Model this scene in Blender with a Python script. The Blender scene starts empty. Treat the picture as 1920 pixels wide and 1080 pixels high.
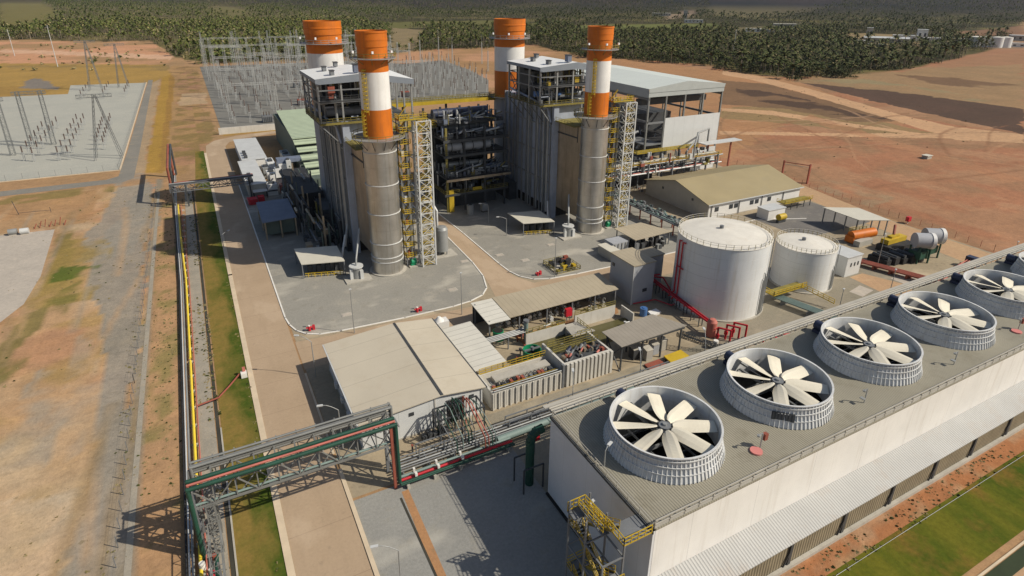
import bpy, math, random
import numpy as np
from mathutils import Vector, Matrix

# ------------------------------------------------------------------ camera, light, exposure
scene = bpy.context.scene
C = scene.collection
R = math.radians
random.seed(7)

CAM_H = 65.0
F_PX, CY_PX = 1122.28, 436.83
PITCH, ROLL, YAW = 0.379752134, 0.0093498591, 0.488826099
_c, _s, _cp, _sp = math.cos(YAW), math.sin(YAW), math.cos(PITCH), math.sin(PITCH)
FWD = Vector((_s*_cp, _c*_cp, -_sp))
_r0 = Vector((_c, -_s, 0)); _u0 = _r0.cross(FWD)
RIGHT = _r0*math.cos(ROLL) + _u0*math.sin(ROLL)
UP = -_r0*math.sin(ROLL) + _u0*math.cos(ROLL)
cam_data = bpy.data.cameras.new("camera")
cam = bpy.data.objects.new("camera", cam_data); C.objects.link(cam)
cam_data.sensor_width = 36.0
cam_data.lens = F_PX/1920*36
cam_data.shift_y = -(540-CY_PX)/1920
cam_data.clip_start = 0.5; cam_data.clip_end = 40000
cam.matrix_world = Matrix(((RIGHT.x, UP.x, -FWD.x, 0), (RIGHT.y, UP.y, -FWD.y, 0), (RIGHT.z, UP.z, -FWD.z, CAM_H), (0, 0, 0, 1)))
scene.camera = cam

SUN_BEARING, SUN_EL = R(130), R(41.5)
world = bpy.data.worlds.new("World"); scene.world = world; world.use_nodes = True
wn = world.node_tree.nodes; wl = world.node_tree.links
bg = wn.get("Background") or wn.new("ShaderNodeBackground")
sky = wn.new("ShaderNodeTexSky"); sky.sky_type = 'NISHITA'; sky.sun_disc = False
sky.sun_elevation = SUN_EL; sky.sun_rotation = SUN_BEARING; sky.air_density = 1.0; sky.dust_density = 1.5
wl.new(sky.outputs[0], bg.inputs[0]); bg.inputs[1].default_value = 0.078
sun_data = bpy.data.lights.new("sun", 'SUN'); sun_data.energy = 4.6; sun_data.angle = R(0.5); sun_data.color = (1.0, 0.915, 0.775)
sun = bpy.data.objects.new("sun", sun_data); C.objects.link(sun)
sun_dir = Vector((math.sin(SUN_BEARING)*math.cos(SUN_EL), math.cos(SUN_BEARING)*math.cos(SUN_EL), math.sin(SUN_EL)))
sun.rotation_euler = sun_dir.to_track_quat('Z', 'Y').to_euler()
scene.view_settings.view_transform = 'Standard'; scene.view_settings.look = 'None'
scene.view_settings.exposure = 0.0; scene.view_settings.gamma = 1.0
scene.cycles.max_bounces = 6; scene.cycles.diffuse_bounces = 3; scene.cycles.use_denoising = True
scene.cycles.volume_bounces = 0

# ------------------------------------------------------------------ materials
def _nodes(name):
    m = bpy.data.materials.new(name); m.use_nodes = True
    return m, m.node_tree.nodes, m.node_tree.links, m.node_tree.nodes['Principled BSDF']

def _math(n, l, op, a, b=None, c=None):
    x = n.new("ShaderNodeMath"); x.operation = op
    for i, v in enumerate((a, b, c)):
        if v is None: continue
        if hasattr(v, 'is_output'): l.new(v, x.inputs[i])
        else: x.inputs[i].default_value = v
    return x.outputs[0]

def _noise(n, l, pos, scale, detail=4, stretch=None, rough=0.6):
    if stretch:
        mp = n.new("ShaderNodeMapping"); mp.inputs['Scale'].default_value = stretch
        l.new(pos, mp.inputs[0]); pos = mp.outputs[0]
    t = n.new("ShaderNodeTexNoise"); t.inputs['Scale'].default_value = scale
    t.inputs['Detail'].default_value = detail; t.inputs['Roughness'].default_value = rough
    l.new(pos, t.inputs['Vector'])
    return t.outputs['Fac']

def _mix(n, l, fac, a, b, mode='MIX'):
    x = n.new("ShaderNodeMix"); x.data_type = 'RGBA'; x.blend_type = mode
    for s, v in ((x.inputs[0], fac), (x.inputs[6], a), (x.inputs[7], b)):
        if hasattr(v, 'is_output'): l.new(v, s)
        elif isinstance(v, (int, float)): s.default_value = v
        else: s.default_value = (*v, 1)
    return x.outputs[2]

def _ramp(n, l, fac, lo, hi):
    r = n.new("ShaderNodeMapRange"); r.inputs['From Min'].default_value = lo; r.inputs['From Max'].default_value = hi
    l.new(fac, r.inputs[0]); return r.outputs[0]

M = {}
def mat(name, col, rough=0.6, metal=0.0, var=0.25, scale=0.35, dirt=None, dirt_amt=0.0, streak=False, ribs=None, joints=None, rib_depth=0.6, spec=0.4):
    """paint or metal with weathering; ribs = (axis, pitch in m) corrugation; joints = (axis, pitch) thin dark sheet joints"""
    m, n, l, b = _nodes(name)
    pos = n.new("ShaderNodeNewGeometry").outputs['Position']
    f = _noise(n, l, pos, scale, 5)
    f = _ramp(n, l, f, 0.3, 0.7)
    lo = tuple(c*(1-var) for c in col); hi = tuple(min(1, c*(1+var*0.5)) for c in col)
    c = _mix(n, l, f, lo, hi)
    f3 = _ramp(n, l, _noise(n, l, pos, scale*9, 3), 0.35, 0.65)
    c = _mix(n, l, _math(n, l, 'MULTIPLY', f3, var*0.5), c, tuple(x*0.7 for x in col))
    if dirt:
        st = (1, 1, 0.06) if streak else None
        d = _ramp(n, l, _noise(n, l, pos, 1.1 if streak else 0.25, 6, st, 0.7), 0.52, 0.72)
        c = _mix(n, l, _math(n, l, 'MULTIPLY', d, dirt_amt), c, dirt)
    sep = None
    if ribs or joints:
        sx = n.new("ShaderNodeSeparateXYZ"); l.new(pos, sx.inputs[0]); sep = sx.outputs
    if joints:
        w = _math(n, l, 'FRACT', _math(n, l, 'DIVIDE', sep[joints[0]], joints[1]))
        w = _math(n, l, 'LESS_THAN', w, joints[2] if len(joints) > 2 else 0.03)
        c = _mix(n, l, _math(n, l, 'MULTIPLY', w, 0.45), c, tuple(x*0.35 for x in col))
    l.new(c, b.inputs['Base Color'])
    b.inputs['Roughness'].default_value = rough; b.inputs['Metallic'].default_value = metal
    b.inputs['Specular IOR Level'].default_value = spec
    if ribs:
        w = _math(n, l, 'SINE', _math(n, l, 'MULTIPLY', sep[ribs[0]], 2*math.pi/ribs[1]))
        bp = n.new("ShaderNodeBump"); bp.inputs['Distance'].default_value = ribs[1]*0.12; bp.inputs['Strength'].default_value = rib_depth
        l.new(w, bp.inputs['Height']); l.new(bp.outputs[0], b.inputs['Normal'])
    M[name] = m
    return m

def soil(name, cols, scale=0.12, fine=2.0, rough=0.95, bump=0.3, thr=(0.35, 0.65), stains=None):
    """loose ground: three colours in soft patches with fine grain"""
    m, n, l, b = _nodes(name)
    pos = n.new("ShaderNodeNewGeometry").outputs['Position']
    c = _mix(n, l, _ramp(n, l, _noise(n, l, pos, scale, 6), *thr), cols[0], cols[1])
    c = _mix(n, l, _ramp(n, l, _noise(n, l, pos, scale*3.3, 6), 0.55, 0.75), c, cols[2])
    g = _noise(n, l, pos, fine, 3, None, 0.8)
    c = _mix(n, l, 0.55, c, _mix(n, l, _ramp(n, l, g, 0.3, 0.7), (0.62,)*3, (1.0,)*3), 'MULTIPLY')
    if stains:
        d = _ramp(n, l, _noise(n, l, pos, .33, 7, None, .72), .56, .66)
        c = _mix(n, l, _math(n, l, 'MULTIPLY', d, .45), c, stains)
        d2 = _ramp(n, l, _noise(n, l, pos, .06, 3, (1, 1.7, 1)), .56, .70)
        c = _mix(n, l, _math(n, l, 'MULTIPLY', d2, .55), c, tuple(min(.6, x*1.35+.02) for x in cols[2]))
    l.new(c, b.inputs['Base Color']); b.inputs['Roughness'].default_value = rough
    b.inputs['Specular IOR Level'].default_value = 0.15
    bp = n.new("ShaderNodeBump"); bp.inputs['Distance'].default_value = 0.15; bp.inputs['Strength'].default_value = bump
    l.new(g, bp.inputs['Height']); l.new(bp.outputs[0], b.inputs['Normal'])
    M[name] = m
    return m

mat('white_paint', (.74, .74, .71), .5, var=.10, dirt=(.45, .40, .32), dirt_amt=.35, streak=True)
mat('tank_white', (.72, .73, .72), .42, var=.07, scale=.15, dirt=(.48, .42, .32), dirt_amt=.45, streak=True, joints=(2, 2.38, .014))
mat('tank_roof', (.70, .67, .60), .6, var=.10, dirt=(.50, .42, .30), dirt_amt=.3)
mat('stack_white', (.74, .735, .71), .5, var=.08, dirt=(.42, .37, .32), dirt_amt=.4, streak=True)
mat('orange_paint', (.60, .155, .008), .55, var=.2, scale=.25, dirt=(.30, .095, .03), dirt_amt=.55, streak=True)
mat('silo_metal', (.55, .535, .50), .40, .85, var=.20, scale=.25, dirt=(.30, .245, .17), dirt_amt=.65, streak=True, joints=(2, 3.9, .012))
mat('duct_metal', (.56, .45, .32), .42, .7, var=.22, scale=.25, dirt=(.20, .14, .09), dirt_amt=.6, streak=True)
mat('casing_blue', (.37, .415, .50), .55, .1, var=.15, dirt=(.16, .15, .14), dirt_amt=.4, streak=True)
mat('steel_grey', (.20, .21, .22), .55, .2, var=.2)
mat('steel_dark', (.075, .08, .085), .6, .2, var=.3)
mat('steel_black', (.028, .028, .03), .7, 0, var=.3)
mat('galvanised', (.34, .35, .345), .5, .35, var=.18)
mat('light_steel', (.58, .59, .58), .5, .1, var=.12)
mat('yellow_paint', (.52, .36, .025), .55, var=.25)
mat('olive_yellow', (.24, .20, .05), .6, var=.35)
mat('pipe_yellow', (.80, .60, .05), .5, var=.1)
mat('red_paint', (.50, .022, .035), .5, var=.15)
mat('pale_red', (.48, .155, .12), .6, var=.2)
mat('rust_red', (.30, .085, .055), .7, var=.25)
mat('green_pipe', (.016, .068, .045), .55, var=.25)
mat('green_tank', (.01, .26, .12), .5, var=.15)
mat('pale_green', (.20, .27, .25), .6, var=.2)
mat('filter_green', (.40, .47, .33), .6, var=.1, ribs=(1, 2.5), joints=(1, 2.6, .06))
mat('filter_dark', (.10, .13, .11), .7, var=.2)
mat('blue_roof', (.16, .19, .26), .6, var=.2)
mat('blue_paint', (.06, .15, .36), .5, var=.15)
mat('motor_blue', (.035, .045, .085), .5, var=.2)
mat('pink_box', (.62, .22, .20), .6, var=.1)
mat('deck_metal', (.30, .28, .22), .62, .05, var=.10, scale=.12, dirt=(.185, .165, .115), dirt_amt=.6, ribs=(0, .34), joints=(0, .34, .22), rib_depth=.35)
mat('louvre_brown', (.27, .225, .15), .8, var=.25, ribs=(0, .5), joints=(0, .5, .45))
mat('tower_wall', (.76, .745, .71), .55, var=.08, scale=.2, dirt=(.50, .45, .38), dirt_amt=.4, streak=True, joints=(0, 10.15, .006))
mat('tower_end', (.66, .67, .68), .6, var=.06, joints=(1, 5.1, .006))
mat('canopy_sheet', (.43, .43, .415), .6, var=.10, scale=.15, dirt=(.38, .31, .25), dirt_amt=.5, ribs=(0, .42), joints=(0, .42, .28), rib_depth=.3)
mat('fan_ring', (.62, .63, .63), .55, var=.12, dirt=(.36, .32, .26), dirt_amt=.5, streak=True)
mat('blade_cream', (.74, .69, .56), .5, var=.07, dirt=(.45, .38, .27), dirt_amt=.25)
mat('roof_beige', (.53, .475, .375), .6, var=.08, scale=.1, dirt=(.42, .35, .25), dirt_amt=.35, joints=(1, 5.6, .018))
mat('roof_white', (.62, .60, .53), .6, var=.07, joints=(1, 1.6, .10))
mat('roof_tan', (.33, .27, .15), .65, var=.14, scale=.08, dirt=(.30, .255, .17), dirt_amt=.5, joints=(0, 1.1, .05))
mat('roof_shed', (.40, .345, .25), .65, var=.12, scale=.1, dirt=(.30, .25, .17), dirt_amt=.4, joints=(0, 1.2, .07))
mat('roof_grey', (.30, .27, .225), .65, var=.1, joints=(0, .9, .08))
mat('roof_pale', (.58, .555, .47), .6, var=.07)
mat('hall_roof', (.58, .62, .585), .55, var=.06, scale=.05, joints=(1, 7, .012))
mat('hall_fascia', (.40, .43, .42), .6, var=.06)
mat('wall_panel', (.60, .615, .61), .6, var=.05, joints=(0, 5, .012))
mat('wall_grey', (.36, .375, .40), .65, var=.08)
mat('wall_greywarm', (.40, .385, .34), .65, var=.1)
mat('wall_white', (.70, .69, .66), .65, var=.07)
mat('concrete', (.44, .415, .36), .85, var=.18, dirt=(.25, .22, .17), dirt_amt=.5, streak=True)
mat('drain_green', (.030, .045, .018), .9, var=.3)
mat('concrete_wall', (.56, .54, .49), .8, var=.12, dirt=(.33, .29, .22), dirt_amt=.5, streak=True)
mat('kerb_white', (.74, .72, .67), .7, var=.12)
mat('kerb_beige', (.60, .49, .35), .85, var=.15)
mat('drain_dark', (.05, .047, .035), .9, var=.3)
mat('dark_void', (.018, .017, .016), .9, var=.2)
mat('lamp_glass', (.85, .85, .85), .3, var=.0)
mat('window_dark', (.05, .055, .06), .2, var=.1)
mat('basin_water', (.10, .09, .035), .25, var=.2)
mat('insulator_brown', (.10, .065, .05), .45, var=.2)
mat('lattice_grey', (.17, .18, .18), .6, .1, var=.1)
mat('pole_light', (.42, .43, .42), .6, .1, var=.1)
mat('tray_beige', (.42, .40, .35), .7, 0, var=.15)
mat('roof_light', (.74, .75, .74), .5, var=.05)
mat('fascia_blue', (.22, .25, .29), .6, var=.08)
mat('bridge_grey', (.23, .235, .225), .55, .2, var=.2)
mat('bark', (.22, .18, .13), .9, var=.25)
soil('gravel_dark', ((.33, .315, .275), (.28, .27, .24), (.40, .37, .31)), .055, 2.4, stains=(.20, .185, .15))
soil('gravel_pale', ((.44, .435, .38), (.40, .40, .355), (.48, .46, .40)), .05, 1.5)
soil('gravel_fore', ((.315, .31, .285), (.275, .27, .25), (.36, .34, .29)), .10, 2.4, stains=(.20, .19, .165))
soil('gravel_far', ((.215, .21, .19), (.185, .18, .165), (.25, .24, .21)), .08, 1.5)
soil('gravel_strip', ((.38, .34, .275), (.31, .285, .235), (.43, .36, .27)), .35, 3.0)
soil('yard_concrete', ((.37, .305, .21), (.33, .275, .195), (.42, .34, .23)), .09, 1.4, bump=.1, stains=(.17, .14, .10))
soil('yard_gravel', ((.30, .265, .205), (.26, .235, .18), (.34, .285, .20)), .09, 2.2, stains=(.15, .13, .095))
soil('asphalt', ((.20, .19, .175), (.17, .16, .15), (.25, .23, .20)), .1, 1.5, bump=.1)
soil('old_asphalt', ((.27, .25, .215), (.22, .21, .185), (.34, .285, .21)), .06, 1.2, bump=.1)
soil('concrete_pad', ((.50, .445, .38), (.44, .395, .34), (.55, .48, .40)), .12, 1.0, bump=.1)
def lawn_mat():
    m, n, l, b = _nodes('lawn')
    pos = n.new("ShaderNodeNewGeometry").outputs['Position']
    band = _ramp(n, l, _noise(n, l, pos, 1.0, 4, (.16, .05, 1)), .36, .64)
    c = _mix(n, l, band, (.055, .085, .008), (.135, .130, .016))
    c = _mix(n, l, _math(n, l, 'MULTIPLY', _ramp(n, l, _noise(n, l, pos, .16, 5), .52, .7), .8), c, (.22, .125, .032))
    c = _mix(n, l, .7, c, _mix(n, l, _ramp(n, l, _noise(n, l, pos, 1.3, 5, None, .8), .3, .7), (.55, .58, .5), (1.15, 1.15, 1.1)), 'MULTIPLY')
    l.new(c, b.inputs['Base Color']); b.inputs['Roughness'].default_value = .95; b.inputs['Specular IOR Level'].default_value = .1
    M['lawn'] = m
lawn_mat()
def bank_mat():
    """grass bank: golden dry grass on the drain side, watered green by the kerb, broken up by patches"""
    m, n, l, b = _nodes('grass_slope')
    pos = n.new("ShaderNodeNewGeometry").outputs['Position']
    sx = n.new("ShaderNodeSeparateXYZ"); l.new(pos, sx.inputs[0])
    f = _math(n, l, 'MULTIPLY_ADD', sx.outputs[0], .19, .42)
    f = _math(n, l, 'ADD', f, _math(n, l, 'MULTIPLY_ADD', _noise(n, l, pos, .11, 4, (1.6, .6, 1)), 2.6, -1.3))
    c = _mix(n, l, _ramp(n, l, f, -.15, .45), (.235, .165, .045), (.062, .092, .012))
    c = _mix(n, l, _ramp(n, l, _noise(n, l, pos, .5, 5), .45, .75), c, (.15, .135, .03))
    c = _mix(n, l, .6, c, _mix(n, l, _ramp(n, l, _noise(n, l, pos, 2.2, 3, None, .8), .3, .7), (.6,)*3, (1.1,)*3), 'MULTIPLY')
    l.new(c, b.inputs['Base Color']); b.inputs['Roughness'].default_value = .95; b.inputs['Specular IOR Level'].default_value = .1
    M['grass_slope'] = m
bank_mat()
soil('soil_orange', ((.46, .245, .115), (.40, .22, .11), (.30, .20, .11)), .3, 2.5)
soil('road_dirt', ((.50, .33, .19), (.46, .30, .18), (.54, .37, .22)), .1, 1.2)

# road slab: cast concrete with joints and tyre darkening that stays put
def road_mat():
    m, n, l, b = _nodes('road_concrete')
    pos = n.new("ShaderNodeNewGeometry").outputs['Position']
    c = _mix(n, l, _ramp(n, l, _noise(n, l, pos, .12, 6), .3, .7), (.385, .285, .19), (.44, .33, .225))
    c = _mix(n, l, _math(n, l, 'MULTIPLY', _ramp(n, l, _noise(n, l, pos, .5, 5, (1, .12, 1)), .5, .75), .4), c, (.33, .245, .165))
    c = _mix(n, l, .5, c, _mix(n, l, _ramp(n, l, _noise(n, l, pos, 2.5, 3), .3, .7), (.8,)*3, (1.0,)*3), 'MULTIPLY')
    sx = n.new("ShaderNodeSeparateXYZ"); l.new(pos, sx.inputs[0])
    w = _math(n, l, 'LESS_THAN', _math(n, l, 'FRACT', _math(n, l, 'DIVIDE', sx.outputs[1], 9.0)), .012)
    c = _mix(n, l, _math(n, l, 'MULTIPLY', w, .35), c, (.16, .11, .075))
    c = _mix(n, l, _math(n, l, 'MULTIPLY', _ramp(n, l, _noise(n, l, pos, .55, 6, None, .75), .60, .66), .35), c, (.22, .17, .12))
    c = _mix(n, l, _math(n, l, 'MULTIPLY', _ramp(n, l, _noise(n, l, pos, .09, 5, (1, .5, 1)), .55, .62), .3), c, (.56, .44, .32))
    l.new(c, b.inputs['Base Color']); b.inputs['Roughness'].default_value = .9; b.inputs['Specular IOR Level'].default_value = .2
    M['road_concrete'] = m
road_mat()

# ------------------------------------------------------------------ mesh builder
class MB:
    def __init__(s, m=None): s.v = []; s.f = []; s.mi = []; s.sm = []; s.mats = []; s.cur = 0; (s.use(m) if m else None)
    def use(s, name):
        if name not in s.mats: s.mats.append(name)
        s.cur = s.mats.index(name); return s
    def add(s, vs, fs, smooth=False):
        b = len(s.v); s.v += [tuple(p) for p in vs]
        for f in fs: s.f.append([i+b for i in f]); s.mi.append(s.cur); s.sm.append(smooth)
        return s
    def box(s, x0, y0, z0, x1, y1, z1):
        return s.add([(x0, y0, z0), (x1, y0, z0), (x1, y1, z0), (x0, y1, z0), (x0, y0, z1), (x1, y0, z1), (x1, y1, z1), (x0, y1, z1)],
                     [(0, 3, 2, 1), (4, 5, 6, 7), (0, 1, 5, 4), (1, 2, 6, 5), (2, 3, 7, 6), (3, 0, 4, 7)])
    def cbox(s, x, y, z, sx, sy, sz): return s.box(x-sx/2, y-sy/2, z, x+sx/2, y+sy/2, z+sz)
    def frame(s, p, q):
        p = Vector(p); q = Vector(q); d = (q-p); L = d.length; d = d/L if L else Vector((0, 0, 1))
        a = Vector((0, 0, 1)) if abs(d.z) < .95 else Vector((0, 1, 0))
        x = d.cross(a).normalized(); y = x.cross(d).normalized()
        return p, q, x, y
    def bar(s, p, q, w, h=None):
        h = h or w; p, q, x, y = s.frame(p, q); x = x*w/2; y = y*h/2
        return s.add([p-x-y, p+x-y, p+x+y, p-x+y, q-x-y, q+x-y, q+x+y, q-x+y],
                     [(0, 1, 2, 3), (7, 6, 5, 4), (4, 5, 1, 0), (5, 6, 2, 1), (6, 7, 3, 2), (7, 4, 0, 3)])
    def tube(s, p, q, r, n=8, r2=None, cap=True):
        r2 = r if r2 is None else r2; p, q, x, y = s.frame(p, q)
        a = [2*math.pi*i/n for i in range(n)]
        vs = [p+x*r*math.cos(t)+y*r*math.sin(t) for t in a]+[q+x*r2*math.cos(t)+y*r2*math.sin(t) for t in a]
        s.add(vs, [(n+i, n+(i+1) % n, (i+1) % n, i) for i in range(n)], True)
        if cap: s.add(vs, [tuple(range(n)), tuple(range(2*n-1, n-1, -1))])
        return s
    def pipe(s, pts, r, n=8):
        pts = [Vector(p) for p in pts]
        for i in range(len(pts)-1):
            a, b = pts[i], pts[i+1]; d = (b-a).normalized()
            s.tube(a-d*(r*.6 if i else 0), b+d*(r*.6 if i < len(pts)-2 else 0), r, n)
        return s
    def lathe(s, cx, cy, prof, n=32, a0=0., a1=2*math.pi, smooth=True):
        full = abs(a1-a0-2*math.pi) < 1e-6; k = n if full else n+1
        A = [a0+(a1-a0)*i/n for i in range(k)]
        for (r0, z0), (r1, z1) in zip(prof[:-1], prof[1:]):
            vs = [(cx+r0*math.cos(t), cy+r0*math.sin(t), z0) for t in A]+[(cx+r1*math.cos(t), cy+r1*math.sin(t), z1) for t in A]
            fs = [(i, (i+1) % k, k+(i+1) % k, k+i) for i in range(n)]
            s.add(vs, fs, smooth and abs(z1-z0) > .01)
        return s
    def cyl(s, cx, cy, z0, z1, r, n=32): return s.lathe(cx, cy, [(.001, z0), (r, z0), (r, z1), (.001, z1)], n)
    def poly(s, pts): return s.add(pts, [tuple(range(len(pts)))])
    def quad(s, *p): return s.add(p, [(0, 1, 2, 3)])
    def slab(s, pts, t):
        """thick sheet: top polygon given, t metres thick downwards"""
        n = len(pts); low = [(p[0], p[1], p[2]-t) for p in pts]
        return s.add(list(pts)+low, [tuple(range(n)), tuple(range(2*n-1, n-1, -1))]+[(i, n+i, n+(i+1) % n, (i+1) % n) for i in range(n)])
    def rail(s, pts, h=1.1, sp=1.8, w=.07):
        pts = [Vector(p) for p in pts]; z = Vector((0, 0, 1))
        for a, b in zip(pts[:-1], pts[1:]):
            L = (b-a).length; k = max(1, round(L/sp))
            for i in range(k+1): s.bar(a+(b-a)*i/k, a+(b-a)*i/k+z*h, w)
            for e in (h, h*.55): s.bar(a+z*e, b+z*e, w)
            s.bar(a+z*.08, b+z*.08, w*.6, w*2)
        return s
    def truss(s, p, q, w, h, bay, t=.14, d=.09, sides=True):
        """box girder from p to q (axis of its bottom face), w wide, h high"""
        p = Vector(p); q = Vector(q); ax = (q-p).normalized(); L = (q-p).length; n = max(1, round(L/bay))
        sd = Vector((-ax.y, ax.x, 0))*w/2; up = Vector((0, 0, h))
        for a in (sd, -sd):
            for e in (Vector(), up): s.bar(p+a+e, q+a+e, t)
        for i in range(n+1):
            c = p+(q-p)*i/n
            for a in (sd, -sd): s.bar(c+a, c+a+up, d)
            s.bar(c+sd, c-sd, d); s.bar(c+sd+up, c-sd+up, d)
            if i < n:
                c2 = p+(q-p)*(i+1)/n
                for a in (sd, -sd): s.bar(*((c+a, c2+a+up) if i % 2 else (c+a+up, c2+a)), d)
                s.bar(*((c+sd, c2-sd) if i % 2 else (c-sd, c2+sd)), d*.8)
        return s
    def lattice(s, cx, cy, z0, z1, w0, w1, bays, t=.18, d=.1, rot=0.):
        """square lattice mast tapering from w0 to w1"""
        def cor(k, f):
            w = (w0+(w1-w0)*f)/2; a = rot+math.pi/4+k*math.pi/2
            return Vector((cx+w*1.414*math.cos(a), cy+w*1.414*math.sin(a), z0+(z1-z0)*f))
        for k in range(4): s.bar(cor(k, 0), cor(k, 1), t)
        for i in range(bays):
            f0, f1 = i/bays, (i+1)/bays
            for k in range(4):
                a, b = (k, (k+1) % 4) if i % 2 else ((k+1) % 4, k)
                s.bar(cor(a, f0), cor(b, f1), d); s.bar(cor(k, f1), cor((k+1) % 4, f1), d)
        return s
    def build(s, name, parent=None, local=False):
        me = bpy.data.meshes.new(name)
        off = Vector()
        if parent is not None and not local:
            p = parent
            while p is not None: off += p.location; p = p.parent
        me.from_pydata([(x-off.x, y-off.y, z-off.z) for x, y, z in s.v] if off.length else s.v, [], s.f)
        for m in s.mats: me.materials.append(M[m])
        me.polygons.foreach_set('material_index', s.mi); me.polygons.foreach_set('use_smooth', s.sm)
        me.update()
        o = bpy.data.objects.new(name, me); C.objects.link(o)
        if parent is not None: o.parent = parent
        return o

def tag(o, label=None, cat=None, group=None, kind=None):
    if label: o['label'] = label
    if cat: o['category'] = cat
    if group: o['group'] = group
    if kind: o['kind'] = kind
    return o
def thing(name, label, cat, loc=(0, 0, 0), group=None):
    o = bpy.data.objects.new(name, None); C.objects.link(o); o.location = loc; o.empty_display_size = .5
    return tag(o, label, cat, group)
def struct(name, mb): return tag(mb.build(name), kind='structure')
def dup(root, loc, rotz=0, label=None, group=None, scale=None):
    r = root.copy(); C.objects.link(r); r.location = loc; r.rotation_euler = (0, 0, rotz)
    if scale: r.scale = (scale,)*3
    if label: r['label'] = label
    if group: r['group'] = group
    for ch in list(root.children):
        c = ch.copy(); C.objects.link(c); c.parent = r
        for g in list(ch.children):
            d = g.copy(); C.objects.link(d); d.parent = c
    return r
def G(x, y, z=0.):
    """ground point of a place read off the survey photograph (photograph pixels), at height z"""
    d = RIGHT*((x-960)/F_PX) - UP*((y-CY_PX)/F_PX) + FWD
    t = (z-CAM_H)/d.z
    return Vector((d.x*t, d.y*t, z))

class Clutter:
    """small fittings of one thing: the largest each a part of their own, the rest one mass"""
    def __init__(s, t, limit): s.t = t; s.limit = limit; s.n = 0; s.items = []
    def new(s, name, m, size):
        b = MB(m); s.items.append((size, name, b)); return b
    def done(s, rest='small_fittings'):
        s.items.sort(key=lambda q: -q[0])
        for _, name, b in s.items[:s.limit]: b.build(name, s.t)
        if len(s.items) > s.limit:
            a = MB()
            for _, _, b in s.items[s.limit:]:
                o = len(a.v); a.v += b.v
                for f, mi, sm in zip(b.f, b.mi, b.sm):
                    a.use(b.mats[mi]); a.f.append([i+o for i in f]); a.mi.append(a.cur); a.sm.append(sm)
            tag(a.build(rest, s.t), kind='stuff')
# ------------------------------------------------------------------ the ground: one sheet out to the horizon
rng = np.random.default_rng(3)
_LAT = rng.random((8, 257, 257)).astype(np.float32)
def vnoise(x, y, scale, k=0, octs=3):
    out = np.zeros_like(x, dtype=np.float64); amp = 1.; tot = 0.
    for o in range(octs):
        u = x/scale; v = y/scale; iu = np.floor(u).astype(int); iv = np.floor(v).astype(int)
        fu = u-iu; fv = v-iv; fu = fu*fu*(3-2*fu); fv = fv*fv*(3-2*fv)
        L = _LAT[(k+o) % 8]; a = iu % 256; b = iv % 256
        out += amp*((L[a, b]*(1-fu)+L[a+1, b]*fu)*(1-fv)+(L[a, b+1]*(1-fu)+L[a+1, b+1]*fu)*fv)
        tot += amp; amp *= .5; scale *= .5
    return out/tot
def inside(px, py, poly):
    r = np.zeros(px.shape, bool); n = len(poly); j = n-1
    for i in range(n):
        xi, yi = poly[i][0], poly[i][1]; xj, yj = poly[j][0], poly[j][1]
        if yi != yj:
            r ^= ((yi > py) != (yj > py)) & (px < (xj-xi)*(py-yi)/(yj-yi)+xi)
        j = i
    return r
def axis(lo, hi, step, lo_far, hi_far, grow):
    a = list(np.arange(lo, hi+.01, step)); d = step; x = hi
    while x < hi_far: d *= grow; x += d; a.append(x)
    d = step; x = lo; b = []
    while x > lo_far: d *= grow; x -= d; b.append(x)
    return np.array(b[::-1]+a)
GX = axis(-90, 470, 1.0, -9000, 14000, 1.035); GY = axis(18, 440, 1.0, -400, 14000, 1.03)
PX, PY = np.meshgrid(GX, GY); SHP = PX.shape
PX = PX.ravel(); PY = PY.ravel()
DIST = np.hypot(PX, PY); AZ = np.degrees(np.arctan2(PX, PY))
FOREST = [(-1500, 1500), (-700, 1250), (-400, 1150), (-220, 1090), (-90, 1013), (-39, 1010), (-20, 850), (-8, 735), (15, 668), (102, 656), (200, 690), (235, 717), (330, 735),
          (426, 744), (405, 640), (400, 593), (428, 547), (455, 470), (448, 400), (440, 350), (520, 345), (623, 353), (760, 385), (907, 425), (1060, 470), (1400, 620), (2600, 1100), (3500, 1100)]
F_AZ = np.array([math.degrees(math.atan2(a, b)) for a, b in FOREST]); F_D = np.array([math.hypot(a, b) for a, b in FOREST])
def forest_front(az): return np.interp(az, F_AZ, F_D)
def hill(x, y):
    d = np.hypot(x, y); az = np.degrees(np.arctan2(x, y))
    ramp = np.clip((d-2500-1500*np.clip((12-az)/20, 0, 1))/2500, 0, 3)
    far = ramp*(170+120*vnoise(x, y, 1100, 2, 4))*(.6+.8*vnoise(x, y, 3100, 4, 2))
    roll = np.clip((d-800)/1800, 0, 1)*10*(vnoise(x, y, 420, 1, 2)-.35)
    return far+roll
HZ = hill(PX, PY)
n1, n2, n3 = vnoise(PX, PY, 9, 0), vnoise(PX, PY, 9, 3), vnoise(PX, PY, 45, 5, 4)
nf = vnoise(PX, PY, 3.5, 6, 2)
col = np.empty((PX.size, 3))
def lerp(mask, c, a=1.):
    global col
    w = (mask*a)[:, None] if not np.isscalar(mask) else mask
    col = col*(1-w)+np.array(c)*w
def paint(poly, c, amp=2.0, a=1., patch=None):
    m = inside(PX+(n1-.5)*2*amp, PY+(n2-.5)*2*amp, poly).astype(float)
    if patch is not None: m *= np.clip((vnoise(PX, PY, patch[0], patch[2] if len(patch) > 2 else 1, 4)-patch[1])*7+.5, 0, 1)
    lerp(m, c, a)
def gp(*px): return [G(x, y)[:2] for x, y in px]
TAN, RED, GOLD, GREEN, GREY, BURNT, PALE = (.42, .26, .14), (.33, .165, .095), (.33, .205, .055), (.12, .14, .03), (.245, .225, .19), (.085, .055, .042), (.50, .34, .21)
col[:] = TAN
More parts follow.
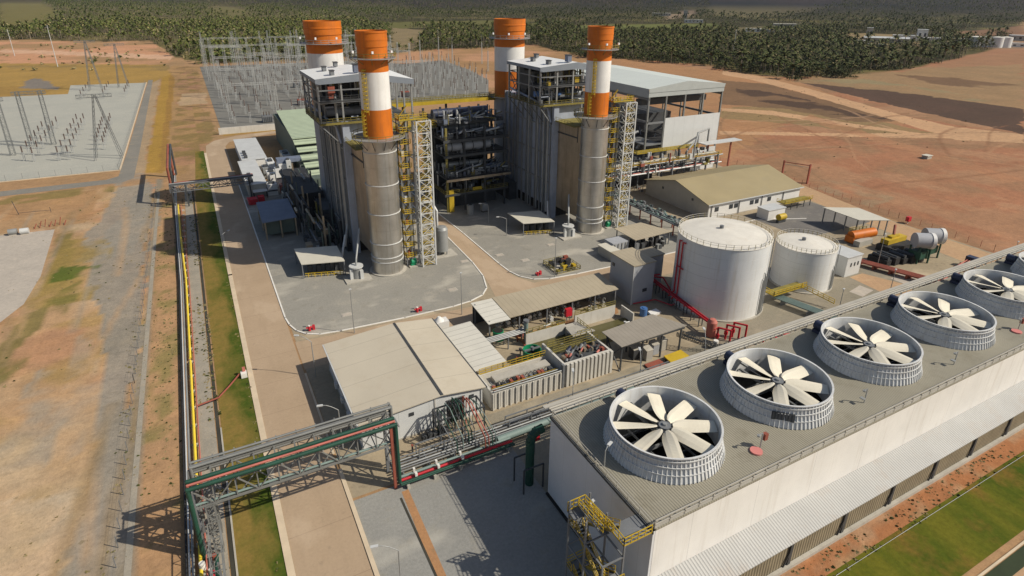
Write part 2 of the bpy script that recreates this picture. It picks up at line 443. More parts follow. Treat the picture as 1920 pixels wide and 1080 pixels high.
lerp(np.clip((n3-.45)*4, 0, 1), (.36, .235, .125))
# right-hand bare plain
plain = [(188, -50), (188, 160), (150, 330), (330, 900), (900, 900), (2500, 600), (2500, -50)]
paint(plain, (.385, .185, .105), 3)
paint(plain, (.31, .19, .11), 3, .8, (30, .52, 2))
paint(plain, (.42, .24, .14), 3, .7, (14, .56, 4))
paint([(150, 175), (190, 175), (300, 225), (350, 190), (450, 350), (420, 640), (380, 700), (200, 690), (140, 420)], (.42, .235, .12), 6, .8)
paint(gp((1350, 205), (1480, 195), (1640, 225), (1800, 262), (1640, 250), (1480, 232), (1350, 222)), (.27, .20, .10), 4, .8)
paint(gp((1352, 150), (1440, 158), (1560, 190), (1700, 228), (1600, 228), (1480, 205), (1352, 195)), (.20, .125, .075), 4, .9)
paint(gp((1380, 165), (1480, 178), (1620, 215), (1690, 226), (1560, 214), (1400, 185)), BURNT, 5, .9, (18, .40, 2))
paint(gp((1484, 150), (1570, 156), (1920, 205), (1920, 252), (1780, 222), (1600, 180)), (.095, .062, .048), 4, .95)
paint(gp((1480, 152), (1560, 140), (1690, 135), (1830, 108), (1920, 96), (1920, 205), (1700, 175)), (.33, .22, .12), 6, .9)
paint(gp((1500, 150), (1620, 148), (1900, 190), (1920, 203), (1750, 180)), (.29, .245, .14), 6, .8, (40, .45, 1))
paint(gp((1680, 140), (1790, 146), (1920, 160), (1920, 172), (1760, 158)), (.16, .095, .06), 6, .8, (40, .42, 3))
paint(gp((1820, 98), (1920, 84), (1920, 120), (1740, 128)), (.36, .19, .11), 8, .8)
for tr in (((1355, 132), (1420, 142), (1500, 162), (1600, 190), (1700, 218), (1790, 238), (1920, 252), (1920, 268), (1790, 262), (1690, 230), (1590, 200), (1490, 170), (1410, 150), (1355, 140)),
           ((1352, 203), (1450, 208), (1600, 232), (1740, 252), (1700, 250), (1590, 238), (1450, 216), (1352, 208)),
           ((1350, 246), (1600, 250), (1800, 250), (1800, 260), (1600, 256), (1350, 252))):
    paint(gp(*tr), (.58, .36, .21), 1.2, .95)
paint(gp((1520, 215), (1900, 330), (1915, 350), (1500, 222)), (.43, .22, .12), 4, .6)
paint(gp((1470, 340), (1560, 330), (1680, 372), (1640, 388)), (.33, .24, .15), 3, .7, (10, .45, 5))
# left-hand yard and slopes
W = [(-130, 30), (-17, 30), (-17, 245), (-130, 250)]
paint(W, (.50, .32, .18), 2)
paint(W, (.44, .285, .145), 2, .7, (11, .52, 2))
paint(W, (.37, .25, .09), 2, .6, (7, .58, 6))
paint(W, (.50, .265, .155), 2, .7, (16, .53, 5))
paint(W, (.56, .42, .275), 2, .8, (24, .60, 3))
paint([(-60, 30), (-19, 30), (-20.5, 62), (-23, 85), (-60, 92)], (.57, .43, .29), 3, .75)
paint([(-60, 30), (-19, 30), (-20.5, 62), (-23, 85), (-60, 92)], (.44, .37, .28), 3, .7, (8, .52, 1))
paint([(-23.5, 60), (-17.4, 60), (-17.4, 240), (-22, 240), (-29, 190), (-29, 160), (-25, 140), (-22.8, 118), (-22, 100)], (.31, .28, .235), 1.4, .92)
paint([(-26, 92), (-22, 96), (-24, 126), (-28, 135), (-30, 105)], (.43, .34, .25), 2, .6, (7, .46, 4))
paint([(-36, 92), (-28, 92), (-27, 118), (-33, 122)], (.34, .305, .25), 2.5, .7, (9, .50, 1))
paint([(-33, 176), (-19, 176), (-19, 262), (-29, 262)], (.32, .29, .245), 3, .85, (12, .38, 2))
paint([(-44, 120), (-39.4, 150), (-38.2, 170), (-40, 205), (-36, 205), (-33.5, 165), (-36, 140), (-40, 118)], (.20, .17, .055), 2.0, .8, (6, .45, 4))
paint([(-40, 150), (-27, 150), (-26, 190), (-38, 196)], (.33, .235, .075), 3, .8, (9, .45, 2))
paint([(-44, 110), (-38, 140), (-34, 160), (-28, 165), (-36, 120), (-38, 100)], (.17, .16, .045), 2, .8, (9, .5, 2))
paint([(-38, 165), (-27, 165), (-27, 172), (-36, 174)], (.10, .14, .025), 1.5, .9, (6, .42, 3))
paint([(-120, 208), (-34, 208), (-34, 245), (-120, 249)], (.40, .24, .12), 2, .8)
paint([(-120, 236), (-30, 240), (-30, 249), (-120, 250)], (.22, .18, .06), 1.5, .7, (9, .48, 2))
paint([(-16, 30), (-9.8, 30), (-9.8, 250), (-14, 250)], (.47, .285, .155), .8)
paint([(-16, 30), (-9.8, 30), (-9.8, 250), (-14, 250)], (.22, .20, .07), .8, .7, (3.2, .60, 3))
paint([(-17.3, 30), (-15.6, 30), (-15.0, 250), (-16.6, 250)], (.29, .255, .20), .5, .9)
paint([(-20, 252), (-8, 252), (1, 300), (3, 340), (10, 640), (-10, 660), (-20, 600)], (.40, .25, .12), 3)
paint([(-20, 252), (-8, 252), (1, 300), (3, 340), (10, 640), (-10, 660), (-20, 600)], (.29, .185, .095), 3, .8, (18, .5, 2))
paint([(-12, 262), (-2, 270), (8, 330), (9, 600), (-6, 600)], (.40, .22, .135), 2, .7, (12, .52, 5))
paint([(-12, 262), (-2, 270), (8, 330), (9, 600), (-6, 600)], (.22, .165, .06), 2, .7, (9, .55, 1))
paint([(-8, 420), (8, 420), (9, 470), (-6, 470)], (.50, .37, .24), 2, .7)
paint([(-20.5, 262), (-14.0, 258), (-9, 560), (-18, 640)], (.40, .245, .06), .8)
paint([(-16.2, 262), (-14.0, 258), (-9, 560), (-12.5, 600)], (.33, .19, .06), .6, .8)
paint([(-28, 262), (-21, 262), (-20, 590), (-24, 600)], (.41, .30, .19), 1.5)
paint([(-120, 500), (-60, 500), (-24, 545), (-12, 590), (-20, 690), (-160, 750), (-300, 750), (-300, 500)], (.40, .255, .08), 4)
paint([(-120, 640), (-15, 620), (-12, 660), (-150, 720)], (.27, .19, .08), 4, .8, (60, .45, 2))
paint([(-320, 690), (-150, 740), (-18, 672), (-8, 735), (-20, 860), (-40, 990), (-220, 1060), (-480, 1120)], (.58, .31, .18), 6)
paint([(-320, 690), (-150, 740), (-18, 672), (-8, 735), (-20, 860), (-40, 990), (-220, 1060), (-480, 1120)], (.33, .22, .11), 6, .8, (70, .52, 5))
paint(gp((0, 93), (120, 96), (330, 104), (320, 112), (120, 103), (0, 99)), (.66, .42, .28), 3, .9)
paint([(-200, 465), (-95, 480), (-80, 545), (-120, 560), (-200, 540)], (.35, .22, .07), 3)
paint(gp((35, 165), (60, 145), (85, 150), (115, 168)), (.21, .195, .185), 3, .9)
paint([(9, 318), (60, 318), (60, 360), (11, 340)], (.36, .225, .07), 3)
paint([(160, 360), (240, 400), (460, 640), (430, 742), (330, 735), (200, 690), (192, 590)], (.50, .28, .16), 8)
paint([(160, 360), (240, 400), (460, 640), (430, 742), (330, 735), (200, 690), (192, 590)], (.32, .20, .09), 8, .7, (50, .5, 1))
def track(pts, w, c, a):
    """worn wheel track on bare earth"""
    m = np.zeros(PX.size)
    for (xa, ya), (xb, yb) in zip(pts[:-1], pts[1:]):
        lx, ly = xb-xa, yb-ya; L = math.hypot(lx, ly); t = np.clip(((PX-xa)*lx+(PY-ya)*ly)/(L*L), 0, 1)
        d = np.hypot(PX-xa-lx*t, PY-ya-ly*t)+(n1-.5)*w*.8; m = np.maximum(m, np.clip(1.4-d/w, 0, 1))
    lerp(m*np.clip(.4+nf, 0, 1), c, a)
rt = random.Random(9)
for k in range(26):
    x0, y0 = rt.uniform(205, 330), rt.uniform(120, 240); a = rt.uniform(-.9, .5) if k % 3 else rt.uniform(.9, 2.0); pts = [(x0, y0)]
    for i in range(5): a += rt.uniform(-.22, .22); x0 += 17*math.cos(a); y0 += 17*math.sin(a); pts.append((x0, y0))
    track(pts, rt.uniform(.5, 1.1), rt.choice([(.27, .135, .075), (.50, .31, .19), (.46, .27, .155), (.24, .15, .09)]), .6)
for k in range(34):
    x0 = rt.uniform(-62, -18); y0 = rt.uniform(36, 190); dx = rt.uniform(-.12, .12); pts = [(x0, y0)]
    for i in range(4): dx += rt.uniform(-.06, .06); x0 += dx*14; y0 += 14; pts.append((x0, y0))
    track(pts, rt.uniform(.4, .9), rt.choice([(.36, .25, .14), (.56, .42, .28), (.33, .29, .23), (.52, .34, .19), (.30, .20, .09)]), .55)
# lawn side in front of the tower
paint([(35, 28.2), (400, 27.6), (400, 31.2), (35, 31.2)], (.43, .255, .15), .3)
paint([(35, 27.9), (400, 27.6), (400, 30.2), (35, 30.2)], (.40, .17, .075), .7, .9, (3, .45, 3))
paint([(20, -100), (400, -100), (400, 5), (20, 12)], (.45, .30, .19), 1)
# forest floor and far land
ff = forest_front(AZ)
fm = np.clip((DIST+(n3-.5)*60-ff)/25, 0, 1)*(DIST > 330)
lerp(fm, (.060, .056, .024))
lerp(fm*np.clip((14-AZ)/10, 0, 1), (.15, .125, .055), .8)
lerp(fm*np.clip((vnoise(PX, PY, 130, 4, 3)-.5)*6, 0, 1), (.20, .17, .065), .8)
CLEAR = [(gp((0, 5), (70, 2), (110, 25), (60, 55), (0, 62)), (.19, .165, .06)),
         (gp((690, 43), (930, 38), (1010, 44), (1000, 56), (800, 52), (690, 54)), (.15, .145, .05)),
         (gp((1060, 48), (1340, 44), (1360, 56), (1230, 62), (1080, 60)), (.15, .165, .05)),
         (gp((735, 52), (800, 56), (780, 95), (725, 98)), (.27, .21, .12)),
         (gp((1325, 17), (1560, 18), (1575, 27), (1400, 33), (1330, 31)), (.22, .185, .09)),
         (gp((1370, 52), (1500, 50), (1500, 60), (1370, 61)), (.18, .15, .08)),
         (gp((1585, 62), (1700, 66), (1770, 72), (1760, 86), (1650, 90), (1585, 80)), (.30, .22, .12)),
         (gp((1790, 78), (1920, 70), (1920, 92), (1860, 92)), (.30, .20, .13)),
         (gp((1790, 60), (1920, 48), (1920, 64), (1800, 72)), (.24, .135, .08)),
         (gp((380, 20), (420, 12), (470, 22), (440, 40)), (.17, .15, .06)),
         (gp((1250, 28), (1300, 24), (1310, 34), (1240, 38)), (.33, .24, .17))]
for p, c in CLEAR: paint(p, c, 8, .95)
mt = np.clip((DIST-2400-1500*np.clip((12-AZ)/20, 0, 1))/500, 0, 1)
lerp(mt, (.018, .020, .024))  # cloud shade over the hills is put into their dark bluish colour
lerp(mt*np.clip((vnoise(PX, PY, 500, 1, 4)-.5)*6, 0, 1), (.040, .028, .028), .8)
rows, cols = SHP
verts = np.column_stack((PX, PY, HZ)).astype(np.float32)
idx = np.arange(rows*cols).reshape(rows, cols)
quads = np.stack((idx[:-1, :-1], idx[:-1, 1:], idx[1:, 1:], idx[1:, :-1]), -1).reshape(-1, 4)
def np_mesh(name, verts, faces, k):
    me = bpy.data.meshes.new(name); nv, nf_ = len(verts), len(faces)
    me.vertices.add(nv); me.vertices.foreach_set('co', np.ascontiguousarray(verts, np.float32).ravel())
    me.loops.add(nf_*k); me.loops.foreach_set('vertex_index', np.ascontiguousarray(faces, np.int32).ravel())
    me.polygons.add(nf_); me.polygons.foreach_set('loop_start', np.arange(0, nf_*k, k, dtype=np.int32))
    me.update(calc_edges=True); me.validate()
    return me
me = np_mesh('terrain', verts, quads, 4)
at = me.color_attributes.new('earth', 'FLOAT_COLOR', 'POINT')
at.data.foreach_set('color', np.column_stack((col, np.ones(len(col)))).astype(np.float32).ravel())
def terrain_mat():
    m, n, l, b = _nodes('terrain')
    pos = n.new("ShaderNodeNewGeometry").outputs['Position']
    a = n.new("ShaderNodeAttribute"); a.attribute_name = 'earth'; c = a.outputs['Color']
    g = _noise(n, l, pos, 1.6, 4, None, .75); g2 = _noise(n, l, pos, .35, 5, None, .65); g3 = _noise(n, l, pos, .035, 5)
    c = _mix(n, l, .6, c, _mix(n, l, _ramp(n, l, g, .3, .7), (.70,)*3, (1.06,)*3), 'MULTIPLY')
    c = _mix(n, l, .6, c, _mix(n, l, _ramp(n, l, g2, .3, .7), (.68, .70, .72), (1.12, 1.1, 1.06)), 'MULTIPLY')
    c = _mix(n, l, .5, c, _mix(n, l, _ramp(n, l, g3, .35, .65), (.78, .80, .80), (1.12, 1.1, 1.08)), 'MULTIPLY')
    for sc, amt, lo_, hi_, tint in ((.16, .22, .52, .555, (1.22, 1.18, 1.1)), (.55, .28, .53, .56, (.74, .73, .70)), (1.7, .35, .56, .60, (.66, .64, .60)), (3.2, .35, .62, .65, (1.35, 1.33, 1.28))):
        w = _ramp(n, l, _noise(n, l, pos, sc, 8, None, .7), lo_, hi_)
        c = _mix(n, l, _math(n, l, 'MULTIPLY', w, amt), c, _mix(n, l, 1.0, c, tint, 'MULTIPLY'))
    v = n.new("ShaderNodeTexVoronoi"); v.inputs['Scale'].default_value = .55; l.new(pos, v.inputs['Vector'])
    tuft = _math(n, l, 'LESS_THAN', v.outputs['Distance'], _math(n, l, 'MULTIPLY', _ramp(n, l, g2, .5, .85), .55))
    c = _mix(n, l, _math(n, l, 'MULTIPLY', tuft, .40), c, (.13, .105, .04))
    l.new(c, b.inputs['Base Color']); b.inputs['Roughness'].default_value = .95; b.inputs['Specular IOR Level'].default_value = .1
    bp = n.new("ShaderNodeBump"); bp.inputs['Distance'].default_value = .25; bp.inputs['Strength'].default_value = .35
    l.new(g, bp.inputs['Height']); l.new(bp.outputs[0], b.inputs['Normal'])
    return m
me.materials.append(terrain_mat())
terrain = bpy.data.objects.new('ground', me); C.objects.link(terrain); tag(terrain, kind='structure')

# ------------------------------------------------------------------ sheets, roads, pads, kerbs
def sheet(name, m, pts, z, kind='structure'):
    return tag(MB(m).poly([(p[0], p[1], z) for p in pts]).build(name), kind=kind)
def kerb(name, m, pts, w=.3, h=.15):
    b = MB(m); pts = [Vector((p[0], p[1], 0)) for p in pts]
    for a, c in zip(pts[:-1], pts[1:]):
        d = (c-a).normalized()*w*.4
        b.bar(a-d+Vector((0, 0, h/2+.02)), c+d+Vector((0, 0, h/2+.02)), w, h)
    return struct(name, b)
def arc(cx, cy, r, a0, a1, n=8): return [(cx+r*math.cos(R(a0+(a1-a0)*i/n)), cy+r*math.sin(R(a0+(a1-a0)*i/n))) for i in range(n+1)]
sheet('yard', 'yard_concrete', [(10.4, 66), (188, 66), (188, 205), (10.4, 205)], .012)
sheet('tank_yard', 'yard_gravel', [(88, 56), (150, 56), (150, 100), (88, 101)], .024)
sheet('forecourt', 'yard_gravel', [(34.5, 54.6), (88, 54.6), (88, 73.4), (34.5, 73.4)], .024)
sheet('plant_road', 'road_concrete', [(10.2, 100.5), (130, 102), (130, 111.6), (66, 112.5), (63.4, 118), (63.6, 150), (62, 205), (56, 205), (58.2, 150), (57, 122), (54, 108), (10.2, 111)], .036)
PAD1 = [(9.95, 230), (9.95, 122)]+[(10.3, 118.5), (11.2, 115.4), (12.8, 113.2), (15.2, 111.8), (19.4, 111.2)]+[(32.8, 110.4), (44, 110.3), (48.5, 110.9), (52.2, 112.4), (54.6, 115.2), (56.6, 121.5), (57.6, 130), (58.4, 150), (58.8, 205)]
PAD2 = [(62.6, 205), (63.6, 150), (63.4, 126), (63.6, 121), (64.6, 117), (66.8, 114.2), (70.5, 112.6), (78, 111.9), (90, 111.5), (118, 111.2)]
sheet('gravel_pad', 'gravel_dark', PAD1+[(58.8, 230)], .05)
sheet('gravel_pad', 'gravel_dark', PAD2+[(124, 125), (128, 205)], .05)
kerb('kerb', 'kerb_white', PAD1); kerb('kerb', 'kerb_white', PAD2)
sheet('asphalt_yard', 'asphalt', [(150, 102), (181, 102), (181, 124), (150, 124)], .03)
sheet('side_road', 'road_dirt', [(172, 56), (186.5, 56), (187.5, 100), (196, 140), (186, 146), (178, 100)], .026)
kerb('kerb', 'kerb_white', [(132, 119), (150, 119.5), (165, 113)])
sheet('road', 'road_concrete', [(1.6, 20), (9.9, 20), (9.9, 295), (12, 303), (18, 309), (42, 316), (40, 321), (16, 316), (6, 309), (2.2, 300), (1.6, 285)], .034)
kerb('drain_kerb', 'kerb_beige', [(1.1, 20), (1.2, 150), (1.3, 285)], .9, .1)
kerb('kerb', 'kerb_beige', [(10.2, 20), (10.2, 72)], .55, .14)
kerb('kerb', 'kerb_beige', [(10.1, 76), (10.1, 99)], .35, .12)
struct('embankment_wall', MB('concrete_wall').box(9, 322, 0, 40, 322.5, 3.2))
sheet('gravel_forecourt', 'gravel_fore', [(10.5, 20), (34.8, 20), (34.8, 65.5), (10.5, 65.5)], .03)
sheet('soil_strip', 'soil_orange', [(15.3, 20), (16.9, 20), (17.9, 64), (16.9, 64)], .044)
struct('drain', MB('drain_dark').box(16.3, 20, .046, 16.6, 63, .06))
sheet('grass_bank', 'grass_slope', [(-4.6, 20), (.65, 20), (.75, 150), (.85, 290), (-2.5, 290), (-4.4, 220)], .03)
struct('drain_channel', MB('drain_dark').box(-5.25, 20, .02, -4.75, 230, .05))
struct('drain_kerb', MB('concrete').box(-4.72, 20, .02, -4.5, 90, .14))
sheet('gravel_verge', 'gravel_strip', [(-8, 20), (-5.4, 20), (-5.4, 230), (-7.6, 240)], .03)
sheet('stone_drain', 'gravel_strip', [(-16.9, 20), (-16.1, 20), (-15.1, 232), (-15.9, 232)], .03)
sheet('concrete_pad', 'concrete_pad', [(-95, 210), (-41.7, 206), (-39.8, 170), (-40.6, 154.6), (-43.4, 146.9), (-55, 128), (-95, 128)], .03)
sheet('asphalt_road', 'old_asphalt', [(-95, 249.6), (-27.3, 251.3), (-24, 256), (-23.8, 300), (-24.4, 556), (-27.6, 556), (-28.6, 300), (-29.2, 261), (-33, 257.6), (-95, 256.8)], .03)
sheet('switchyard_gravel', 'gravel_pale', [(-140, 272.3), (-29.6, 271.3), (-28.6, 541), (-77, 547), (-73, 500), (-140, 506)], .03)
kerb('switchyard_kerb', 'kerb_beige', [(-140, 271), (-29.3, 270), (-28.4, 541.5)], .5, .25)
sheet('switchyard_gravel', 'gravel_far', [(11.5, 640), (10.5, 330), (52, 336), (100, 385), (160, 360), (192, 590), (141, 638)], .05)
sheet('switchyard_gravel', 'gravel_far', [(101, 384.5), (160, 360.5)]+[tuple(q) for q in gp((916, 186), (916, 150), (880, 131), (830, 113))]+[(192.2, 589)], .046)
sheet('lawn', 'lawn', [(20, 27.9), (400, 27.6), (400, 19.4), (20, 20.4)], .03)
struct('lawn_drain', MB('drain_green').box(30, 17.4, .035, 400, 19.0, .06))
struct('lawn_kerb', MB('kerb_beige').box(30, 19.1, .02, 400, 19.35, .16))
sheet('lower_road', 'road_dirt', [(30, 5), (400, 5), (400, 18.3), (30, 18.3)], .03)
struct('lawn_pipe', MB('galvanised').tube((40, 27.3, .1), (400, 27.3, .1), .035, 6))
# ------------------------------------------------------------------ cooling tower
TX0, TX1, TY0, TY1, TZ = 35.0, 177.2, 33.9, 54.4, 13.18
NF = 7; FX = [45.15+20.3*k for k in range(NF)]; FY = 44.1
tw = thing('cooling_tower', 'long white cooling tower with a brown metal deck and a sloping louvred canopy', 'cooling tower', (TX0, TY0, 0))
MB('tower_wall').box(TX0+.35, TY0, 5.8, TX1, TY0+.3, TZ).build('front_wall', tw)
MB('tower_end').box(TX0, TY0, .3, TX0+.3, TY1, TZ).build('end_wall', tw)
MB('tower_wall').box(TX0+.35, TY1-.3, 3.5, TX1, TY1, TZ-.02).build('rear_wall', tw)
b = MB('deck_metal')
H_R = 7.0
for k, cx in enumerate(FX):
    x0, x1 = cx-10.15, cx+10.15; n = 48
    x1 = min(x1, TX1)
    if k == NF-1: b.quad((x0, TY0, TZ), (x1, TY0, TZ), (x1, TY1, TZ), (x0, TY1, TZ)); continue
    def sq(t):
        dx, dy = math.cos(t), math.sin(t)
        s = min((x1-cx if dx > 0 else cx-x0)/max(abs(dx), 1e-6), (TY1-FY if dy > 0 else FY-TY0)/max(abs(dy), 1e-6))
        return (cx+dx*s, FY+dy*s, TZ)
    corners = sorted(math.atan2(y-FY, x-cx) % (2*math.pi) for x in (x0, x1) for y in (TY0, TY1))
    A = sorted(set([2*math.pi*i/n for i in range(n)]+corners))
    for i, t in enumerate(A):
        u = A[(i+1) % len(A)]
        b.add([(cx+H_R*math.cos(t), FY+H_R*math.sin(t), TZ), sq(t), sq(u), (cx+H_R*math.cos(u), FY+H_R*math.sin(u), TZ)], [(0, 1, 2, 3)])
b.build('deck', tw)
b = MB('steel_dark')
b.box(TX0-.12, TY0-.1, TZ-.28, TX0, TY1+.1, TZ+.06); b.build('edge_trim', tw)
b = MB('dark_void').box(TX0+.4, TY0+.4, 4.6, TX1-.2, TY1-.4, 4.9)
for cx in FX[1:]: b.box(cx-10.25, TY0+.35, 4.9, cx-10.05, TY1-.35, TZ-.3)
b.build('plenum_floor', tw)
b = MB('canopy_sheet').slab([(TX0+.1, 30.35, 4.85), (TX1, 30.35, 4.85), (TX1, TY0-.02, 5.95), (TX0+.1, TY0-.02, 5.95)], .12); b.build('canopy', tw)
b = MB('louvre_brown').box(TX0+.5, 31.0, 0.2, TX1, 31.12, 4.9)
b.build('louvre_screen', tw)
MB('concrete').box(TX0-.2, 30.5, 0, TX1, 30.95, .55).build('basin_kerb', tw)
for i in range(14):
    x = TX0+9.9+i*10.15
    gap_bar = MB('steel_dark').bar((x, 30.9, 0.5), (x, 30.9, 4.7), .5, .25); gap_bar.bar((x-.9, 30.85, .5), (x+.5, 30.85, 4.6), .16); gap_bar.build('column', tw)  # dark slanted bars added in place of the shadowed gaps in the louvres
b = MB('tray_beige'); b.rail([(TX0+.3, TY0+.15, TZ), (TX1, TY0+.15, TZ)], 1.2, 2.05, .13); b.bar((TX0+.3, TY0+.15, TZ+.38), (TX1, TY0+.15, TZ+.38), .08)
b.use('deck_metal').box(TX0+.3, TY0-.05, TZ, TX1, TY0+.1, TZ+.22); b.build('railing', tw)
MB('tray_beige').rail([(TX0+.1, TY0+.4, TZ), (TX0+.1, TY1-.2, TZ)], 1.1, 2.0, .06).build('railing', tw)
MB('tray_beige').rail([(TX0+.3, TY1-.2, TZ), (TX1, TY1-.2, TZ)], 1.1, 2.0, .07).build('railing', tw)
MB('dark_void').box(TX0-.35, TY0, 0, TX0-.02, TY1, .28).build('base_gap', tw)

t = thing('cable_tray', 'pale cable tray and grey pipes running behind the cooling tower deck', 'cable tray', (TX0, 55.2, 0))
b = MB('tray_beige')
for dy, r, z in ((.3, .22, 13.45), (.85, .16, 13.4), (1.3, .16, 13.4)): b.tube((TX0+.5, TY1+dy, z), (TX1, TY1+dy, z), r, 6)
b.use('tray_beige').box(TX0, TY1+1.6, 13.3, TX1, TY1+2.2, 13.42); b.build('pipe', t)
b = MB('galvanised')
for i in range(24):
    x = TX0+2+i*6.1; b.bar((x, TY1+2.1, 0), (x, TY1+2.1, 13.3), .22); b.bar((x, TY1, 13.1), (x, TY1+2.2, 13.1), .16)
b.build('bracket', t)

# ---- fans
def fan_parts(root, cx):
    b = MB('fan_ring')
    prof = []
    for i in range(9):
        f = i/8; prof.append((7.33-.72*math.sin(f*math.pi/2)**1.1, TZ+.02+3.2*f))
    b.lathe(cx, FY, prof, 96)
    b.lathe(cx, FY, [(6.61, 16.40), (6.86, 16.42), (6.86, 16.30)], 96)
    b.lathe(cx, FY, [(6.56, TZ-.6), (6.50, 14.6), (6.56, 15.8), (6.61, 16.4)], 96)
    b.build('fan_cylinder', root)
    b = MB('fan_ring')
    for i in range(84):
        a = 2*math.pi*i/84; ca, sa = math.cos(a), math.sin(a)
        for (r0, z0), (r1, z1) in zip(prof[:-1:2], prof[2::2]):
            b.bar((cx+ca*(r0+.06), FY+sa*(r0+.06), z0), (cx+ca*(r1+.06), FY+sa*(r1+.06), z1), .07, .16)
    for z, r in ((14.2, 7.02), (15.1, 6.82), (15.9, 6.72)): b.lathe(cx, FY, [(r, z-.05), (r+.14, z-.05), (r+.14, z+.05), (r, z+.05)], 84)
    b.build('stiffener', root)
    b = MB('steel_dark').cyl(cx, FY, 15.1, 15.35, 1.2, 24); b.use('steel_grey').cyl(cx, FY, 15.35, 15.6, .75, 20)
    b.use('steel_dark')
    for i in range(8):
        a = math.pi/8+i*math.pi/4; b.cyl(cx+.92*math.cos(a), FY+.92*math.sin(a), 15.35, 15.52, .16, 8)
    b.use('galvanised').cyl(cx, FY, 15.6, 15.85, .28, 12)
    b.build('hub', root)
def blade_mesh():
    b = MB('blade_cream'); n = 10; rows = []
    for i in range(n+1):
        f = i/n; x = 1.0+f*5.35
        ch = .36 if i == 0 else (.56+.34*min(1, f*4) if f < .3 else .92)
        if i == n: ch = .86
        a = R(24-15*f); th = .09-.05*f
        rows.append([(x, u*ch*math.cos(a)-w*math.sin(a), w*math.cos(a)+u*ch*math.sin(a)) for u, w in ((-1, 0), (-.3, th), (.55, th*1.2), (1, 0), (.5, -th*.6), (-.4, -th*.6))])
    vs = [p for r in rows for p in r]; fs = []
    for i in range(n):
        for j in range(6): fs.append((i*6+j, i*6+(j+1) % 6, (i+1)*6+(j+1) % 6, (i+1)*6+j))
    fs += [tuple(range(6)), tuple(range(n*6+5, n*6-1, -1))]
    return b.add(vs, fs, False)
FAN_LABEL = ['large white cooling fan with cream blades, closest to the yellow stair tower', 'white cooling fan second along the tower deck, with a dark grille on its side',
             'white cooling fan third along the deck from the yellow stairs', 'white cooling fan fourth along the deck from the yellow stairs', 'white cooling fan fifth along the deck, cut by the photo edge',
             'far white cooling fan whose rim alone shows at the photo edge']
f0 = thing('cooling_fan', FAN_LABEL[0], 'cooling fan', (FX[0], FY, TZ), 'fans along the cooling tower deck')
fan_parts(f0, FX[0])
bl0 = blade_mesh().build('blade', f0, local=True)
for i in range(8):
    o = bl0.copy() if i else bl0
    if i: C.objects.link(o)
    o.location = (0, 0, 15.45-TZ); o.rotation_euler = (0, 0, R(45*i+62))
b = MB('steel_dark').box(FX[0]-.7, FY-.7, 13.9, FX[0]+.7, FY+.7, 15.0); b.build('gearbox', f0)
b = MB('steel_grey')
for y in (FY-.8, FY+.8): b.bar((FX[0]-6.4, y, 13.6), (FX[0]+6.4, y, 13.6), .22, .45)
b.bar((FX[0], FY-6.4, 13.5), (FX[0], FY+6.4, 13.5), .3, .3)
for x in (-4.3, -2.2, 2.2, 4.3): b.bar((FX[0]+x, FY-4.8, 12.6), (FX[0]+x, FY+4.8, 12.6), .12, .3)
for y in (-3.6, -2, 2, 3.6): b.bar((FX[0]-5, FY+y, 12.3), (FX[0]+5, FY+y, 12.3), .12, .3)
b.build('support_beam', f0)
MB('steel_grey').tube((FX[0], FY+.7, 14.5), (FX[0], FY+7.3, 14.5), .12, 8).build('drive_shaft', f0)
b = MB('motor_blue').tube((FX[0], FY+7.3, 14.45), (FX[0], FY+9.0, 14.45), .75, 12); b.box(FX[0]-.7, FY+7.3, TZ+.02, FX[0]+.7, FY+9.0, 13.8); b.build('motor', f0)
for k in range(1, 6):
    f = dup(f0, (FX[k], FY, TZ), R((0, -17, -8, 12, 7, -22)[k]), FAN_LABEL[k])
    for ch in f.children:
        if ch.name.split('.')[0] in ('motor', 'drive_shaft', 'gearbox', 'support_beam'): ch.rotation_euler = (0, 0, -f.rotation_euler.z)
b = MB('steel_dark'); b.box(-1.4, -.06, 0, 1.4, .06, 1.1)
for i in range(7): b.box(-1.3+i*.4, -.12, .1, -1.1+i*.4, .12, 1.0)
g = b.build('grille', None, True); g.parent = [o for o in C.objects if o.get('label') == FAN_LABEL[1]][0]
a = R(243); g.location = (7.05*math.cos(a), 7.05*math.sin(a), 1.0); g.rotation_euler = (R(-12), 0, a+math.pi/2)

# ---- small things on the deck
def shower(x, y, box, label):
    t = thing('safety_shower', label, 'safety shower', (x, y, TZ), 'safety showers on the tower deck')
    b = MB('galvanised').bar((x, y, TZ), (x, y, TZ+2.3), .12); b.bar((x, y, TZ+2.3), (x-.7, y, TZ+2.3), .1); b.tube((x-.7, y, TZ+2.1), (x-.7, y, TZ+2.3), .22, 10); b.build('pole', t)
    if box:
        MB('pink_box').cyl(x-.9, y-.2, TZ+.02, TZ+.22, .75, 16).build('basin', t)
        MB('rust_red').box(x+.25, y-.25, TZ+1.2, x+.8, y+.25, TZ+2.1).build('cabinet', t)
    else: MB('galvanised').box(x-.9, y-.3, TZ+.9, x-.4, y+.3, TZ+1.05).build('basin', t)
shower(54.9, 37.5, True, 'safety shower with a pink basin between the first two tower fans')
shower(74.9, 37.2, False, 'bare grey safety shower between the second and third tower fans')
shower(95.9, 36.7, False, 'bare grey safety shower between the third and fourth tower fans')
shower(116.6, 37.5, True, 'safety shower with a pink basin at the far end of the deck')
LP = None
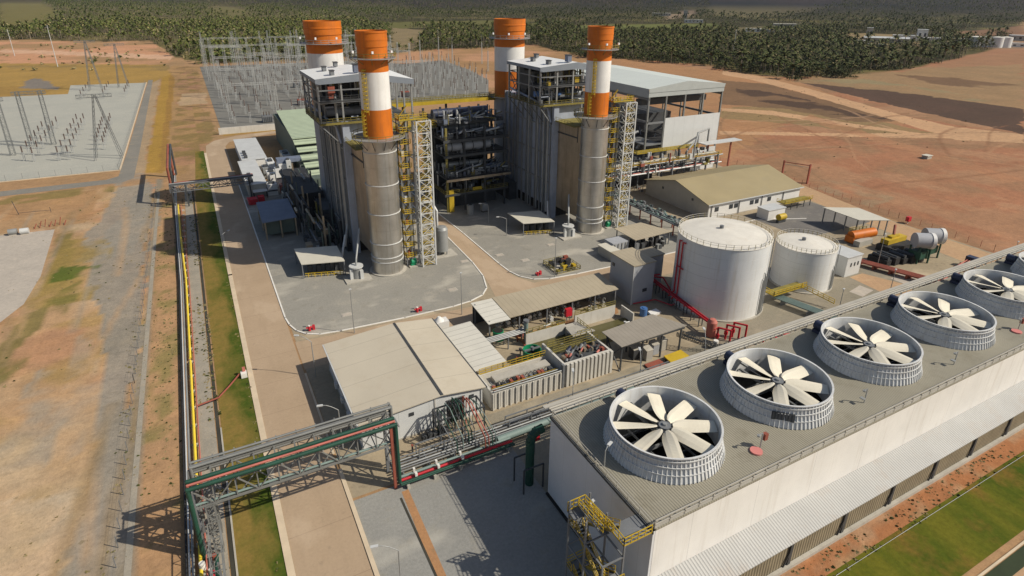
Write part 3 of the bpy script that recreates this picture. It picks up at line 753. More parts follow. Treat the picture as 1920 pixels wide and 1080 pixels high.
def lamp_post(x, y, z, h, ang, label, arm=2.2):
    """curved arm street lamp, the arm pointing along ang (radians)"""
    t = thing('lamp_post', label, 'lamp post', (x, y, z), 'curved arm lamp posts of the plant')
    dx, dy = math.cos(ang), math.sin(ang)
    MB('galvanised').tube((x, y, z), (x, y, z+h*.86), .11, 8, .07).build('pole', t)
    pts = [(x+dx*arm*f, y+dy*arm*f, z+h*.86+h*.14*math.sin(f*math.pi/2)) for f in (0, .2, .45, .75, 1)]
    MB('galvanised').pipe(pts, .055, 6).build('arm', t)
    e = Vector(pts[-1]); b = MB('light_steel').bar(e+Vector((dx*-.1, dy*-.1, .02)), e+Vector((dx*.75, dy*.75, .0)), .34, .16)
    b.use('lamp_glass').bar(e+Vector((dx*.1, dy*.1, -.09)), e+Vector((dx*.6, dy*.6, -.10)), .24, .05); b.build('lamp_head', t)
    return t
lamp_post(36.0, 43.9, TZ, 2.6, R(25), 'short lamp post on the tower deck beside the nearest fan', .7)
lamp_post(31.6, 41.2, 6.0, 5.4, R(15), 'lamp post rising beside the yellow stair tower platform', .8)
for i, (x, l) in enumerate(((40.5, 'lamp post behind the tower near the red box'), (52.5, 'lamp post behind the tower beside the concrete basin'), (65.5, 'lamp post behind the tower beside the grey canopy'))):
    lamp_post(x, 57.5, 0, 15.5, R(60), l, 1.6)

# ---- yellow stair tower at the end wall
st = thing('stair_tower', 'yellow steel stair tower against the shaded end of the cooling tower', 'stair tower', (32, 39, 0))
b = MB('steel_grey')
for x in (29.6, 32.3):
    for y in (35.0, 38.2, 41.4): b.bar((x, y, 0), (x, y, 13.0 if y > 37 or x > 30 else 10), .18)
for z in (3.3, 6.6, 9.9):
    for y in (35.0, 38.2, 41.4): b.bar((29.6, y, z), (32.3, y, z), .16)
    for x in (29.6, 32.3): b.bar((x, 35.0, z), (x, 41.4, z), .16)
b.build('column', st)
for i in range(4):
    z0, z1 = 3.3*i, 3.3*(i+1); y0, y1 = (35.9, 40.4) if i % 2 == 0 else (40.4, 35.9); x = 30.3 if i % 2 == 0 else 31.7
    b = MB('yellow_paint')
    for dx in (-.45, .45): b.use('olive_yellow').bar((x+dx, y0, z0), (x+dx, y1, z1), .08, .28); b.use('yellow_paint').rail([(x+dx, y0, z0+.1), (x+dx, y1, z1+.1)], 1.0, 1.3, .06)
    b.use('steel_dark')
    for j in range(15):
        f = (j+.5)/15; b.box(x-.42, y0+(y1-y0)*f-.13, z0+(z1-z0)*f, x+.42, y0+(y1-y0)*f+.13, z0+(z1-z0)*f+.04)
    b.build('stair_flight', st)
for z, ya, yb in ((3.3, 40.4, 41.5), (6.6, 34.7, 35.9), (9.9, 40.4, 41.5)):
    b = MB('steel_grey').box(29.6, ya, z-.08, 32.4, yb, z); b.use('yellow_paint').rail([(29.6, ya, z), (29.6, yb, z), (32.4, yb, z)] if ya > 38 else [(29.6, yb, z), (29.6, ya, z), (32.4, ya, z)], 1.1, 1.2, .07); b.build('landing', st)
b = MB('steel_grey').box(31.2, 33.9, 13.0, 34.85, 36.6, 13.1); b.use('yellow_paint').rail([(31.2, 36.6, 13.1), (31.2, 33.9, 13.1), (34.8, 33.9, 13.1)], 1.15, .9, .08); b.build('landing', st)
b = MB('steel_grey').box(30.6, 36.6, 12.0, 31.5, 41.2, 12.1); b.use('yellow_paint').rail([(30.6, 41.2, 12.1), (30.6, 36.6, 12.6)], 1.1, 1.0, .07); b.rail([(31.5, 41.2, 12.1), (31.5, 36.6, 12.6)], 1.1, 1.0, .07); b.build('gangway', st)
b = MB('yellow_paint').rail([(29.4, 41.5, 11.6), (31.7, 41.5, 11.6), (31.7, 38.2, 11.6)], 1.3, .8, .08); b.use('steel_grey').box(29.4, 40.2, 11.4, 32.0, 41.6, 11.5); b.build('landing', st)

# ---- green risers at the back corner
t = thing('cooling_water_riser', 'thick dark green riser pipe with elbows at the rear corner of the tower', 'pipe', (34, 57.5, 0))
MB('green_pipe').pipe([(33.6, 57.2, 0), (33.6, 57.2, 7.4), (33.9, 57.2, 8.3), (34.5, 57.2, 8.9), (35.6, 57.2, 9.1)], .62, 16).build('pipe', t)
b = MB('steel_dark')
for x in (31.9, 35.0):
    for y in (55.8, 58.6): b.bar((x, y, 0), (x, y, 4.2), .18)
b.bar((31.9, 55.8, 4.2), (35, 55.8, 4.2), .18); b.bar((31.9, 58.6, 4.2), (35, 58.6, 4.2), .18); b.build('support_frame', t)
t = thing('green_header_pipe', 'fat green water pipe beside the pipe rack behind the tower', 'pipe', (24, 67, 0))
MB('pale_green').tube((33, 66.3, 1.0), (60, 66.9, 1.0), .55, 12).build('pipe', t)
b = MB('concrete')
for i in range(6): b.box(34+i*5, 65.7, 0, 34.4+i*5, 67, .7)
b.build('sleeper', t)
t = thing('fire_hose_box', 'red fire hose box on a thin stand behind the cooling tower corner', 'fire box', (37.2, 62, 0))
MB('steel_grey').bar((37.2, 62, 0), (37.2, 62, 2.6), .12).build('post', t); MB('red_paint').box(36.6, 61.7, 2.6, 37.9, 62.4, 4.0).build('box', t)
# ------------------------------------------------------------------ heat recovery units, stacks, stair towers
def cyl_platform(b, cx, cy, z, r0, r1, rail_mat='galvanised', floor='light_steel'):
    b.use(floor).lathe(cx, cy, [(r0, z), (r1, z), (r1, z+.14), (r0, z+.14)], 36, smooth=False)
    b.use(rail_mat)
    n = 20
    for i in range(n):
        a = 2*math.pi*i/n; b.bar((cx+(r1-.08)*math.cos(a), cy+(r1-.08)*math.sin(a), z), (cx+(r1-.08)*math.cos(a), cy+(r1-.08)*math.sin(a), z+1.25), .09)
    for e in (1.2, .65): b.lathe(cx, cy, [(r1-.12, z+e-.05), (r1-.02, z+e-.05), (r1-.02, z+e+.05), (r1-.12, z+e+.05), (r1-.12, z+e-.05)], 36, smooth=False)
def main_stack(side, dx):
    cx, cy = 36.9+dx, 135.8
    t = thing('exhaust_stack', 'orange and white chimney on a bare metal cylinder, %s' % side, 'chimney', (cx, cy, 0), 'banded chimneys of the plant')
    b = MB('silo_metal')
    b.lathe(cx, cy, [(3.82, .3), (3.82, 33.6), (3.3, 33.9)], 48)
    b.use('light_steel')
    for z in (3.4, 4.6, 8.2, 15.8, 23.0, 30.8): b.lathe(cx, cy, [(3.82, z-.09), (3.98, z-.07), (3.98, z+.07), (3.82, z+.09)], 48)
    b.build('silo', t)
    MB('concrete').cyl(cx, cy, 0, .3, 4.6, 24).build('footing', t)
    b = MB('orange_paint').lathe(cx, cy, [(3.34, 33.9), (3.32, 40.6)], 48); b.build('lower_band', t)
    MB('stack_white').lathe(cx, cy, [(3.32, 40.6), (3.31, 48.8)], 48).build('white_band', t)
    b = MB('orange_paint').lathe(cx, cy, [(3.31, 48.8), (3.30, 54.0), (3.42, 54.1), (3.42, 56.9), (3.52, 57.0), (3.52, 57.4), (3.2, 57.4), (3.05, 50)], 48); b.lathe(cx, cy, [(3.48, 55.5), (3.48, 55.75), (3.42, 55.75)], 48)
    b.use('dark_void').lathe(cx, cy, [(.01, 52), (3.05, 52)], 48); b.build('upper_band', t)
    b = MB(); cyl_platform(b, cx, cy, 51.6, 3.2, 5.1, 'olive_yellow', 'galvanised')
    b.use('olive_yellow')
    for i in range(10):
        a = 2*math.pi*i/10; b.bar((cx+3.2*math.cos(a), cy+3.2*math.sin(a), 50.4), (cx+5*math.cos(a), cy+5*math.sin(a), 51.6), .12)
    b.build('upper_platform', t)
    b = MB(); cyl_platform(b, cx, cy, 33.95, 3.3, 6.1, 'olive_yellow', 'galvanised')
    b.use('steel_dark')
    for i in range(12):
        a = 2*math.pi*i/12; b.bar((cx+3.75*math.cos(a), cy+3.75*math.sin(a), 31.4), (cx+5.9*math.cos(a), cy+5.9*math.sin(a), 33.9), .12)
    b.build('lower_platform', t)
    b = MB('yellow_paint'); a = R(205)
    for z0, z1 in ((34, 40.5), (39.5, 49.5)):
        px, py = cx+3.35*math.cos(a), cy+3.35*math.sin(a)
        tx, ty = -math.sin(a)*.35, math.cos(a)*.35
        for s in (-1, 1): b.bar((px+tx*s, py+ty*s, z0), (px+tx*s, py+ty*s, z1), .07)
        n = int((z1-z0)/.9)
        for i in range(n): b.lathe(px+.42*math.cos(a), py+.42*math.sin(a), [(.44, z0+i*.9+.8), (.50, z0+i*.9+.8), (.50, z0+i*.9+.95)], 8, smooth=False)
        for i in range(5):
            q = a-1.0+2.0*i/4; b.bar((px+.42*math.cos(a)+.46*math.cos(q), py+.42*math.sin(a)+.46*math.sin(q), z0+.8), (px+.42*math.cos(a)+.46*math.cos(q), py+.42*math.sin(a)+.46*math.sin(q), z1), .06)
        a += R(14)
    b.build('ladder_cage', t)
    b = MB('lamp_glass')
    for q in (200, 255, 310): b.cbox(cx+5.0*math.cos(R(q)), cy+5.0*math.sin(R(q)), 52.9, .4, .4, .5)
    b.build('warning_lamp', t)
def bypass_stack(side, dx):
    cx, cy = 36.9+dx, 187.5
    t = thing('bypass_stack', 'wider orange and white rear chimney, %s' % side, 'chimney', (cx, cy, 0), 'banded chimneys of the plant')
    MB('wall_grey').lathe(cx, cy, [(5.3, 0), (5.3, 32.0)], 48).build('base_drum', t)
    MB('orange_paint').lathe(cx, cy, [(5.1, 32), (5.1, 40.8)], 48).build('lower_band', t)
    MB('stack_white').lathe(cx, cy, [(5.1, 40.8), (5.1, 48.6)], 48).build('white_band', t)
    b = MB('orange_paint').lathe(cx, cy, [(5.1, 48.6), (5.1, 53.6), (5.3, 53.7), (5.3, 55.3), (5.42, 55.4), (5.42, 55.6), (5.3, 55.7), (5.3, 57.4), (5.0, 57.4), (4.8, 51)], 48)
    b.use('dark_void').lathe(cx, cy, [(.01, 53), (4.8, 53)], 48); b.build('upper_band', t)
    b = MB(); cyl_platform(b, cx, cy, 51.2, 5.1, 6.9, 'galvanised', 'galvanised'); b.build('upper_platform', t)
    b = MB('light_steel'); cyl_platform(b, cx, cy, 32.0, 5.2, 7.2, 'olive_yellow', 'steel_dark'); b.build('lower_platform', t)
    b = MB('lamp_glass')
    for q in (190, 240, 290): b.cbox(cx+6.8*math.cos(R(q)), cy+6.8*math.sin(R(q)), 52.6, .45, .45, .6)
    b.build('warning_lamp', t)

def boiler(side, dx, seed):
    r = random.Random(seed)
    t = thing('heat_recovery_boiler', 'blue grey boiler block under a pale roof, %s' % side, 'boiler', (36.9+dx, 165, 0), 'boiler blocks of the plant')
    X0, X1, Y0, Y1 = 32.2+dx, 41.6+dx, 150.3, 181.0
    b = MB('casing_blue').box(X0, Y0, 3.2, X1, Y1, 35.0)
    b.build('casing', t)
    b = MB('galvanised')
    n = 11
    for i in range(n):
        y = Y0+.5+(Y1-Y0-1)*i/(n-1)
        b.box(X0-.55, y-.16, .1, X0-.02, y+.16, 35.2); b.box(X1+.02, y-.16, .1, X1+.5, y+.16, 35.2)
    for z in (11, 19.5, 28): b.box(X0-.4, Y0+.1, z, X0-.03, Y1-.1, z+.3)
    b.build('stiffener', t)
    b = MB('casing_blue').box(X0-.5, Y0-1.2, .05, X0+1.2, Y0-.03, 35.3); b.build('corner_panel', t)
    # outlet duct narrowing towards the stack
    b = MB('duct_metal')
    z0, z1 = 3.8, 30.4; P = [(X0+1.2, Y0-.5), (X1, Y0-.5), (40.0+dx, 138.0), (33.9+dx, 138.0)]
    vs = [(*p, z0) for p in P]+[(*p, z1) for p in P]
    b.add(vs, [(0, 1, 2, 3), (7, 6, 5, 4), (0, 4, 5, 1), (1, 5, 6, 2), (3, 2, 6, 7), (0, 3, 7, 4)])
    b.use('steel_dark')
    b.bar((X0+1.0, Y0-.6, 27.2), (33.8+dx, 139.5, 27.2), .22, .34); b.bar((33.8+dx, 139.5, 25.9), (33.8+dx, 139.5, 30.4), .2, .2); b.build('outlet_duct', t)
    b = MB('olive_yellow').box(X0-.2, 139, 30.45, X1+.2, Y0-.1, 30.6); b.rail([(X0, Y0, 30.6), (X0, 139.5, 30.6)], 1.1, 1.6, .07); b.build('duct_platform', t)
    # roof house
    RX0, RX1, RXM, RY0, RY1 = 26.2+dx, 50.4+dx, 38.6+dx, 148.4, 168.6
    ze0, ze1, zm = 46.0, 44.9, 47.0
    b = MB('roof_light'); b.slab([(RX0, RY0, ze0), (RXM, RY0, zm), (RXM, RY1, zm), (RX0, RY1, ze0)], .35); b.slab([(RXM+.01, RY0, zm), (RX1, RY0, ze1), (RX1, RY1, ze1), (RXM+.01, RY1, zm)], .35)
    b.build('roof', t)
    b = MB('fascia_blue')
    b.add([(RX0, RY0-.05, ze0-1.3), (RXM, RY0-.05, zm-1.9), (RX1, RY0-.05, ze1-1.3), (RX1, RY0-.05, ze1), (RXM, RY0-.05, zm), (RX0, RY0-.05, ze0)], [(0, 1, 4, 5), (1, 2, 3, 4)])
    b.add([(RX0-.05, RY0, ze0-.9), (RX0-.05, RY1, ze0-.9), (RX0-.05, RY1, ze0), (RX0-.05, RY0, ze0)], [(0, 3, 2, 1)]); b.build('fascia', t)
    for i, (x, y) in enumerate(((31, 152), (31, 161), (35, 166), (46, 165), (36.5, 150.2))):
        zz = ze0+(x-26.2)/12.4*1.4 if x < 38.6 else ze1+(50.4-x)/11.8*2.5
        b = MB('steel_grey' if i < 4 else 'blue_roof'); w = .9 if i < 4 else 1.3
        b.cbox(x+dx, y, zz-.1, w, 1.6, 1.0 if i < 4 else 1.8); b.use('steel_dark').cbox(x+dx, y, zz+(.9 if i < 4 else 1.7), w+.3, 1.9, .15); b.build('roof_vent', t)
    for x in (26.7, 32.2, 37.6, 44.2, 49.8):
        for y in ((149.0, 155.3, 161.7, 168.0) if x in (26.7, 49.8) else (149.0, 168.0)):
            zt = 45.5 if x != 49.8 else 44.4
            zb = 34.6 if x < 49 else 0
            MB('galvanised').bar((x+dx, y, zb), (x+dx, y, zt), .42, .42).build('column', t)
    b = MB('steel_grey')
    for z in (40.3, 43.2):
        for y in (149.0, 168.0): b.bar((26.7+dx, y, z), (44.2+dx, y, z), .28)
        for x in (26.7, 44.2): b.bar((x+dx, 149, z), (x+dx, 168, z), .28)
    for x0, x1 in ((26.7, 32.2), (37.6, 44.2)): b.bar((x0+dx, 168, 36), (x1+dx, 168, 43), .2); b.bar((x1+dx, 168, 36), (x0+dx, 168, 43), .2)
    for y0, y1 in ((149, 155.3), (161.7, 168)): b.bar((26.7+dx, y0, 36), (26.7+dx, y1, 43), .2)
    for y in (149.0, 155.3, 161.7, 168.0): b.bar((26.7+dx, y, 34.8), (31.9+dx, max(150.6, y), 29.0), .28); b.bar((26.7+dx, y, 34.8), (32+dx, max(150.6, y), 34.8), .3)
    for z in (8, 16, 24, 31): b.bar((49.8+dx, 149, z), (49.8+dx, 168, z), .25)
    b.build('bracing', t)
    for z, x1 in ((35.1, 50.0), (40.5, 44.0)):
        b = MB('steel_dark').box(26.4+dx, 148.6, z, x1+dx, 168.3, z+.18)
        b.use('olive_yellow').rail([(26.5+dx, 168.2, z+.2), (26.5+dx, 148.7, z+.2), (x1+dx, 148.7, z+.2)], 1.15, 1.5, .09); b.use('olive_yellow').box(26.4+dx, 148.5, z-.15, x1+dx, 148.58, z+.25)
        if z > 39: b = MB('steel_dark').rail([(26.5+dx, 148.9, z+.2), (44+dx, 148.9, z+.2)], 1.1, 2, .09).box(26.6+dx, 148.7, z, 44+dx, 156.4, z+.2)
        b.build('floor', t)
    for y, z, rr in ((153.5, 37.3, 1.15), (160, 37.5, 1.25), (165.5, 37.2, 1.0)):
        MB('steel_grey').tube((29+dx, y, z), (43.5+dx, y, z), rr, 16).build('steam_drum', t)
    cl = Clutter(t, 36)
    for i in range(64):
        x, y, z = r.uniform(27.5, 43), r.uniform(149.4, 156), r.uniform(35.3, 43)
        k = r.random()
        if k < .45: h = r.uniform(2, 7); cl.new('riser', r.choice(['light_steel', 'steel_grey', 'galvanised', 'olive_yellow', 'galvanised']), h).tube((x+dx, y, z), (x+dx, y, min(45, z+h)), r.uniform(.12, .3), 6)
        elif k < .75: h = r.uniform(1, 5); cl.new('pipe', r.choice(['light_steel', 'galvanised', 'olive_yellow', 'galvanised', 'casing_blue']), h).tube((x+dx, y, z), (x+dx+h, y, z), r.uniform(.12, .28), 6)
        else: h = r.uniform(.5, 1.6); cl.new('cabinet', r.choice(['yellow_paint', 'blue_paint', 'steel_grey', 'rust_red', 'steel_dark', 'steel_dark']), h*2).cbox(x+dx, y, z, h, r.uniform(.5, 1.5), r.uniform(.5, 1.6))
    cl.done()
    b = MB('steel_dark').box(29+dx, 156.5, 35.4, 43.6+dx, 167.6, 43.8); b.use('steel_dark').box(28.6+dx, 162, 43.8, 40+dx, 167, 45); b.build('dark_house_infill', t)  # dark block added so the open roof house reads dark inside
    # side pipes of the shaded face
    for y, zt, rr in ((151.2, 42, .34), (153.8, 33, .26), (157.6, 30, .30), (163.0, 33, .26), (171.5, 31, .24)):
        MB('galvanised' if rr > .25 else 'steel_grey').pipe([(31.0+dx, y, zt), (31.0+dx, y, 8.0), (29.2+dx, y-3.0, 3.0)] if y < 152 else [(31.2+dx, y, zt), (31.2+dx, y, 1.0)], rr, 8).build('downcomer', t)
    MB('casing_blue').pipe([(27.0+dx, 168, 38), (28.6+dx, 158, 36.2), (30.6+dx, 151.0, 34.0), (31.2+dx, 150, 30)], .32, 8).build('downcomer', t)
    MB('steel_dark').box(28.5+dx, 171, 0.05, 31.4+dx, 183, 6).build('fuel_skid', t)
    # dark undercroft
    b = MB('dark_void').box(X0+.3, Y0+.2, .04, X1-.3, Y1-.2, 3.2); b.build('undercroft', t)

def stair_tower(side, dx):
    cx, cy = 47.0+dx, 134.6
    t = thing('lattice_stair_tower', 'grey lattice stair tower with yellow rails, %s' % side, 'stair tower', (cx, cy, 0), 'lattice stair towers of the plant')
    w, d, H = 3.5, 3.0, 37.2
    P = [(cx-w/2, cy-d/2), (cx+w/2, cy-d/2), (cx+w/2, cy+d/2), (cx-w/2, cy+d/2)]
    for p in P: MB('light_steel').bar((*p, 0), (*p, H), .34, .34).build('column', t)
    b = MB('light_steel'); nb = 13
    for i in range(nb):
        z0, z1 = H*i/nb, H*(i+1)/nb
        for k in range(4):
            a, c = P[k], P[(k+1) % 4]; b.bar((*a, z1), (*c, z1), .20)
            b.bar((*(a if i % 2 else c), z0), (*(c if i % 2 else a), z1), .13)
            if k != 2: b.bar((*(c if i % 2 else a), z0), (*(a if i % 2 else c), z1), .10)
    b.build('bracing', t)
    b = MB('olive_yellow')
    for i in range(nb):
        z0, z1 = H*i/nb, H*(i+1)/nb; zm = (z0+z1)/2
        b.bar((cx-w/2+.4, cy-.5, z0), (cx+w/2-.4, cy-.5, zm), .7, .12); b.bar((cx+w/2-.4, cy+.5, zm), (cx-w/2+.4, cy+.5, z1), .7, .12)
        b.box(cx-w/2+.1, cy-d/2+.2, z1-.1, cx-w/2+.9, cy+d/2-.2, z1)
    b.use('yellow_paint')
    for i in range(nb):
        z0, z1 = H*i/nb, H*(i+1)/nb; zm = (z0+z1)/2
        for e in (.6, 1.1): b.bar((cx-w/2+.4, cy-.9, z0+e), (cx+w/2-.4, cy-.9, zm+e), .08); b.bar((cx-w/2+.2, cy-d/2, z0+e), (cx+w/2-.2, cy-d/2, z0+e), .08)
        b.bar((cx+w/2-.1, cy-d/2+.2, zm+.9), (cx+w/2-.1, cy+d/2-.2, zm+.9), .1)
    b.build('stair_flight', t)
    # second, darker stair and pipe bank between the tower and the stack
    sx = cx-4.2
    b = MB('steel_grey')
    for x in (sx-1.0, sx+1.0):
        for y in (cy+.6, cy+3.0): b.bar((x, y, 0), (x, y, 37.8), .22)
    for i in range(13):
        z = 2.9*(i+1)
        b.bar((sx-1, cy+.6, z-2.9), (sx+1, cy+.6, z), .12); b.bar((sx-1, cy+.6, z), (sx+1, cy+.6, z), .14)
    b.build('service_frame', t)
    rr = random.Random(int(dx)+4)
    for i in range(13):
        z = 2.9*(i+1)
        b = MB('steel_grey').box(sx-1.1, cy+.2, z-.08, sx+1.3, cy+3.2, z); b.use('yellow_paint')
        b.rail([(sx-1.3, cy+2.5, z), (sx-1.3, cy-.1, z), (sx+1.3, cy-.1, z)], 1.1, .9, .11); b.bar((sx-1.2, cy+1.4, z), (sx+1.2, cy+1.4, z+2.85), .5, .12)
        b.use(rr.choice(['rust_red', 'light_steel', 'steel_dark'])).cbox(sx+rr.uniform(-.7, .7), cy+.7, z-.01, .7, .6, rr.uniform(.6, 1.6))
        if i % 3 == 0: b.use('galvanised').bar((sx+1.2, cy+.4, z), (cx-w/2, cy+.4, z), .25, .4)
        b.build('service_landing', t)
    MB('galvanised').pipe([(sx+.3, cy+.2, 0), (sx+.3, cy+.2, 36)], .22, 8).build('riser', t)
    b = MB('yellow_paint')
    b.rail([(cx-5.5, cy-.6, 37.6), (cx+1.4, cy-.6, 37.6), (cx+1.4, cy+2.5, 37.6)], 1.2, 1.2, .11); b.use('olive_yellow').box(cx-5.6, cy-.7, 37.4, cx+1.6, cy+2.6, 37.6)
    b.build('top_landing', t)

for side, dx, sd in (('in the boiler unit beside the road', 0.0, 3), ('in the boiler unit beside the tanks', 61.2, 5)):
    main_stack(side, dx); bypass_stack(side, dx); boiler(side, dx, sd); stair_tower(side, dx)
    # blowdown canopy and equipment at the foot
    s2 = side
    t = thing('sampling_shelter', 'low cream roofed shelter with yellow rails, %s' % s2, 'shelter', (21.5+dx, 144.5, 0), 'sampling shelters at the boiler feet')
    if dx == 0: Q = [(16.7, 149.8, 4.2), (16.8, 139.8, 3.9), (26.6, 137.2, 3.9), (26.9, 147.0, 4.2)]
    else: Q = [(77.9, 149.4, 4.2), (78.2, 140.2, 3.9), (87.2, 137.6, 3.9), (87.6, 147, 4.2)]
    MB('roof_pale').slab(Q, .18).build('roof', t)
    for q in Q: MB('steel_grey').bar((q[0]*.97+.03*(21.5+dx), q[1]*.97+4.3, 0), (q[0]*.97+.03*(21.5+dx), q[1]*.97+4.3, q[2]-.1), .22).build('post', t)
    cx0, cy0 = Q[1][0]+.6, Q[1][1]+.5
    b = MB('yellow_paint')
    e = Q[2]; n = 12
    for i in range(n+1):
        f = i/n; b.use('yellow_paint' if i % 2 else 'steel_dark').bar((cx0+(e[0]-.5-cx0)*f, cy0+(e[1]+.5-cy0)*f, 0), (cx0+(e[0]-.5-cx0)*f, cy0+(e[1]+.5-cy0)*f, 1.1), .14)
    for zz in (1.1, .6): b.use('yellow_paint').bar((cx0, cy0, zz), (e[0]-.5, e[1]+.5, zz), .13)
    b.build('guard_rail', t)
    b = MB('steel_dark')
    for i in range(4): b.cbox(cx0+1.6+i*2.1, cy0+2.5-.5*i, 0, 1.2, 1.4, 2.0)
    b.build('sample_panel', t)
    MB('light_steel').pipe([(29.4+dx, 147.5, 6.5), (27.2+dx, 143.5, 2.2)], .28, 8).build('drain_pipe', t)
    bx, by = (28.6, 134.4) if dx == 0 else (89.8, 134.4)
    t = thing('blowdown_tank', 'squat pale steel vessel with slanting pipe, %s' % s2, 'vessel', (bx, by, 0), 'blowdown vessels at the stack feet')
    MB('concrete').cbox(bx, by-.4, .02, 6.2, 4.6, .3).build('slab', t)
    b = MB('galvanised').cyl(bx, by, .3, 3.1, 1.35, 20); b.use('light_steel').cyl(bx, by, 3.1, 3.4, 1.7, 20); b.cbox(bx+.9, by-1.3, .3, .8, .8, 2.2); b.cbox(bx-1.4, by-.6, .3, .7, .7, 2.6); b.build('vessel', t)
    MB('galvanised').pipe([(bx, by, 3.4), (bx+.3, by+.5, 5), (bx+2.6, by+4.4, 11)], .26, 8).build('pipe', t)
    gx = 43.2+dx
    t = thing('green_pump', 'small bright green pump set, %s' % s2, 'pump', (gx, 135.5, 0), 'green pump sets at the stack feet')
    MB('concrete').cbox(gx, 135.0, .02, 2.4, 2.4, .35).build('plinth', t)
    b = MB('green_tank').tube((gx-.5, 135.0, 1.3), (gx+.8, 135.0, 1.3), .75, 12); b.cbox(gx, 135, .35, 1.3, 1.2, 1.0); b.build('casing', t)
# ------------------------------------------------------------------ buildings and tanks
def gable(t, x0, x1, y0, y1, ze, zr, xr=None, yr=None, wall='wall_panel', roof='roof_beige', over=.5, base='concrete', thick=.16):
    """gabled shed; ridge along Y at xr or along X at yr"""
    b = MB(wall)
    if xr is not None:
        for y in (y0, y1):
            b.add([(x0, y, .3), (x1, y, .3), (x1, y, ze), (xr, y, zr), (x0, y, ze)], [(0, 1, 2, 3, 4) if y == y0 else (4, 3, 2, 1, 0)])
        b.quad((x0, y1, .3), (x0, y0, .3), (x0, y0, ze), (x0, y1, ze)); b.quad((x1, y0, .3), (x1, y1, .3), (x1, y1, ze), (x1, y0, ze))
        b.build('wall', t)
        b = MB(roof); k = (zr-ze)/(xr-x0); k2 = (zr-ze)/(x1-xr)
        b.slab([(x0-over, y0-over, ze-k*over+.12), (xr, y0-over, zr+.12), (xr, y1+over, zr+.12), (x0-over, y1+over, ze-k*over+.12)], thick)
        b.slab([(xr+.01, y0-over, zr+.12), (x1+over, y0-over, ze-k2*over+.12), (x1+over, y1+over, ze-k2*over+.12), (xr+.01, y1+over, zr+.12)], thick)
        rf = b.build('roof', t)
        b = MB('steel_dark').box(xr-.22, y0-over, zr+.125, xr+.22, y1+over, zr+.19); b.use('light_steel').box(x0-over-.22, y0-over, ze-k*over-.12, x0-over-.01, y1+over, ze-k*over+.10); b.use('steel_dark').box(x1+over+.01, y0-over, ze-k2*over-.12, x1+over+.25, y1+over, ze-k2*over+.10)
        b.build('gutter', rf)
    else:
        for x in (x0, x1):
            b.add([(x, y0, .3), (x, y1, .3), (x, y1, ze), (x, yr, zr), (x, y0, ze)], [(4, 3, 2, 1, 0) if x == x0 else (0, 1, 2, 3, 4)])
        b.quad((x0, y0, .3), (x1, y0, .3), (x1, y0, ze), (x0, y0, ze)); b.quad((x1, y1, .3), (x0, y1, .3), (x0, y1, ze), (x1, y1, ze))
        b.build('wall', t)
        b = MB(roof); k = (zr-ze)/(yr-y0)
        b.slab([(x0-over, y0-over, ze-k*over+.12), (x1+over, y0-over, ze-k*over+.12), (x1+over, yr, zr+.12), (x0-over, yr, zr+.12)], thick)
        b.slab([(x0-over, yr+.01, zr+.12), (x1+over, yr+.01, zr+.12), (x1+over, y1+over, ze-k*over+.12), (x0-over, y1+over, ze-k*over+.12)], thick)
        rf = b.build('roof', t)
        MB('light_steel').box(x0-over, y0-over-.25, ze-k*over-.15, x1+over, y0-over-.01, ze-k*over+.10).build('gutter', rf)
    MB(base).box(x0-.1, y0-.1, 0, x1+.1, y1+.1, .3).build('plinth', t)

# warehouse by the road
t = thing('warehouse', 'low cream roofed warehouse with pale walls beside the long road and the pipe bridge', 'warehouse', (24, 86, 0))
gable(t, 14.3, 34.2, 74.3, 98.2, 5.35, 6.25, xr=27.1)
b = MB('concrete_wall').box(25.9, 74.18, .3, 26.1, 74.28, 6.0); b.use('light_steel').box(33.95, 74.15, .2, 34.2, 74.28, 5.0); b.build('downpipe', t)
b = MB('window_dark').box(21.7, 74.2, 3.9, 22.5, 74.29, 4.5); b.build('vent', t)
b = MB('window_dark').box(31.9, 74.2, 3.7, 32.7, 74.29, 4.4); b.build('vent', t)
b = MB('dark_void').box(28.0, 74.2, .35, 31.0, 74.29, 4.6); b.use('steel_grey').box(27.9, 74.15, 4.6, 31.1, 74.29, 4.75); b.build('doorway', t)
for i in range(3): MB('light_steel').cbox(14.0, 82+i*4.5, 1.0, .5, 1.1, .9).build('air_conditioner', t)
t = thing('lean_to', 'white sheet roofed lean-to along the side of the warehouse by the road', 'shelter', (38.5, 88, 0))
MB('roof_white').slab([(35.0, 80.4, 4.0), (41.9, 80.4, 4.2), (41.9, 96.2, 4.2), (35.0, 96.2, 4.0)], .12).build('roof', t)
for y in (81, 86, 91, 95.6):
    MB('steel_grey').bar((41.5, y, 0), (41.5, y, 4.05), .2).build('post', t)
MB('steel_dark').box(35.2, 95.9, .05, 41.5, 96, 3.8).build('back_screen', t)
t = thing('lime_silo', 'small white conical storage hopper behind the lean-to', 'hopper', (37.5, 101.5, 0))
b = MB('wall_white').box(36.2, 100.8, 0, 39.2, 102.8, 2.6); b.lathe(35.4, 101.5, [(1.0, .2), (1.0, 2.2), (.01, 2.9)], 14); b.lathe(37.4, 101.8, [(1.0, 2.6), (.3, 3.5), (.01, 3.5)], 14); b.build('body', t)
b = MB('galvanised').bar((34.6, 100.6, 0), (34.6, 100.6, 2), .15); b.bar((36, 100.6, 0), (36, 100.6, 2), .15); b.build('leg', t)

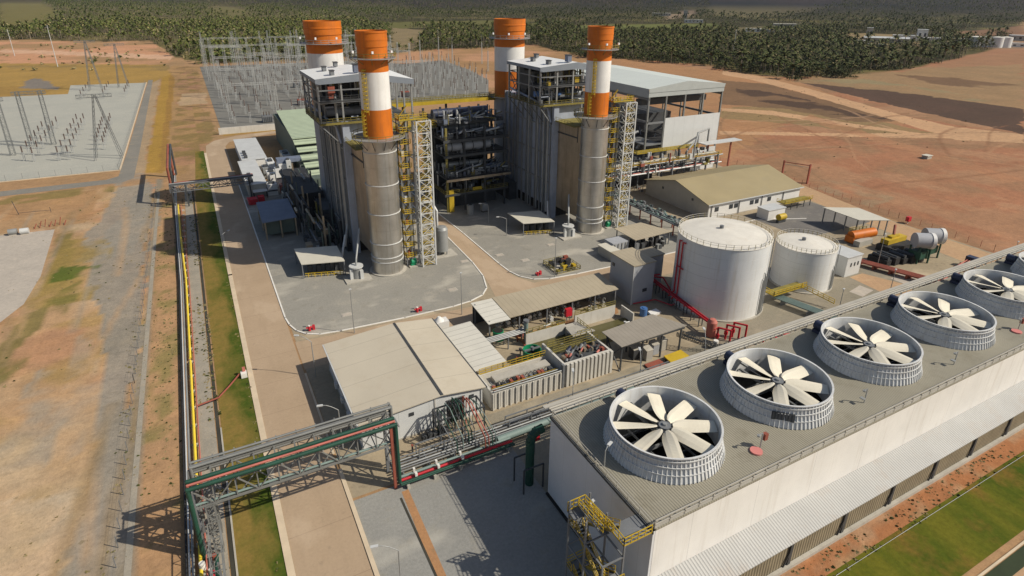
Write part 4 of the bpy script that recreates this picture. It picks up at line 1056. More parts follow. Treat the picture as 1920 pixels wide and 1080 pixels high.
# long chemical shed
t = thing('long_shed', 'long open shed with a tan sheet roof and one white end bay behind the basins', 'shed', (60, 98, 0))
MB('roof_white').slab([(44.6, 93.4, 4.2), (49.4, 93.1, 4.3), (49.5, 102.0, 4.75), (44.7, 102.3, 4.65)], .12).build('roof', t)
MB('roof_shed').slab([(49.5, 93.6, 4.35), (76.9, 93.9, 4.35), (77.2, 101.8, 4.95), (49.6, 102.0, 4.9)], .14).build('roof', t)
for x in (45.2, 52, 58.6, 64.9, 70.8, 76.3):
    MB('steel_grey').bar((x, 94.2, 0), (x, 94.2, 4.3), .26).build('post', t); MB('steel_grey').bar((x, 101.2, 0), (x, 101.2, 4.7), .26).build('post', t)
MB('wall_greywarm').box(50, 101.5, 0, 76.5, 101.7, 4.6).build('back_wall', t)
MB('steel_dark').box(44.8, 101.4, 0, 47.6, 101.6, 4.4).build('back_wall', t)
b = MB('steel_dark')
b.box(50, 100, .05, 76.4, 101, 2.2); b.build('dark_cabinet_row', t)
rr = random.Random(11)
proto = None
for i in range(22):
    x = 48.5+i*1.28; y = rr.uniform(94.6, 99.5); c = rr.choice(['galvanised', 'light_steel', 'steel_grey', 'wall_white', 'galvanised', 'steel_dark', 'light_steel'])
    p = thing('dosing_pump', 'small pump skid with pipe stubs under the long tan shed roof', 'pump', (x, y, 0), 'pump skids under the long shed')
    MB('concrete').cbox(x, y, .02, 1.0, 1.3, .3).build('plinth', p)
    b = MB(c).tube((x, y-.5, .9), (x, y+.5, .9), rr.uniform(.25, .5), 10); b.use('galvanised').pipe([(x, y, 1.2), (x, y, 2.1), (x, y-.9, 2.1)], .12, 6); b.build('body', p)
t = thing('red_cabinet', 'bright red control cabinet under the front edge of the long shed', 'cabinet', (63.3, 93.3, 0))
b = MB('steel_grey').bar((63.0, 93.3, 0), (63.0, 93.3, 1.5), .14); b.bar((63.8, 93.3, 0), (63.8, 93.3, 1.5), .14); b.build('leg', t); MB('red_paint').cbox(63.4, 93.3, 1.4, 1.5, .8, 1.7).build('body', t)
for (x, y) in ((51.6, 92.2), (53.0, 91.0)):
    t = thing('orange_drum', 'orange chemical drum in front of the white end of the long shed', 'drum', (x, y, 0), 'orange drums by the long shed')
    MB('pale_red').cyl(x, y, .02, 1.5, .55, 14).build('body', t); MB('steel_dark').cyl(x, y, 1.5, 1.65, .4, 12).build('lid', t)
b = MB('green_tank').cyl(46.8, 93.5, .05, 2.1, 1.1, 20); b.use('dark_void').cyl(46.8, 93.5, 2.1, 2.2, .95, 20)
tag(b.build('green_drum'), 'small green drum under the white end of the long shed', 'drum')

# grey switch house beside the tank
t = thing('switch_house', 'grey flat roofed windowless block next to the big white tank', 'building', (84, 97, 0))
MB('wall_grey').box(80.0, 93, 0, 86.0, 101.3, 9.5).build('wall', t)
MB('roof_shed').box(79.8, 92.8, 9.5, 86.2, 101.5, 9.75).build('roof', t)
MB('wall_grey').box(86.02, 98.6, 0, 93.6, 103.0, 7.6).build('wall', t)
MB('roof_shed').box(86.22, 98.4, 7.6, 93.8, 103.2, 7.85).build('roof', t)
MB('window_dark').box(83.0, 92.9, 2.6, 84.2, 92.99, 3.4).build('vent', t)
MB('window_dark').box(79.9, 99.7, 6.8, 79.99, 100.6, 7.6).build('vent', t)
MB('light_steel').box(79.86, 92.84, 0, 80.06, 92.98, 9.5).build('downpipe', t)

def tank(x, y, r, h, label, marks):
    t = thing('water_tank', label, 'tank', (x, y, 0), 'white water tanks')
    b = MB('tank_white').lathe(x, y, [(r, .25), (r, h)], 96); b.build('shell', t)
    b = MB('tank_roof').lathe(x, y, [(r+.08, h-.12), (r+.08, h+.02), (r*.6, h+r*.055), (.01, h+r*.11)], 96); b.build('roof', t)
    MB('concrete').cyl(x, y, 0, .25, r+.5, 64).build('footing', t)
    b = MB('olive_yellow'); n = 40
    for i in range(n):
        a = 2*math.pi*i/n; b.bar((x+(r-.1)*math.cos(a), y+(r-.1)*math.sin(a), h), (x+(r-.1)*math.cos(a), y+(r-.1)*math.sin(a), h+1.1), .07)
    b.use('tank_roof')
    for e in (1.08, .58): b.lathe(x, y, [(r-.14, h+e-.03), (r-.06, h+e-.03), (r-.06, h+e+.03), (r-.14, h+e+.03)], 64)
    b.build('railing', t)
    b = MB('light_steel')
    k = int(r*1.2)
    for i in range(1, 7): b.lathe(x, y, [(r, h*i/7-.02), (r+.015, h*i/7), (r, h*i/7+.02)], 96)
    b.build('weld_seam', t)
    MB('steel_grey').cyl(x-.5, y+.6, h+r*.10, h+r*.11+.55, .45, 12).build('roof_hatch', t)
    b = MB('steel_grey')
    a0 = R(-62); rr_ = r+.35
    for s in (-.35, .35):
        a = a0+s/r; b.bar((x+rr_*math.cos(a), y+rr_*math.sin(a), .2), (x+rr_*math.cos(a), y+rr_*math.sin(a), h+1.1), .07)
    for i in range(int(h/.45)):
        b.bar((x+rr_*math.cos(a0-.35/r), y+rr_*math.sin(a0-.35/r), .5+i*.45), (x+rr_*math.cos(a0+.35/r), y+rr_*math.sin(a0+.35/r), .5+i*.45), .05)
    b.build('ladder', t)
    for a, zz in (R(-75), h*.52), (R(-71), h*.60), (R(-67), h*.55):
        MB('galvanised').pipe([(x+(r+.25)*math.cos(a), y+(r+.25)*math.sin(a), .3), (x+(r+.25)*math.cos(a), y+(r+.25)*math.sin(a), zz), (x+(r-.1)*math.cos(a), y+(r-.1)*math.sin(a), zz+.3)], .12, 6).build('level_pipe', t)
    return t
bt = tank(98.9, 86.2, 9.9, 16.6, 'biggest white water tank, the one with two tall red pipes on its side', True)
for a in (R(161), R(169)):
    r0 = 10.25; q = lambda z, rr=r0, aa=a: (98.9+rr*math.cos(aa), 86.2+rr*math.sin(aa), z)
    b = MB('red_paint').pipe([q(3.0), q(15.4), (98.9+r0*math.cos(a+.09), 86.2+r0*math.sin(a+.09), 15.6)], .17, 8)
    b.pipe([q(9.4), (98.9+r0*math.cos(a+.10), 86.2+r0*math.sin(a+.10), 9.5)], .15, 8)
    b.pipe([q(3.0), (98.9+11.2*math.cos(a-.05), 86.2+11.2*math.sin(a-.05), 1.6)], .17, 8); b.build('foam_pipe', bt)
tank(124.9, 84.0, 6.8, 10.1, 'smaller white water tank standing behind the biggest one', False)
t = thing('pump_house', 'pale grey box shaped pump house beside the smaller white tank', 'building', (139, 82, 0))
MB('wall_panel').box(136.6, 80.2, 0, 142.3, 86.5, 5.2).build('wall', t)
MB('light_steel').box(136.4, 80.0, 5.2, 142.5, 86.7, 5.4).build('roof', t)
b = MB('window_dark')
for x in (138.2, 139.6, 140.9): b.box(x, 80.1, 2.6, x+.35, 80.19, 3.6)
b.build('vent', t)

# tan warehouse on the right
t = thing('maintenance_building', 'wide tan roofed building with grey gable behind the white tanks', 'building', (157, 141, 0))
gable(t, 136.2, 178.4, 126.5, 156, 5.1, 8.9, yr=141.3, wall='wall_greywarm', roof='roof_tan', over=.7)
MB('wall_white').box(136.4, 126.38, .3, 178.2, 126.48, 4.9).build('front_cladding', t)
for x in (139, 145.2, 147.4, 154.5, 156.8, 162.6): MB('window_dark').box(x, 126.28, 2.2, x+1.6, 126.37, 3.6).build('window', t)
for x in (137.5, 149.5, 159.8, 170): MB('steel_dark').bar((x, 126.2, .2), (x, 126.2, 4.9), .16).build('downpipe', t)
MB('steel_dark').box(136.1, 133, 4.2, 136.19, 133.8, 5.0).build('vent', t); MB('steel_dark').box(136.1, 147, 4.2, 136.19, 147.8, 5.0).build('vent', t)
t = thing('yellow_pipe_platform', 'yellow railed platform along the end of the tan roofed building', 'platform', (170, 122.5, 0))
b = MB('olive_yellow').box(164.5, 121, 2.3, 178, 124.2, 2.5); b.use('yellow_paint').rail([(164.5, 124.2, 2.5), (164.5, 121, 2.5), (178, 121, 2.5)], 1.0, 1.6, .09); b.build('deck', t)
for i in range(5): MB('steel_dark').bar((165+i*3.1, 121.2, 0), (165+i*3.1, 121.2, 2.3), .2).build('leg', t)
t = thing('transformer_hut', 'small white flat roofed hut in front of the tan roofed building', 'hut', (156, 121, 0))
MB('wall_white').box(152.5, 117.2, 0, 160, 121.5, 3.2).build('wall', t); MB('light_steel').box(152.3, 117, 3.2, 160.2, 121.7, 3.4).build('roof', t)
b = MB('yellow_paint').tube((153.8, 114.5, 1.8), (156.6, 114.5, 1.8), 1.0, 12); b.use('steel_dark').box(153.6, 114.0, 0, 156.8, 115.0, .9)
tag(b.build('yellow_vessel'), 'short yellow cylinder vessel between the two white tanks', 'vessel')

# turbine hall
t = thing('turbine_hall', 'tall open turbine hall with a pale greenish gabled roof and one white wall', 'hall', (165, 190, 0))
HX0, HX1, HXM, HY0, HY1, HE, HR_ = 146.5, 183.8, 165.0, 171.0, 240.0, 33.6, 35.6
b = MB('hall_roof'); b.slab([(HX0, HY0, HE), (HXM, HY0, HR_), (HXM, HY1, HR_), (HX0, HY1, HE)], .25); b.slab([(HXM+.01, HY0, HR_), (HX1, HY0, HE), (HX1, HY1, HE), (HXM+.01, HY1, HR_)], .25); b.build('roof', t)
b = MB('hall_fascia')
b.add([(HX0, HY0-.06, HE-3.0), (HX1, HY0-.06, HE-3.0), (HX1, HY0-.06, HE-1.5), (HX0, HY0-.06, HE-1.5)], [(0, 1, 2, 3)])
b.add([(HX0, HY0-.12, HE-1.4), (HX1, HY0-.12, HE-1.4), (HX1+.4, HY0-.12, HE), (HXM, HY0-.12, HR_), (HX0, HY0-.12, HE)], [(0, 1, 2, 3, 4)])
b.add([(HX0-.06, HY0, HE-3.2), (HX0-.06, HY1, HE-3.2), (HX0-.06, HY1, HE), (HX0-.06, HY0, HE)], [(0, 3, 2, 1)])
b.use('steel_dark').box(HX0, HY0-.10, HE-1.52, HX1, HY0-.04, HE-1.38); b.build('fascia', t)
for x in (147, 155.2, 164.4, 173.6, 183.3):
    MB('bridge_grey').bar((x, HY0+.3, 0), (x, HY0+.3, HE-1), .6, .6).build('column', t)
for y in (182, 193, 204, 215, 226, 238):
    MB('bridge_grey').bar((147, y, 0), (147, y, HE-1), .5, .5).build('column', t); MB('bridge_grey').bar((183.3, y, 0), (183.3, y, HE-1), .5, .5).build('column', t)
MB('wall_panel').box(155.4, HY0-.1, 11.2, 183.2, HY0+.1, 22.4).build('front_wall', t)
MB('wall_panel').box(171, HY0-.1, .1, 183.2, HY0+.1, 9.0).build('front_wall', t)
b = MB('steel_grey').box(147.2, HY0+.1, 20.6, 155.2, HY0+.5, 21.3); b.box(147.2, HY0+.1, 12.5, 155.2, HY0+.5, 13.1)
for z in (21, 29.4): b.box(147, HY0, z, 147.4, HY1, z+.8); b.box(183, HY0+.4, z, 183.4, HY1, z+.8)
b.build('crane_beam', t)
b = MB('steel_dark').box(150, 196, 0, 181, 238, 19); b.use('steel_black').box(155.6, 172, 11.3, 183, 195.5, 11.9); b.use('steel_dark').box(149, 178, 26.4, 182, 181, 28.6); b.build('turbine_dark_infill', t)  # includes a dark floor and back added to darken the hall interior
rr = random.Random(5)
for i in range(26):
    x, y, z = rr.uniform(148.5, 154.5), rr.uniform(172.5, 190), rr.uniform(0, 18)
    MB(rr.choice(['steel_dark', 'steel_grey', 'galvanised', 'motor_blue'])).tube((x, y, z), (x+rr.uniform(-3, 3), y+rr.uniform(-3, 3), z+rr.uniform(0, 4)), rr.uniform(.15, .7), 8).build('pipe', t)
for z in (6, 12.5): MB('steel_grey').box(147.5, 172, z, 155, 190, z+.3).build('floor', t)
b = MB('olive_yellow').box(140, 167, 11.0, 170, 170.5, 11.2); b.use('yellow_paint').rail([(140, 170.4, 11.2), (140, 167, 11.2), (170, 167, 11.2)], 1.2, 2, .12); b.build('walkway', t)
t = thing('pipe_gallery', 'two tier pipe bridge with white and rust pipes in front of the open turbine hall', 'pipe rack', (150, 160, 0))
for x in (116, 127, 138, 149, 160, 171):
    for y in (157.5, 163): MB('steel_grey').bar((x, y, 0), (x, y, 11 if x > 130 else 9), .4).build('column', t)
    MB('steel_grey').bar((x, 157.5, 9.2), (x, 163, 9.2), .35).build('cross_beam', t); MB('steel_grey').bar((x, 157.5, 6.2), (x, 163, 6.2), .35).build('cross_beam', t)
for j, (y, z, r, m_) in enumerate(((157.8, 9.7, .28, 'galvanised'), (159, 9.7, .25, 'rust_red'), (160.2, 9.8, .35, 'steel_grey'), (161.5, 9.7, .3, 'galvanised'), (162.6, 9.7, .3, 'steel_grey'), (158, 6.7, .30, 'light_steel'), (159.2, 6.7, .2, 'pale_red'), (160.4, 6.7, .35, 'steel_dark'), (161.6, 6.7, .25, 'light_steel'), (162.4, 6.7, .25, 'steel_grey'))):
    MB(m_).tube((112, y, z), (173.5, y, z), r, 8).build('pipe', t)
MB('galvanised').pipe([(158, 157, 10.5), (158, 157, 14.8), (166, 164, 17.2), (176, 168.5, 17.2), (176, 168.5, 9)], .35, 8).build('pipe', t)
MB('galvanised').pipe([(155.5, 158, 10.5), (155.5, 158, 12.8), (168, 167, 13.4)], .3, 8).build('pipe', t)
cl = Clutter(t, 60)
rr = random.Random(63)
for i in range(170):
    x, y = rr.uniform(113, 172), rr.uniform(156.5, 166); h = rr.uniform(.5, 3.5); m_ = rr.choice(['steel_dark', 'steel_grey', 'galvanised', 'steel_dark', 'light_steel', 'rust_red', 'olive_yellow'])
    z = rr.choice([0, 0, 0, 6.9, 9.9])
    if rr.random() < .5: cl.new('riser', m_, h).tube((x, y, z), (x, y, z+h), rr.uniform(.1, .3), 6)
    else: cl.new('cabinet', m_, h*.8).cbox(x, y, z, rr.uniform(.5, 1.8), rr.uniform(.5, 1.4), h*.6)
cl.done()
b = MB('yellow_paint').rail([(114, 157, 10.4), (172, 157, 10.4)], 1.1, 2, .09); b.build('railing', t)
MB('steel_black').box(118, 164.5, .03, 146, 170, 8).build('dark_equipment', t)
MB('light_steel').box(167, 160.5, 13.1, 186, 164.5, 13.4).build('canopy', t)
for x in (172, 184): MB('rust_red').bar((x, 164, 0), (x, 164, 13.1), .5).build('column', t)

# grey canopy by the basins
t = thing('grey_canopy', 'open canopy with a plain grey sheet roof between the basins and the tower', 'shelter', (70, 76.5, 0))
MB('roof_grey').slab([(61.6, 73.0, 5.65), (77.7, 73.4, 5.65), (74.2, 79.6, 5.9), (61.2, 78.6, 5.9)], .14).build('roof', t)
for x, y in ((62.2, 73.6), (67.2, 73.7), (71.8, 73.7), (76.5, 73.6), (62.2, 78), (67.2, 78.2), (73, 78.9)): MB('steel_dark').bar((x, y, 0), (x, y, 5.6), .26).build('post', t)
b = MB('steel_dark').box(61.8, 73.2, 5.2, 77, 73.4, 5.5); b.bar((61.9, 73.3, 0), (61.9, 78, 5.2), .16); b.bar((61.9, 78, 0), (61.9, 73.3, 5.2), .16); b.build('bracing', t)
for i, (x, y, m_) in enumerate(((69.2, 74.4, 'wall_greywarm'), (71.6, 75.4, 'wall_grey'), (74.0, 75.8, 'concrete'), (67.2, 75.8, 'steel_dark'))):
    p = thing('filter_cabinet', 'upright machine cabinet with a sloping lid under the grey canopy', 'cabinet', (x, y, 0), 'cabinets under the grey canopy')
    MB(m_).cbox(x, y, .05, 1.5, 1.5, 2.2).build('body', p); MB('concrete').slab([(x-.8, y-.8, 2.3), (x+.8, y-.8, 2.3), (x+.8, y+.8, 2.6), (x-.8, y+.8, 2.6)], .1).build('lid', p)
b = MB('yellow_paint').slab([(71.5, 70.2, .9), (76.2, 70.4, .9), (76.0, 72.6, 1.1), (71.6, 72.4, 1.1)], .25); b.use('steel_dark').box(71.8, 70.6, 0, 75.8, 72.2, .7)
tag(b.build('yellow_grating'), 'patch of yellow grating deck in front of the grey canopy', 'grating')
tag(MB('rust_red').slab([(67, 70.5, .35), (71, 70.6, .35), (70.8, 72.8, .4), (67.2, 72.7, .4)], .3).build('rusty_plate'), 'flat rusty plate on the ground before the grey canopy', 'plate')
tag(MB('steel_dark').slab([(66.3, 68.6, .3), (70.2, 68.9, .3), (70, 70, .3), (66.4, 69.8, .3)], .25).build('dark_grate'), 'dark grate on the ground near the tower behind the first fan', 'grate')

# settling basins
t = thing('settling_basin', 'low concrete basin with ribbed white walls and pipework on top beside the warehouse', 'basin', (43, 80, 0))
b = MB('concrete_wall').box(35.9, 74.1, 0, 49.6, 74.5, 3.5); b.box(35.9, 74.55, 0, 36.3, 80.0, 3.5); b.box(35.9, 79.7, 0, 49.6, 80.0, 3.3); b.use('concrete').box(36.35, 74.55, 0, 49.6, 79.65, 2.6); b.build('wall', t)
b = MB('concrete_wall')
for i in range(13): b.box(36.0+i*1.1, 73.85, .0, 36.25+i*1.1, 74.08, 3.3)
b.use('drain_dark')
for i in range(12): b.box(36.32+i*1.1, 74.05, .3, 36.42+i*1.1, 74.09, 3.2)
b.build('rib', t)
MB('galvanised').pipe([(36.2, 74.0, 3.75), (49.4, 74.0, 3.75)], .14, 6).build('pipe', t)
MB('galvanised').pipe([(36.2, 74.6, 3.75), (49.4, 74.6, 3.75)], .11, 6).build('pipe', t)
MB('concrete').box(38, 77.0, 2.7, 49, 78.8, 3.4).build('channel', t)
rr = random.Random(21)
for i in range(16):
    x = 37.2+i*.78; h = rr.uniform(.5, 1.2); MB(rr.choice(['steel_dark', 'steel_black', 'steel_grey', 'rust_red'])).cbox(x, 75.8+rr.uniform(-.3, .3), 2.62, .5, .8, h).use('galvanised').tube((x, 75.8, 2.6+h*.8), (x, 77.4, 3.1), .1, 6).build('valve', t)
b = MB('yellow_paint').rail([(36.3, 79.9, 3.4), (49.6, 79.9, 3.4)], 1.1, 1.2, .08); b.rail([(36.3, 75.0, 2.7), (49.4, 75.0, 2.7)], 1.0, 1.2, .06); b.build('railing', t)
t = thing('clarifier_basin', 'taller basin with broad white concrete ribs facing the cooling tower', 'basin', (55, 78, 0))
b = MB('concrete_wall').box(50.1, 74.2, 0, 60.4, 74.6, 4.7); b.box(50.1, 74.62, 0, 50.5, 82, 4.6); b.box(60.0, 74.62, 0, 60.4, 82, 4.6); b.use('steel_grey').box(49.7, 73.9, 0, 50.08, 74.6, 4.7); b.build('wall', t)
b = MB('concrete_wall')
for i in range(12): b.box(50.5+i*.86, 73.8, 0, 51.0+i*.86, 74.18, 4.6)
b.use('drain_dark')
for i in range(11): b.box(51.03+i*.86, 74.1, .2, 51.12+i*.86, 74.19, 4.5)
b.build('rib', t)
MB('basin_water').box(50.55, 74.65, 0, 59.95, 82, 3.2).build('water', t)
for i in range(13):
    x, y = rr.uniform(51, 59.0), rr.uniform(75, 78); MB(rr.choice(['rust_red', 'steel_dark', 'pale_red', 'steel_grey', 'motor_blue'])).tube((x, y, 4.3), (x+rr.uniform(.4, 1.0), y+.4, rr.uniform(4.4, 5.1)), rr.uniform(.15, .4), 8).build('pump', t)
MB('steel_dark').box(50.6, 75.0, 4.0, 59.9, 78.3, 4.1).build('gangway', t)
for i in range(26):
    x, y = rr.uniform(51, 59.3), rr.uniform(75.2, 78); MB(rr.choice(['rust_red', 'steel_dark', 'duct_metal', 'steel_grey', 'bark', 'bark', 'galvanised'])).cbox(x, y, 4.05, rr.uniform(.2, .6), rr.uniform(.2, .9), rr.uniform(.3, .9)).build('valve', t)
b = MB('olive_yellow').rail([(50.4, 78.5, 4.5), (60.2, 78.5, 4.5)], 1.1, 1.3, .09); b.rail([(50.4, 80.5, 4.5), (60.2, 80.5, 4.5)], 1.1, 1.3, .09); b.build('railing', t)
t = thing('sludge_basin', 'long sunken basin with a stained white back wall in front of the long shed', 'basin', (60, 86, 0))
b = MB('concrete_wall').box(50.5, 88.6, 0, 59.5, 88.95, 2.9); b.box(63.0, 90.2, 0, 73.4, 90.5, 3.0); b.box(74.9, 86.0, 0, 75.2, 90.2, 2.6)
b.use('concrete').box(59.6, 84.5, 0, 62.9, 89.2, 2.2); b.build('wall', t)
MB('basin_water').box(50.6, 83.0, .03, 74.8, 88.55, .4).build('water', t)
b = MB('steel_dark').box(58.4, 84, .05, 63.2, 86.2, 2.6); b.use('concrete').slab([(58.2, 83.6, 3.0), (63.4, 83.6, 3.0), (62.5, 87.8, 2.4), (59.2, 87.8, 2.4)], .2); b.build('inlet_box', t)
b = MB('olive_yellow').rail([(50.5, 88.7, 2.9), (59.5, 88.7, 2.9)], 1.0, 1.4, .09); b.rail([(63, 90.3, 3), (73.4, 90.3, 3)], 1, 1.4, .09); b.rail([(59.7, 84.4, 2.3), (62.8, 84.4, 2.3), (62.8, 89, 2.3)], 1.0, 1.2, .09); b.rail([(46.5, 82.5, 0), (75, 82.5, 0)], 1.1, 1.5, .09); b.build('railing', t)
tag(MB('soil_orange').slab([(50.5, 89.4, .25), (75.2, 91.2, .25), (76.5, 93.6, .25), (50.4, 92.9, .25)], .22).build('orange_apron'), 'strip of orange stained concrete before the long shed', 'apron')
t = thing('green_tank', 'open round green tank between the basins and the warehouse lean-to', 'tank', (49, 83.4, 0))
b = MB('green_tank').lathe(49, 83.6, [(1.75, .1), (1.75, 2.8), (1.62, 2.8), (1.6, .5)], 32); b.use('dark_void').lathe(49, 83.6, [(.01, 1.4), (1.6, 1.4)], 32); b.build('shell', t)
b = MB('steel_grey').bar((47.3, 83.6, 2.85), (50.7, 83.6, 2.85), .25, .3); b.cyl(49, 83.6, 2.6, 3.3, .3, 10); b.build('mixer_bridge', t)
t = thing('grey_pipe_trestle', 'short trestle of grey pipes between the lean-to and the long shed', 'pipe rack', (46, 90, 0))
for i in range(4): MB('galvanised').tube((42.4, 89.6+i*.5, 2.6), (51.3, 89.8+i*.5, 2.6), .16, 6).build('pipe', t)
for x in (43, 47, 51): b = MB('steel_grey'); b.bar((x, 89.5, 0), (x, 89.5, 2.5), .2); b.bar((x, 91.3, 0), (x, 91.3, 2.5), .2); b.bar((x, 89.5, 2.4), (x, 91.3, 2.4), .2); b.build('frame', t)
b = MB('pale_green').cyl(51.4, 90.3, .05, 4.6, .45, 14); b.use('steel_grey').cyl(51.4, 90.3, 4.6, 5.0, .6, 14)
tag(b.build('scrubber_column'), 'thin grey green column standing by the end of the pipe trestle', 'column')
rr = random.Random(8)
for i in range(16):
    x, y = rr.uniform(42.6, 76), rr.choice([rr.uniform(84, 88) if i % 3 else rr.uniform(80.5, 82), rr.uniform(90.6, 92.8)])
    if 57 < x < 64 and y < 89: y = 91.8
    p = thing('valve_stand', 'small pipe valve stand on the paving around the basins', 'valve', (x, y, 0), 'valve stands around the basins')
    b = MB(rr.choice(['galvanised', 'steel_dark', 'light_steel', 'rust_red', 'yellow_paint'])).pipe([(x, y, 0), (x, y, 1.2), (x+rr.uniform(.6, 1.6), y+rr.uniform(-.6, .6), 1.2)], .14, 6); b.cyl(x, y, 1.2, 1.5, .3, 8); b.build('body', p)
t = thing('blue_tank', 'small blue plastic tank near the red pipes and the grey block', 'tank', (79.4, 87.9, 0))
MB('blue_paint').cyl(79.4, 87.9, .05, 1.9, .8, 16).build('body', t); MB('blue_paint').cyl(79.4, 87.9, 1.9, 2.05, .35, 10).build('lid', t)
tag(MB('wall_white').slab([(80.6, 86.4, .5), (83.4, 86.7, .5), (83.2, 88.2, .7), (80.7, 88, .7)], .45).build('white_crate'), 'low white crate on the paving beside the blue tank', 'crate')
# ------------------------------------------------------------------ pipe bridge over the road
t = thing('pipe_bridge', 'grey lattice pipe bridge over the road with green and red pipes along one edge', 'pipe bridge', (4, 67, 0))
MB('bridge_grey').truss((-8, 66.9, 7.6), (16.8, 66.9, 7.6), 3.4, 3.0, 2.5, .24, .13).build('girder', t)
for y, z, r, m_ in ((64.85, 11.0, .27, 'green_pipe'), (65.55, 11.05, .16, 'pale_red'), (66.25, 11.0, .27, 'green_pipe'), (65.4, 8.0, .16, 'pale_green')):
    MB(m_).pipe([(-8.0, y, 0), (-8.0, y, z), (17.0, y, z), (17.0, y, .9)], r, 8).build('pipe', t)
for y, z, r in ((68.5, 11.1, .2), (68.9, 10.9, .26), (69.3, 11.2, .16), (68.7, 10.2, .22), (69.2, 9.7, .16)):
    MB('bridge_grey').pipe([(-7.6, y, 2.5), (-7.6, y, z), (17.5, y, z), (17.5, y, 2)], r, 6).build('pipe', t)
b = MB('galvanised')
for i in range(11): x = -7.6+i*2.5; b.bar((x, 68.3, 7.6), (x, 69.6, 7.6), .14); b.bar((x, 69.5, 7.6), (x, 69.5, 11.4), .12); b.bar((x, 64.6, 10.7), (x, 66.6, 10.7), .16)
b.build('bracket', t)
for x, m_ in ((16.4, 'rust_red'), (-7.8, 'steel_grey')):
    for y in (65.1, 68.7):
        MB(m_ if y < 66 else 'steel_grey').bar((x, y, 0), (x, y, 10.6), .42).build('leg', t)
    b = MB('steel_grey')
    for z in (2.6, 5.2, 7.6): b.bar((x, 65.1, z), (x, 68.7, z), .18)
    b.bar((x, 65.1, .2), (x, 68.7, 5.2), .14); b.bar((x, 68.7, 2.6), (x, 65.1, 7.6), .14); b.build('cross_brace', t)
for x, y in ((-6.2, 65.3), (-6.2, 68.5)):
    MB('bridge_grey').lattice(x, y, 0, 7.6, .9, .9, 6, .14, .08).build('lattice_leg', t)
t = thing('bridge_stub_frame', 'grey lattice frame stepping down from the pipe bridge by the yellow pipeline', 'frame', (-6, 60, 0))
MB('bridge_grey').truss((-6.2, 64.5, 3.6), (-6.2, 40, 3.6), 1.3, 1.8, 2.4, .11, .07).build('girder', t)
for y in (44, 52, 60): MB('steel_grey').bar((-6.2, y, 0), (-6.2, y, 3.6), .25).build('leg', t)

# ------------------------------------------------------------------ low rack from the bridge to the tower
t = thing('ground_pipe_rack', 'low rack of red, green and grey pipes running from the bridge to the cooling tower', 'pipe rack', (26, 65, 0))
for y, z, r, m_ in ((64.6, .9, .2, 'green_pipe'), (65.2, .9, .2, 'red_paint'), (65.8, .95, .22, 'pale_green'), (64.2, 1.0, .12, 'green_pipe'), (66.6, 1.1, .12, 'bridge_grey'), (67.1, 1.1, .12, 'steel_grey'), (67.6, 1.1, .15, 'galvanised'), (68.2, 1.1, .12, 'steel_grey'), (68.8, 1.1, .13, 'galvanised'), (69.3, 1.2, .10, 'steel_grey')):
    x1 = 35 if y < 66.2 else 76
    MB(m_).tube((17, y, z), (x1, y, z), r, 8).build('pipe', t)
for i in range(15):
    x = 18+i*4; b = MB('concrete').box(x-.2, 64 if x < 36 else 66.3, 0, x+.2, 69.6, .66); b.use('steel_grey').box(x-.1, 66.3, .66, x+.1, 69.5, .95); b.build('sleeper', t)
b = MB('kerb_white')
for x in (19.4, 22.8, 26.6): b.cbox(x, 64.9, 1.15, .35, .5, .5); b.cbox(x, 65.8, 1.15, .3, .4, .6)
b.build('valve', t)
for k, (x0, x1, z) in enumerate(((21, 29, 2.6), (36, 70, 2.1))):
    b = MB('steel_grey')
    for i in range(int((x1-x0)/4)+1): b.bar((x0+i*4, 68, 0), (x0+i*4, 68, z), .16); b.bar((x0+i*4, 69.4, 0), (x0+i*4, 69.4, z), .16)
    b.bar((x0, 68, z), (x1, 68, z), .16); b.bar((x0, 69.4, z), (x1, 69.4, z), .16); b.build('stand', t)
t = thing('pipe_arch', 'tall cluster of green, red and grey pipes rising and bending into the warehouse door', 'pipe arch', (29, 70, 0))
for i, (x, m_, r, h) in enumerate(((25.4, 'steel_grey', .13, 5.2), (26.0, 'green_pipe', .15, 5.8), (26.6, 'steel_dark', .12, 5.4), (27.2, 'pale_green', .16, 6.4), (27.8, 'steel_dark', .14, 6.6), (28.4, 'green_pipe', .2, 7.0), (29.0, 'green_pipe', .18, 6.7), (29.6, 'steel_grey', .14, 6.2), (30.2, 'rust_red', .22, 6.6), (30.8, 'pale_red', .2, 6.2), (31.4, 'green_pipe', .16, 6.0), (32.0, 'pale_green', .14, 5.4))):
    y0 = 66+.28*i if i < 8 else 65.4
    MB(m_).pipe([(x+.4, y0, .9), (x+.4, y0+.2, 3.0), (x-.3, 70.2, h), (x-.3, 72.2, h-.4), (x-.3, 72.6, .3)], r*.5, 7).build('pipe', t)
b = MB('steel_dark')
for x in (25, 28.6, 32.4):
    for y in (69.6, 72.6): b.bar((x, y, 0), (x, y, 5.2), .2)
    b.bar((x, 69.6, 5.2), (x, 72.6, 5.2), .2)
for y in (69.6, 72.6): b.bar((25, y, 5.2), (32.4, y, 5.2), .2); b.bar((25, y, 2.6), (32.4, y, 2.6), .14)
b.build('frame', t)
b = MB('steel_dark')
for i in range(5): b.cbox(23.4+i*.9, 72.6, 0, .7, 1.0, .9+.3*(i % 2))
b.build('pump', t)
t = thing('marker_post', 'short dark marker post on the paving in front of the warehouse', 'post', (20.8, 70.6, 0))
MB('steel_dark').bar((20.8, 70.6, 0), (20.8, 70.6, 1.4), .22).build('shaft', t); MB('rust_red').cbox(20.8, 70.6, 1.4, .3, .3, .2).build('cap', t)

